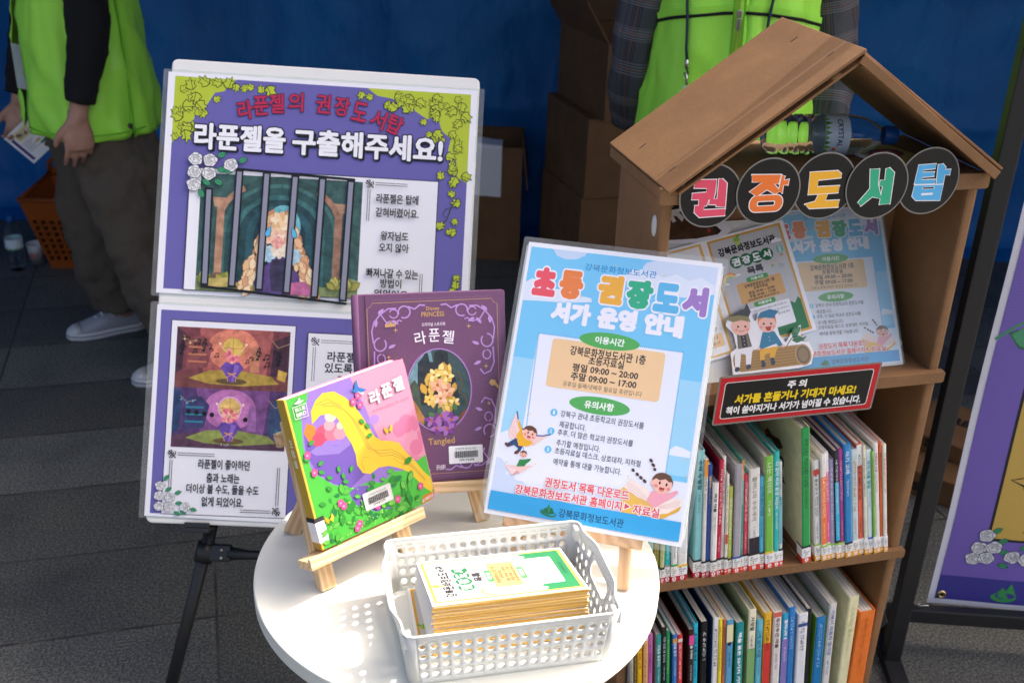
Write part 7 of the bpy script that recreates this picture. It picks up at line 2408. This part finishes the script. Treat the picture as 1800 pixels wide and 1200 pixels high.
face_bits(p1, HC1, F1, L1, Z1, .078, .6)
for o in p1.children:
    if o.name.startswith(('hair', 'eyes', 'mouth')):
        W1(o)
tr = MB()
loft(tr, [(C1 + Z1 * .70, F1, L1, .135, .175), (C1 + Z1 * .82, F1, L1, .135, .18), (C1 + Z1 * .93, F1, L1, .115, .16)], BROWN, 28)
for h_, k_, a_ in ((HF, KF, AF), (HN, KN, AN)):
    pts = [h_, h_.lerp(k_, .5), k_, k_.lerp(a_, .5), a_ + Z1 * .015]
    loft(tr, [(p, F1, L1, ru, rv) for p, ru, rv in zip(pts, (.135, .128, .118, .112, .098), (.105, .102, .098, .095, .085))], BROWN, 24)
t_ = fuse(tr, 'trousers', p1, .011, 6)
md = t_.modifiers.new('folds', 'DISPLACE')
tx = bpy.data.textures.new('folds', 'CLOUDS'); tx.noise_scale = .085; tx.noise_depth = 4
md.texture = tx; md.strength = .055; md.mid_level = .5; md.texture_coords = 'LOCAL'
W1(t_)
W1(sleeve('sleeve', [sh_n, el_n, el_n.lerp(wr_n, .80)], [.066, .056, .042], BLACKWOOL, p1, None, .007, 1.0))
W1(sleeve('sleeve', [sh_f, el_f, el_f.lerp(wr_f, .90)], [.066, .054, .044], BLACKWOOL, p1, None, .006, 2.0))
vf = C1 + F1 * .02
secs = [(vf + Z1 * .735, F1, L1, .180, .222), (vf + Z1 * .85, F1, L1, .178, .212), (vf + Z1 * 1.0, F1, L1, .172, .20), (vf + Z1 * 1.15, F1, L1, .158, .198), (vf + Z1 * 1.27, F1, L1, .12, .19), (vf + Z1 * 1.335, F1, L1, .08, .12), (vf + Z1 * 1.36, F1, L1, .06, .075)]
vest = W1(shell_cloth('vest', secs, LIME, p1, 80, (radians(14), radians(352)), .018, 4.0))
b = MB()
for sg, a in ((1, radians(14)), (-1, radians(352))):
    pts = []
    for i in range(len(secs)):
        c, u, v, ru, rv = secs[i]
        pts.append(V(c) + V(u) * cos(a) * (ru + .004) + V(v) * sin(a) * (rv + .004))
    b.tube(pts, .004, simple('lime_zip', (.30, .62, .03), .4), None, 6)
zo = b.build('zipper', vest); zo.matrix_parent_inverse = p1.matrix_basis.inverted() @ Matrix.Identity(4)
for o, c, f in ((AF, V((-1.262, 3.462, 0)), V((-.235, -.133, 0))), (AN, V((-.94, 3.145, 0)), V((-.9, -.42, 0)))):
    sneaker(p1, c, f)
for o in p1.children:
    if o.name.startswith('shoe'):
        W1(o)
def seam(secs_, a, m, parent, name, z0=None):
    pts = []
    for i in range(len(secs_) - 1):
        for k in range(4):
            q = k / 4
            c0, u, v, r0, r1 = secs_[i]; c1, _u, _v, r2, r3 = secs_[i + 1]
            pts.append(V(c0).lerp(V(c1), q) + V(u) * cos(a) * (r0 + (r2 - r0) * q + .008) + V(v) * sin(a) * (r1 + (r3 - r1) * q + .008))
    return MB().tube(pts, .003, m, None, 6).build(name, parent)
SEAM = simple('lime_seam', (.16, .55, .02), .5)
W1(seam(secs, radians(118), SEAM, p1, 'vest_seam'))
c0, u0, v0, r0, r1 = secs[0]
b = MB(); b.tube([V(c0) + Z1 * .022 + V(u0) * cos(a) * (r0 + .010) + V(v0) * sin(a) * (r1 + .010) for a in [radians(16 + k * 4) for k in range(84)]], .0022, SEAM, None, 6)
W1(b.build('hem_stitching', p1))
# leaflet held in the far hand
hl = thing('handbill', 'white handbill with purple and green print held by the person in brown trousers', 'leaflet', frame((-1.515, 3.372, .590), (.72, .1, .62), (-.62, -.22, .72)))
sheet('paper', 100, 112, 'eeeeee', hl, None, 'pap', .0006)
A = Art('pap'); A.rect(8, 8, 18, 92, '4a3a80'); A.rr(26, 70, 92, 104, 3, 'f0e6b8')
for k in range(6): A.rect(32, 76 + k * 4, 84 - (k * 11) % 20, 77.4 + k * 4, '8a8a70')
for k in range(8): A.rect(24, 30 + k * 4.6, 70 - (k * 17) % 24, 31.4 + k * 4.6, '9a9aa0')
A.rect(70, 26, 96, 34, '2f8f4a'); A.rect(62, 40, 78, 46, 'e0a92f'); A.ell(80, 16, 9, 8, '6a3a34'); A.rect(84, 60, 98, 66, '4a3a80')
A.build('print', hl)
ln = thing('lanyard', 'dark lanyard with a clear card holder on the person in brown trousers', 'lanyard', Matrix.Translation((-1.44, 3.255, .9)))
b = MB()
b.tube([(.03, .03, .42), (.008, -.012, .25), (0, -.016, .11)], .0028, simple('dark_teal_cord', (.004, .03, .045), .6), None, 8)
b.build('cord', ln)
MB().tube([(0, -.016, .11), (0, -.018, .085)], .005, STEEL, None, 8).build('clip', ln)
MB().box((-.03, -.020, -.045), (.03, -.0165, .085), m_film(.4), .002, Matrix.Rotation(radians(-30), 4, 'Z')).build('card_holder', ln)

# ---- person 2: facing us behind the bookcase
F2, L2 = V((.02, -1, 0)).normalized(), V((1, .02, 0)).normalized()
C2 = V((.474, 2.60, 0))
p2 = thing('person', 'person facing us behind the cardboard roof in a zipped lime vest over grey plaid', 'person', Matrix.Translation((C2.x, C2.y, 0)))
def W2(o):
    o.matrix_parent_inverse = p2.matrix_basis.inverted(); return o
b = MB()
loft(b, [(C2 + Z1 * .80, F2, L2, .11, .15), (C2 + Z1 * .95, F2, L2, .115, .16), (C2 + Z1 * 1.1, F2, L2, .105, .145), (C2 + Z1 * 1.25, F2, L2, .11, .155), (C2 + Z1 * 1.40, F2, L2, .085, .18), (C2 + Z1 * 1.45, F2, L2, .06, .1)], SKIN, 20)
limb(b, [C2 + Z1 * 1.42, C2 + Z1 * 1.52 + F2 * .02], [.056, .052], SKIN)
HC2 = C2 + F2 * .03 + Z1 * 1.62
head(b, HC2, F2, L2, Z1)
arms = []
for s in (-1, 1):
    sh, el = C2 + L2 * s * .188 + Z1 * 1.385, C2 + L2 * s * (.222 if s < 0 else .252) - F2 * .02 + Z1 * 1.115
    wr = C2 + L2 * s * (.20 if s < 0 else .225) + F2 * (-.12 if s < 0 else .06) + Z1 * (.965 if s < 0 else .93)
    arms.append((s, sh, el, wr))
    limb(b, [sh, el, wr], [.047, .038, .027], SKIN)
    hand(b, wr, (V((-.5 * s, .5 if s < 0 else -.15, -.75))), -L2 * s, F2, .35, .98)
for s in (-1, 1):
    limb(b, [C2 + L2 * s * .085 + Z1 * .80, C2 + L2 * s * .09 + Z1 * .45, C2 + L2 * s * .095 + Z1 * .09], [.085, .058, .038], SKIN)
W2(fuse(b, 'body', p2, .0056))
face_bits(p2, HC2, F2, L2, Z1, .078, .5)
for o in p2.children:
    if o.name.startswith(('hair', 'eyes', 'mouth')):
        W2(o)
tr = MB()
loft(tr, [(C2 + Z1 * .74, F2, L2, .13, .175), (C2 + Z1 * .88, F2, L2, .13, .175), (C2 + Z1 * 1.0, F2, L2, .12, .165)], NAVY, 28)
for s in (-1, 1):
    h_, a_ = C2 + L2 * s * .088 + Z1 * .80, C2 + L2 * s * .1 + Z1 * .06
    loft(tr, [(h_.lerp(a_, q), F2, L2, r, r * .9) for q, r in ((0, .115), (.3, .105), (.55, .095), (1, .085))], NAVY, 22)
W2(fuse(tr, 'trousers', p2, .012, 6))
for s, sh, el, wr in arms:
    W2(sleeve('sleeve', [sh, el, wr], [.058, .053, .044], PLAID, p2, True, .010, 3.0 + s, 36, 13))
secs = [(C2 + Z1 * .965, F2, L2, .155, .203), (C2 + Z1 * 1.08, F2, L2, .150, .190), (C2 + Z1 * 1.2, F2, L2, .146, .186), (C2 + Z1 * 1.32, F2, L2, .135, .186), (C2 + Z1 * 1.41, F2, L2, .10, .178), (C2 + Z1 * 1.465, F2, L2, .075, .11), (C2 + Z1 * 1.49, F2, L2, .062, .08)]
v2 = W2(shell_cloth('vest', secs, LIME, p2, 96, None, .011, 9.0))
def on_vest(a, z, off=.004):
    for i in range(len(secs) - 1):
        z0, z1 = secs[i][0].z, secs[i + 1][0].z
        if z0 <= z <= z1:
            q = (z - z0) / (z1 - z0)
            ru = secs[i][3] + (secs[i + 1][3] - secs[i][3]) * q; rv = secs[i][4] + (secs[i + 1][4] - secs[i][4]) * q
            c = V((C2.x, C2.y, z)); d = F2 * cos(a) * ru + L2 * sin(a) * rv
            qn = noise.noise(V((cos(a) * 2.0 + 9.0, sin(a) * 2.0, z * 7 * .45))) * 1.2 + noise.noise(V((cos(a) * 5 + 9.0, sin(a) * 5, z * 7))) * .6 + noise.noise(V((a * 3.0, 9.0, z * 17))) * .25 + max(0, 1 - abs(noise.noise(V((a % (2 * pi) * 1.6 + 27.0, z * 5.5 + a % (2 * pi), 9.0)))) * 2.2) ** 3 * .55
            return c + d + d.normalized() * (qn * .011 + .0025 + off)
LZ = simple('lime_zip', (.30, .62, .03), .4)
def ribbon(pa, pb, m, b):
    n = len(pa)
    b.add(list(pa) + list(pb), [(i, i + 1, n + i + 1, n + i) for i in range(n - 1)], m, None, True)
b = MB(); zs = [.97 + k * .02 for k in range(23)]
az = -.1
ribbon([on_vest(az - .055, z, .002) for z in zs], [on_vest(az + .055, z, .002) for z in zs], LZ, b)
b.tube([on_vest(az, z, .004) for z in zs], .0022, simple('zip_teeth', (.35, .55, .05), .4), None, 6)
for sg in (-1, 1):
    b.tube([on_vest(az + sg * .06, z, .002) for z in zs], .0016, simple('lime_seam', (.16, .55, .02), .5), None, 5)
zz = W2(b.build('zipper', p2))
b = MB()
pz = 1.262
b.box((-.006, -.002, -.002), (.006, .004, .012), STEEL, .0015, Matrix.Translation(on_vest(az, pz, .006)))
b.box((-.0045, -.004, -.030), (.0045, -.002, -.004), STEEL, .0012, Matrix.Translation(on_vest(az, pz, .006)))
o = b.build('zip_pull', zz); 
b = MB()
for a0, a1 in ((-1.25, -.17), (-.03, 1.2)):
    aa = [a0 + (a1 - a0) * k / 16 for k in range(17)]
    b.tube([on_vest(a, 1.268 - .036 * (abs(a) / 1.2) ** 1.5, .002) for a in aa], .0034, BLACKWOOL, None, 7)
    ribbon([on_vest(a, 1.272 - .036 * (abs(a) / 1.2) ** 1.5, .0015) for a in aa], [on_vest(a, 1.285 - .036 * (abs(a) / 1.2) ** 1.5, .004) for a in aa], LIME, b)
W2(b.build('piping', p2))
ly = thing('lanyard', 'dark teal lanyard with a clear name-card holder hanging on the lime vest behind the bookcase', 'lanyard', Matrix.Translation(on_vest(-.62, 1.10, .01)))
CORD = simple('dark_teal_cord', (.004, .03, .045), .6)
inv = ly.matrix_basis.inverted()
b = MB()
def cordpts(a0, z0, a1, z1):
    return [inv @ on_vest(a0 + (a1 - a0) * k / 12, z0 + (z1 - z0) * k / 12, .007) for k in range(13)]
b.tube(cordpts(-.72, 1.44, -.60, 1.165), .0032, CORD, None, 8)
b.build('cord', ly)
MB().tube(cordpts(.30, 1.44, .20, 1.165), .0032, CORD, None, 8).build('cord', ly)
b = MB()
q = inv @ on_vest(-.60, 1.165, .008)
b.tube([q, q + V((.002, 0, -.02))], .0042, STEEL, None, 8); b.tube([q + V((.002, 0, -.03)), q + V((.005, 0, -.055))], .0032, STEEL, None, 8)
b.tube([q + V((.002, 0, -.02)), q + V((.006, -.001, -.03)), q + V((.001, -.001, -.038)), q + V((-.002, 0, -.028))], .0022, CORD, None, 6)
b.build('clip', ly)
card = MB(); card.box((-.004, -.004, -.15), (.088, -.002, -.056), m_film(.35), .001, Matrix.Translation(q)); card.box((.002, -.0036, -.145), (.082, -.0026, -.075), ink('f0ecec', 'pap'), 0, Matrix.Translation(q))
card.box((.001, -.0042, -.0765), (.083, -.0037, -.0745), ink('e0b23a', 'pap'), 0, Matrix.Translation(q))
card.build('card_holder', ly)
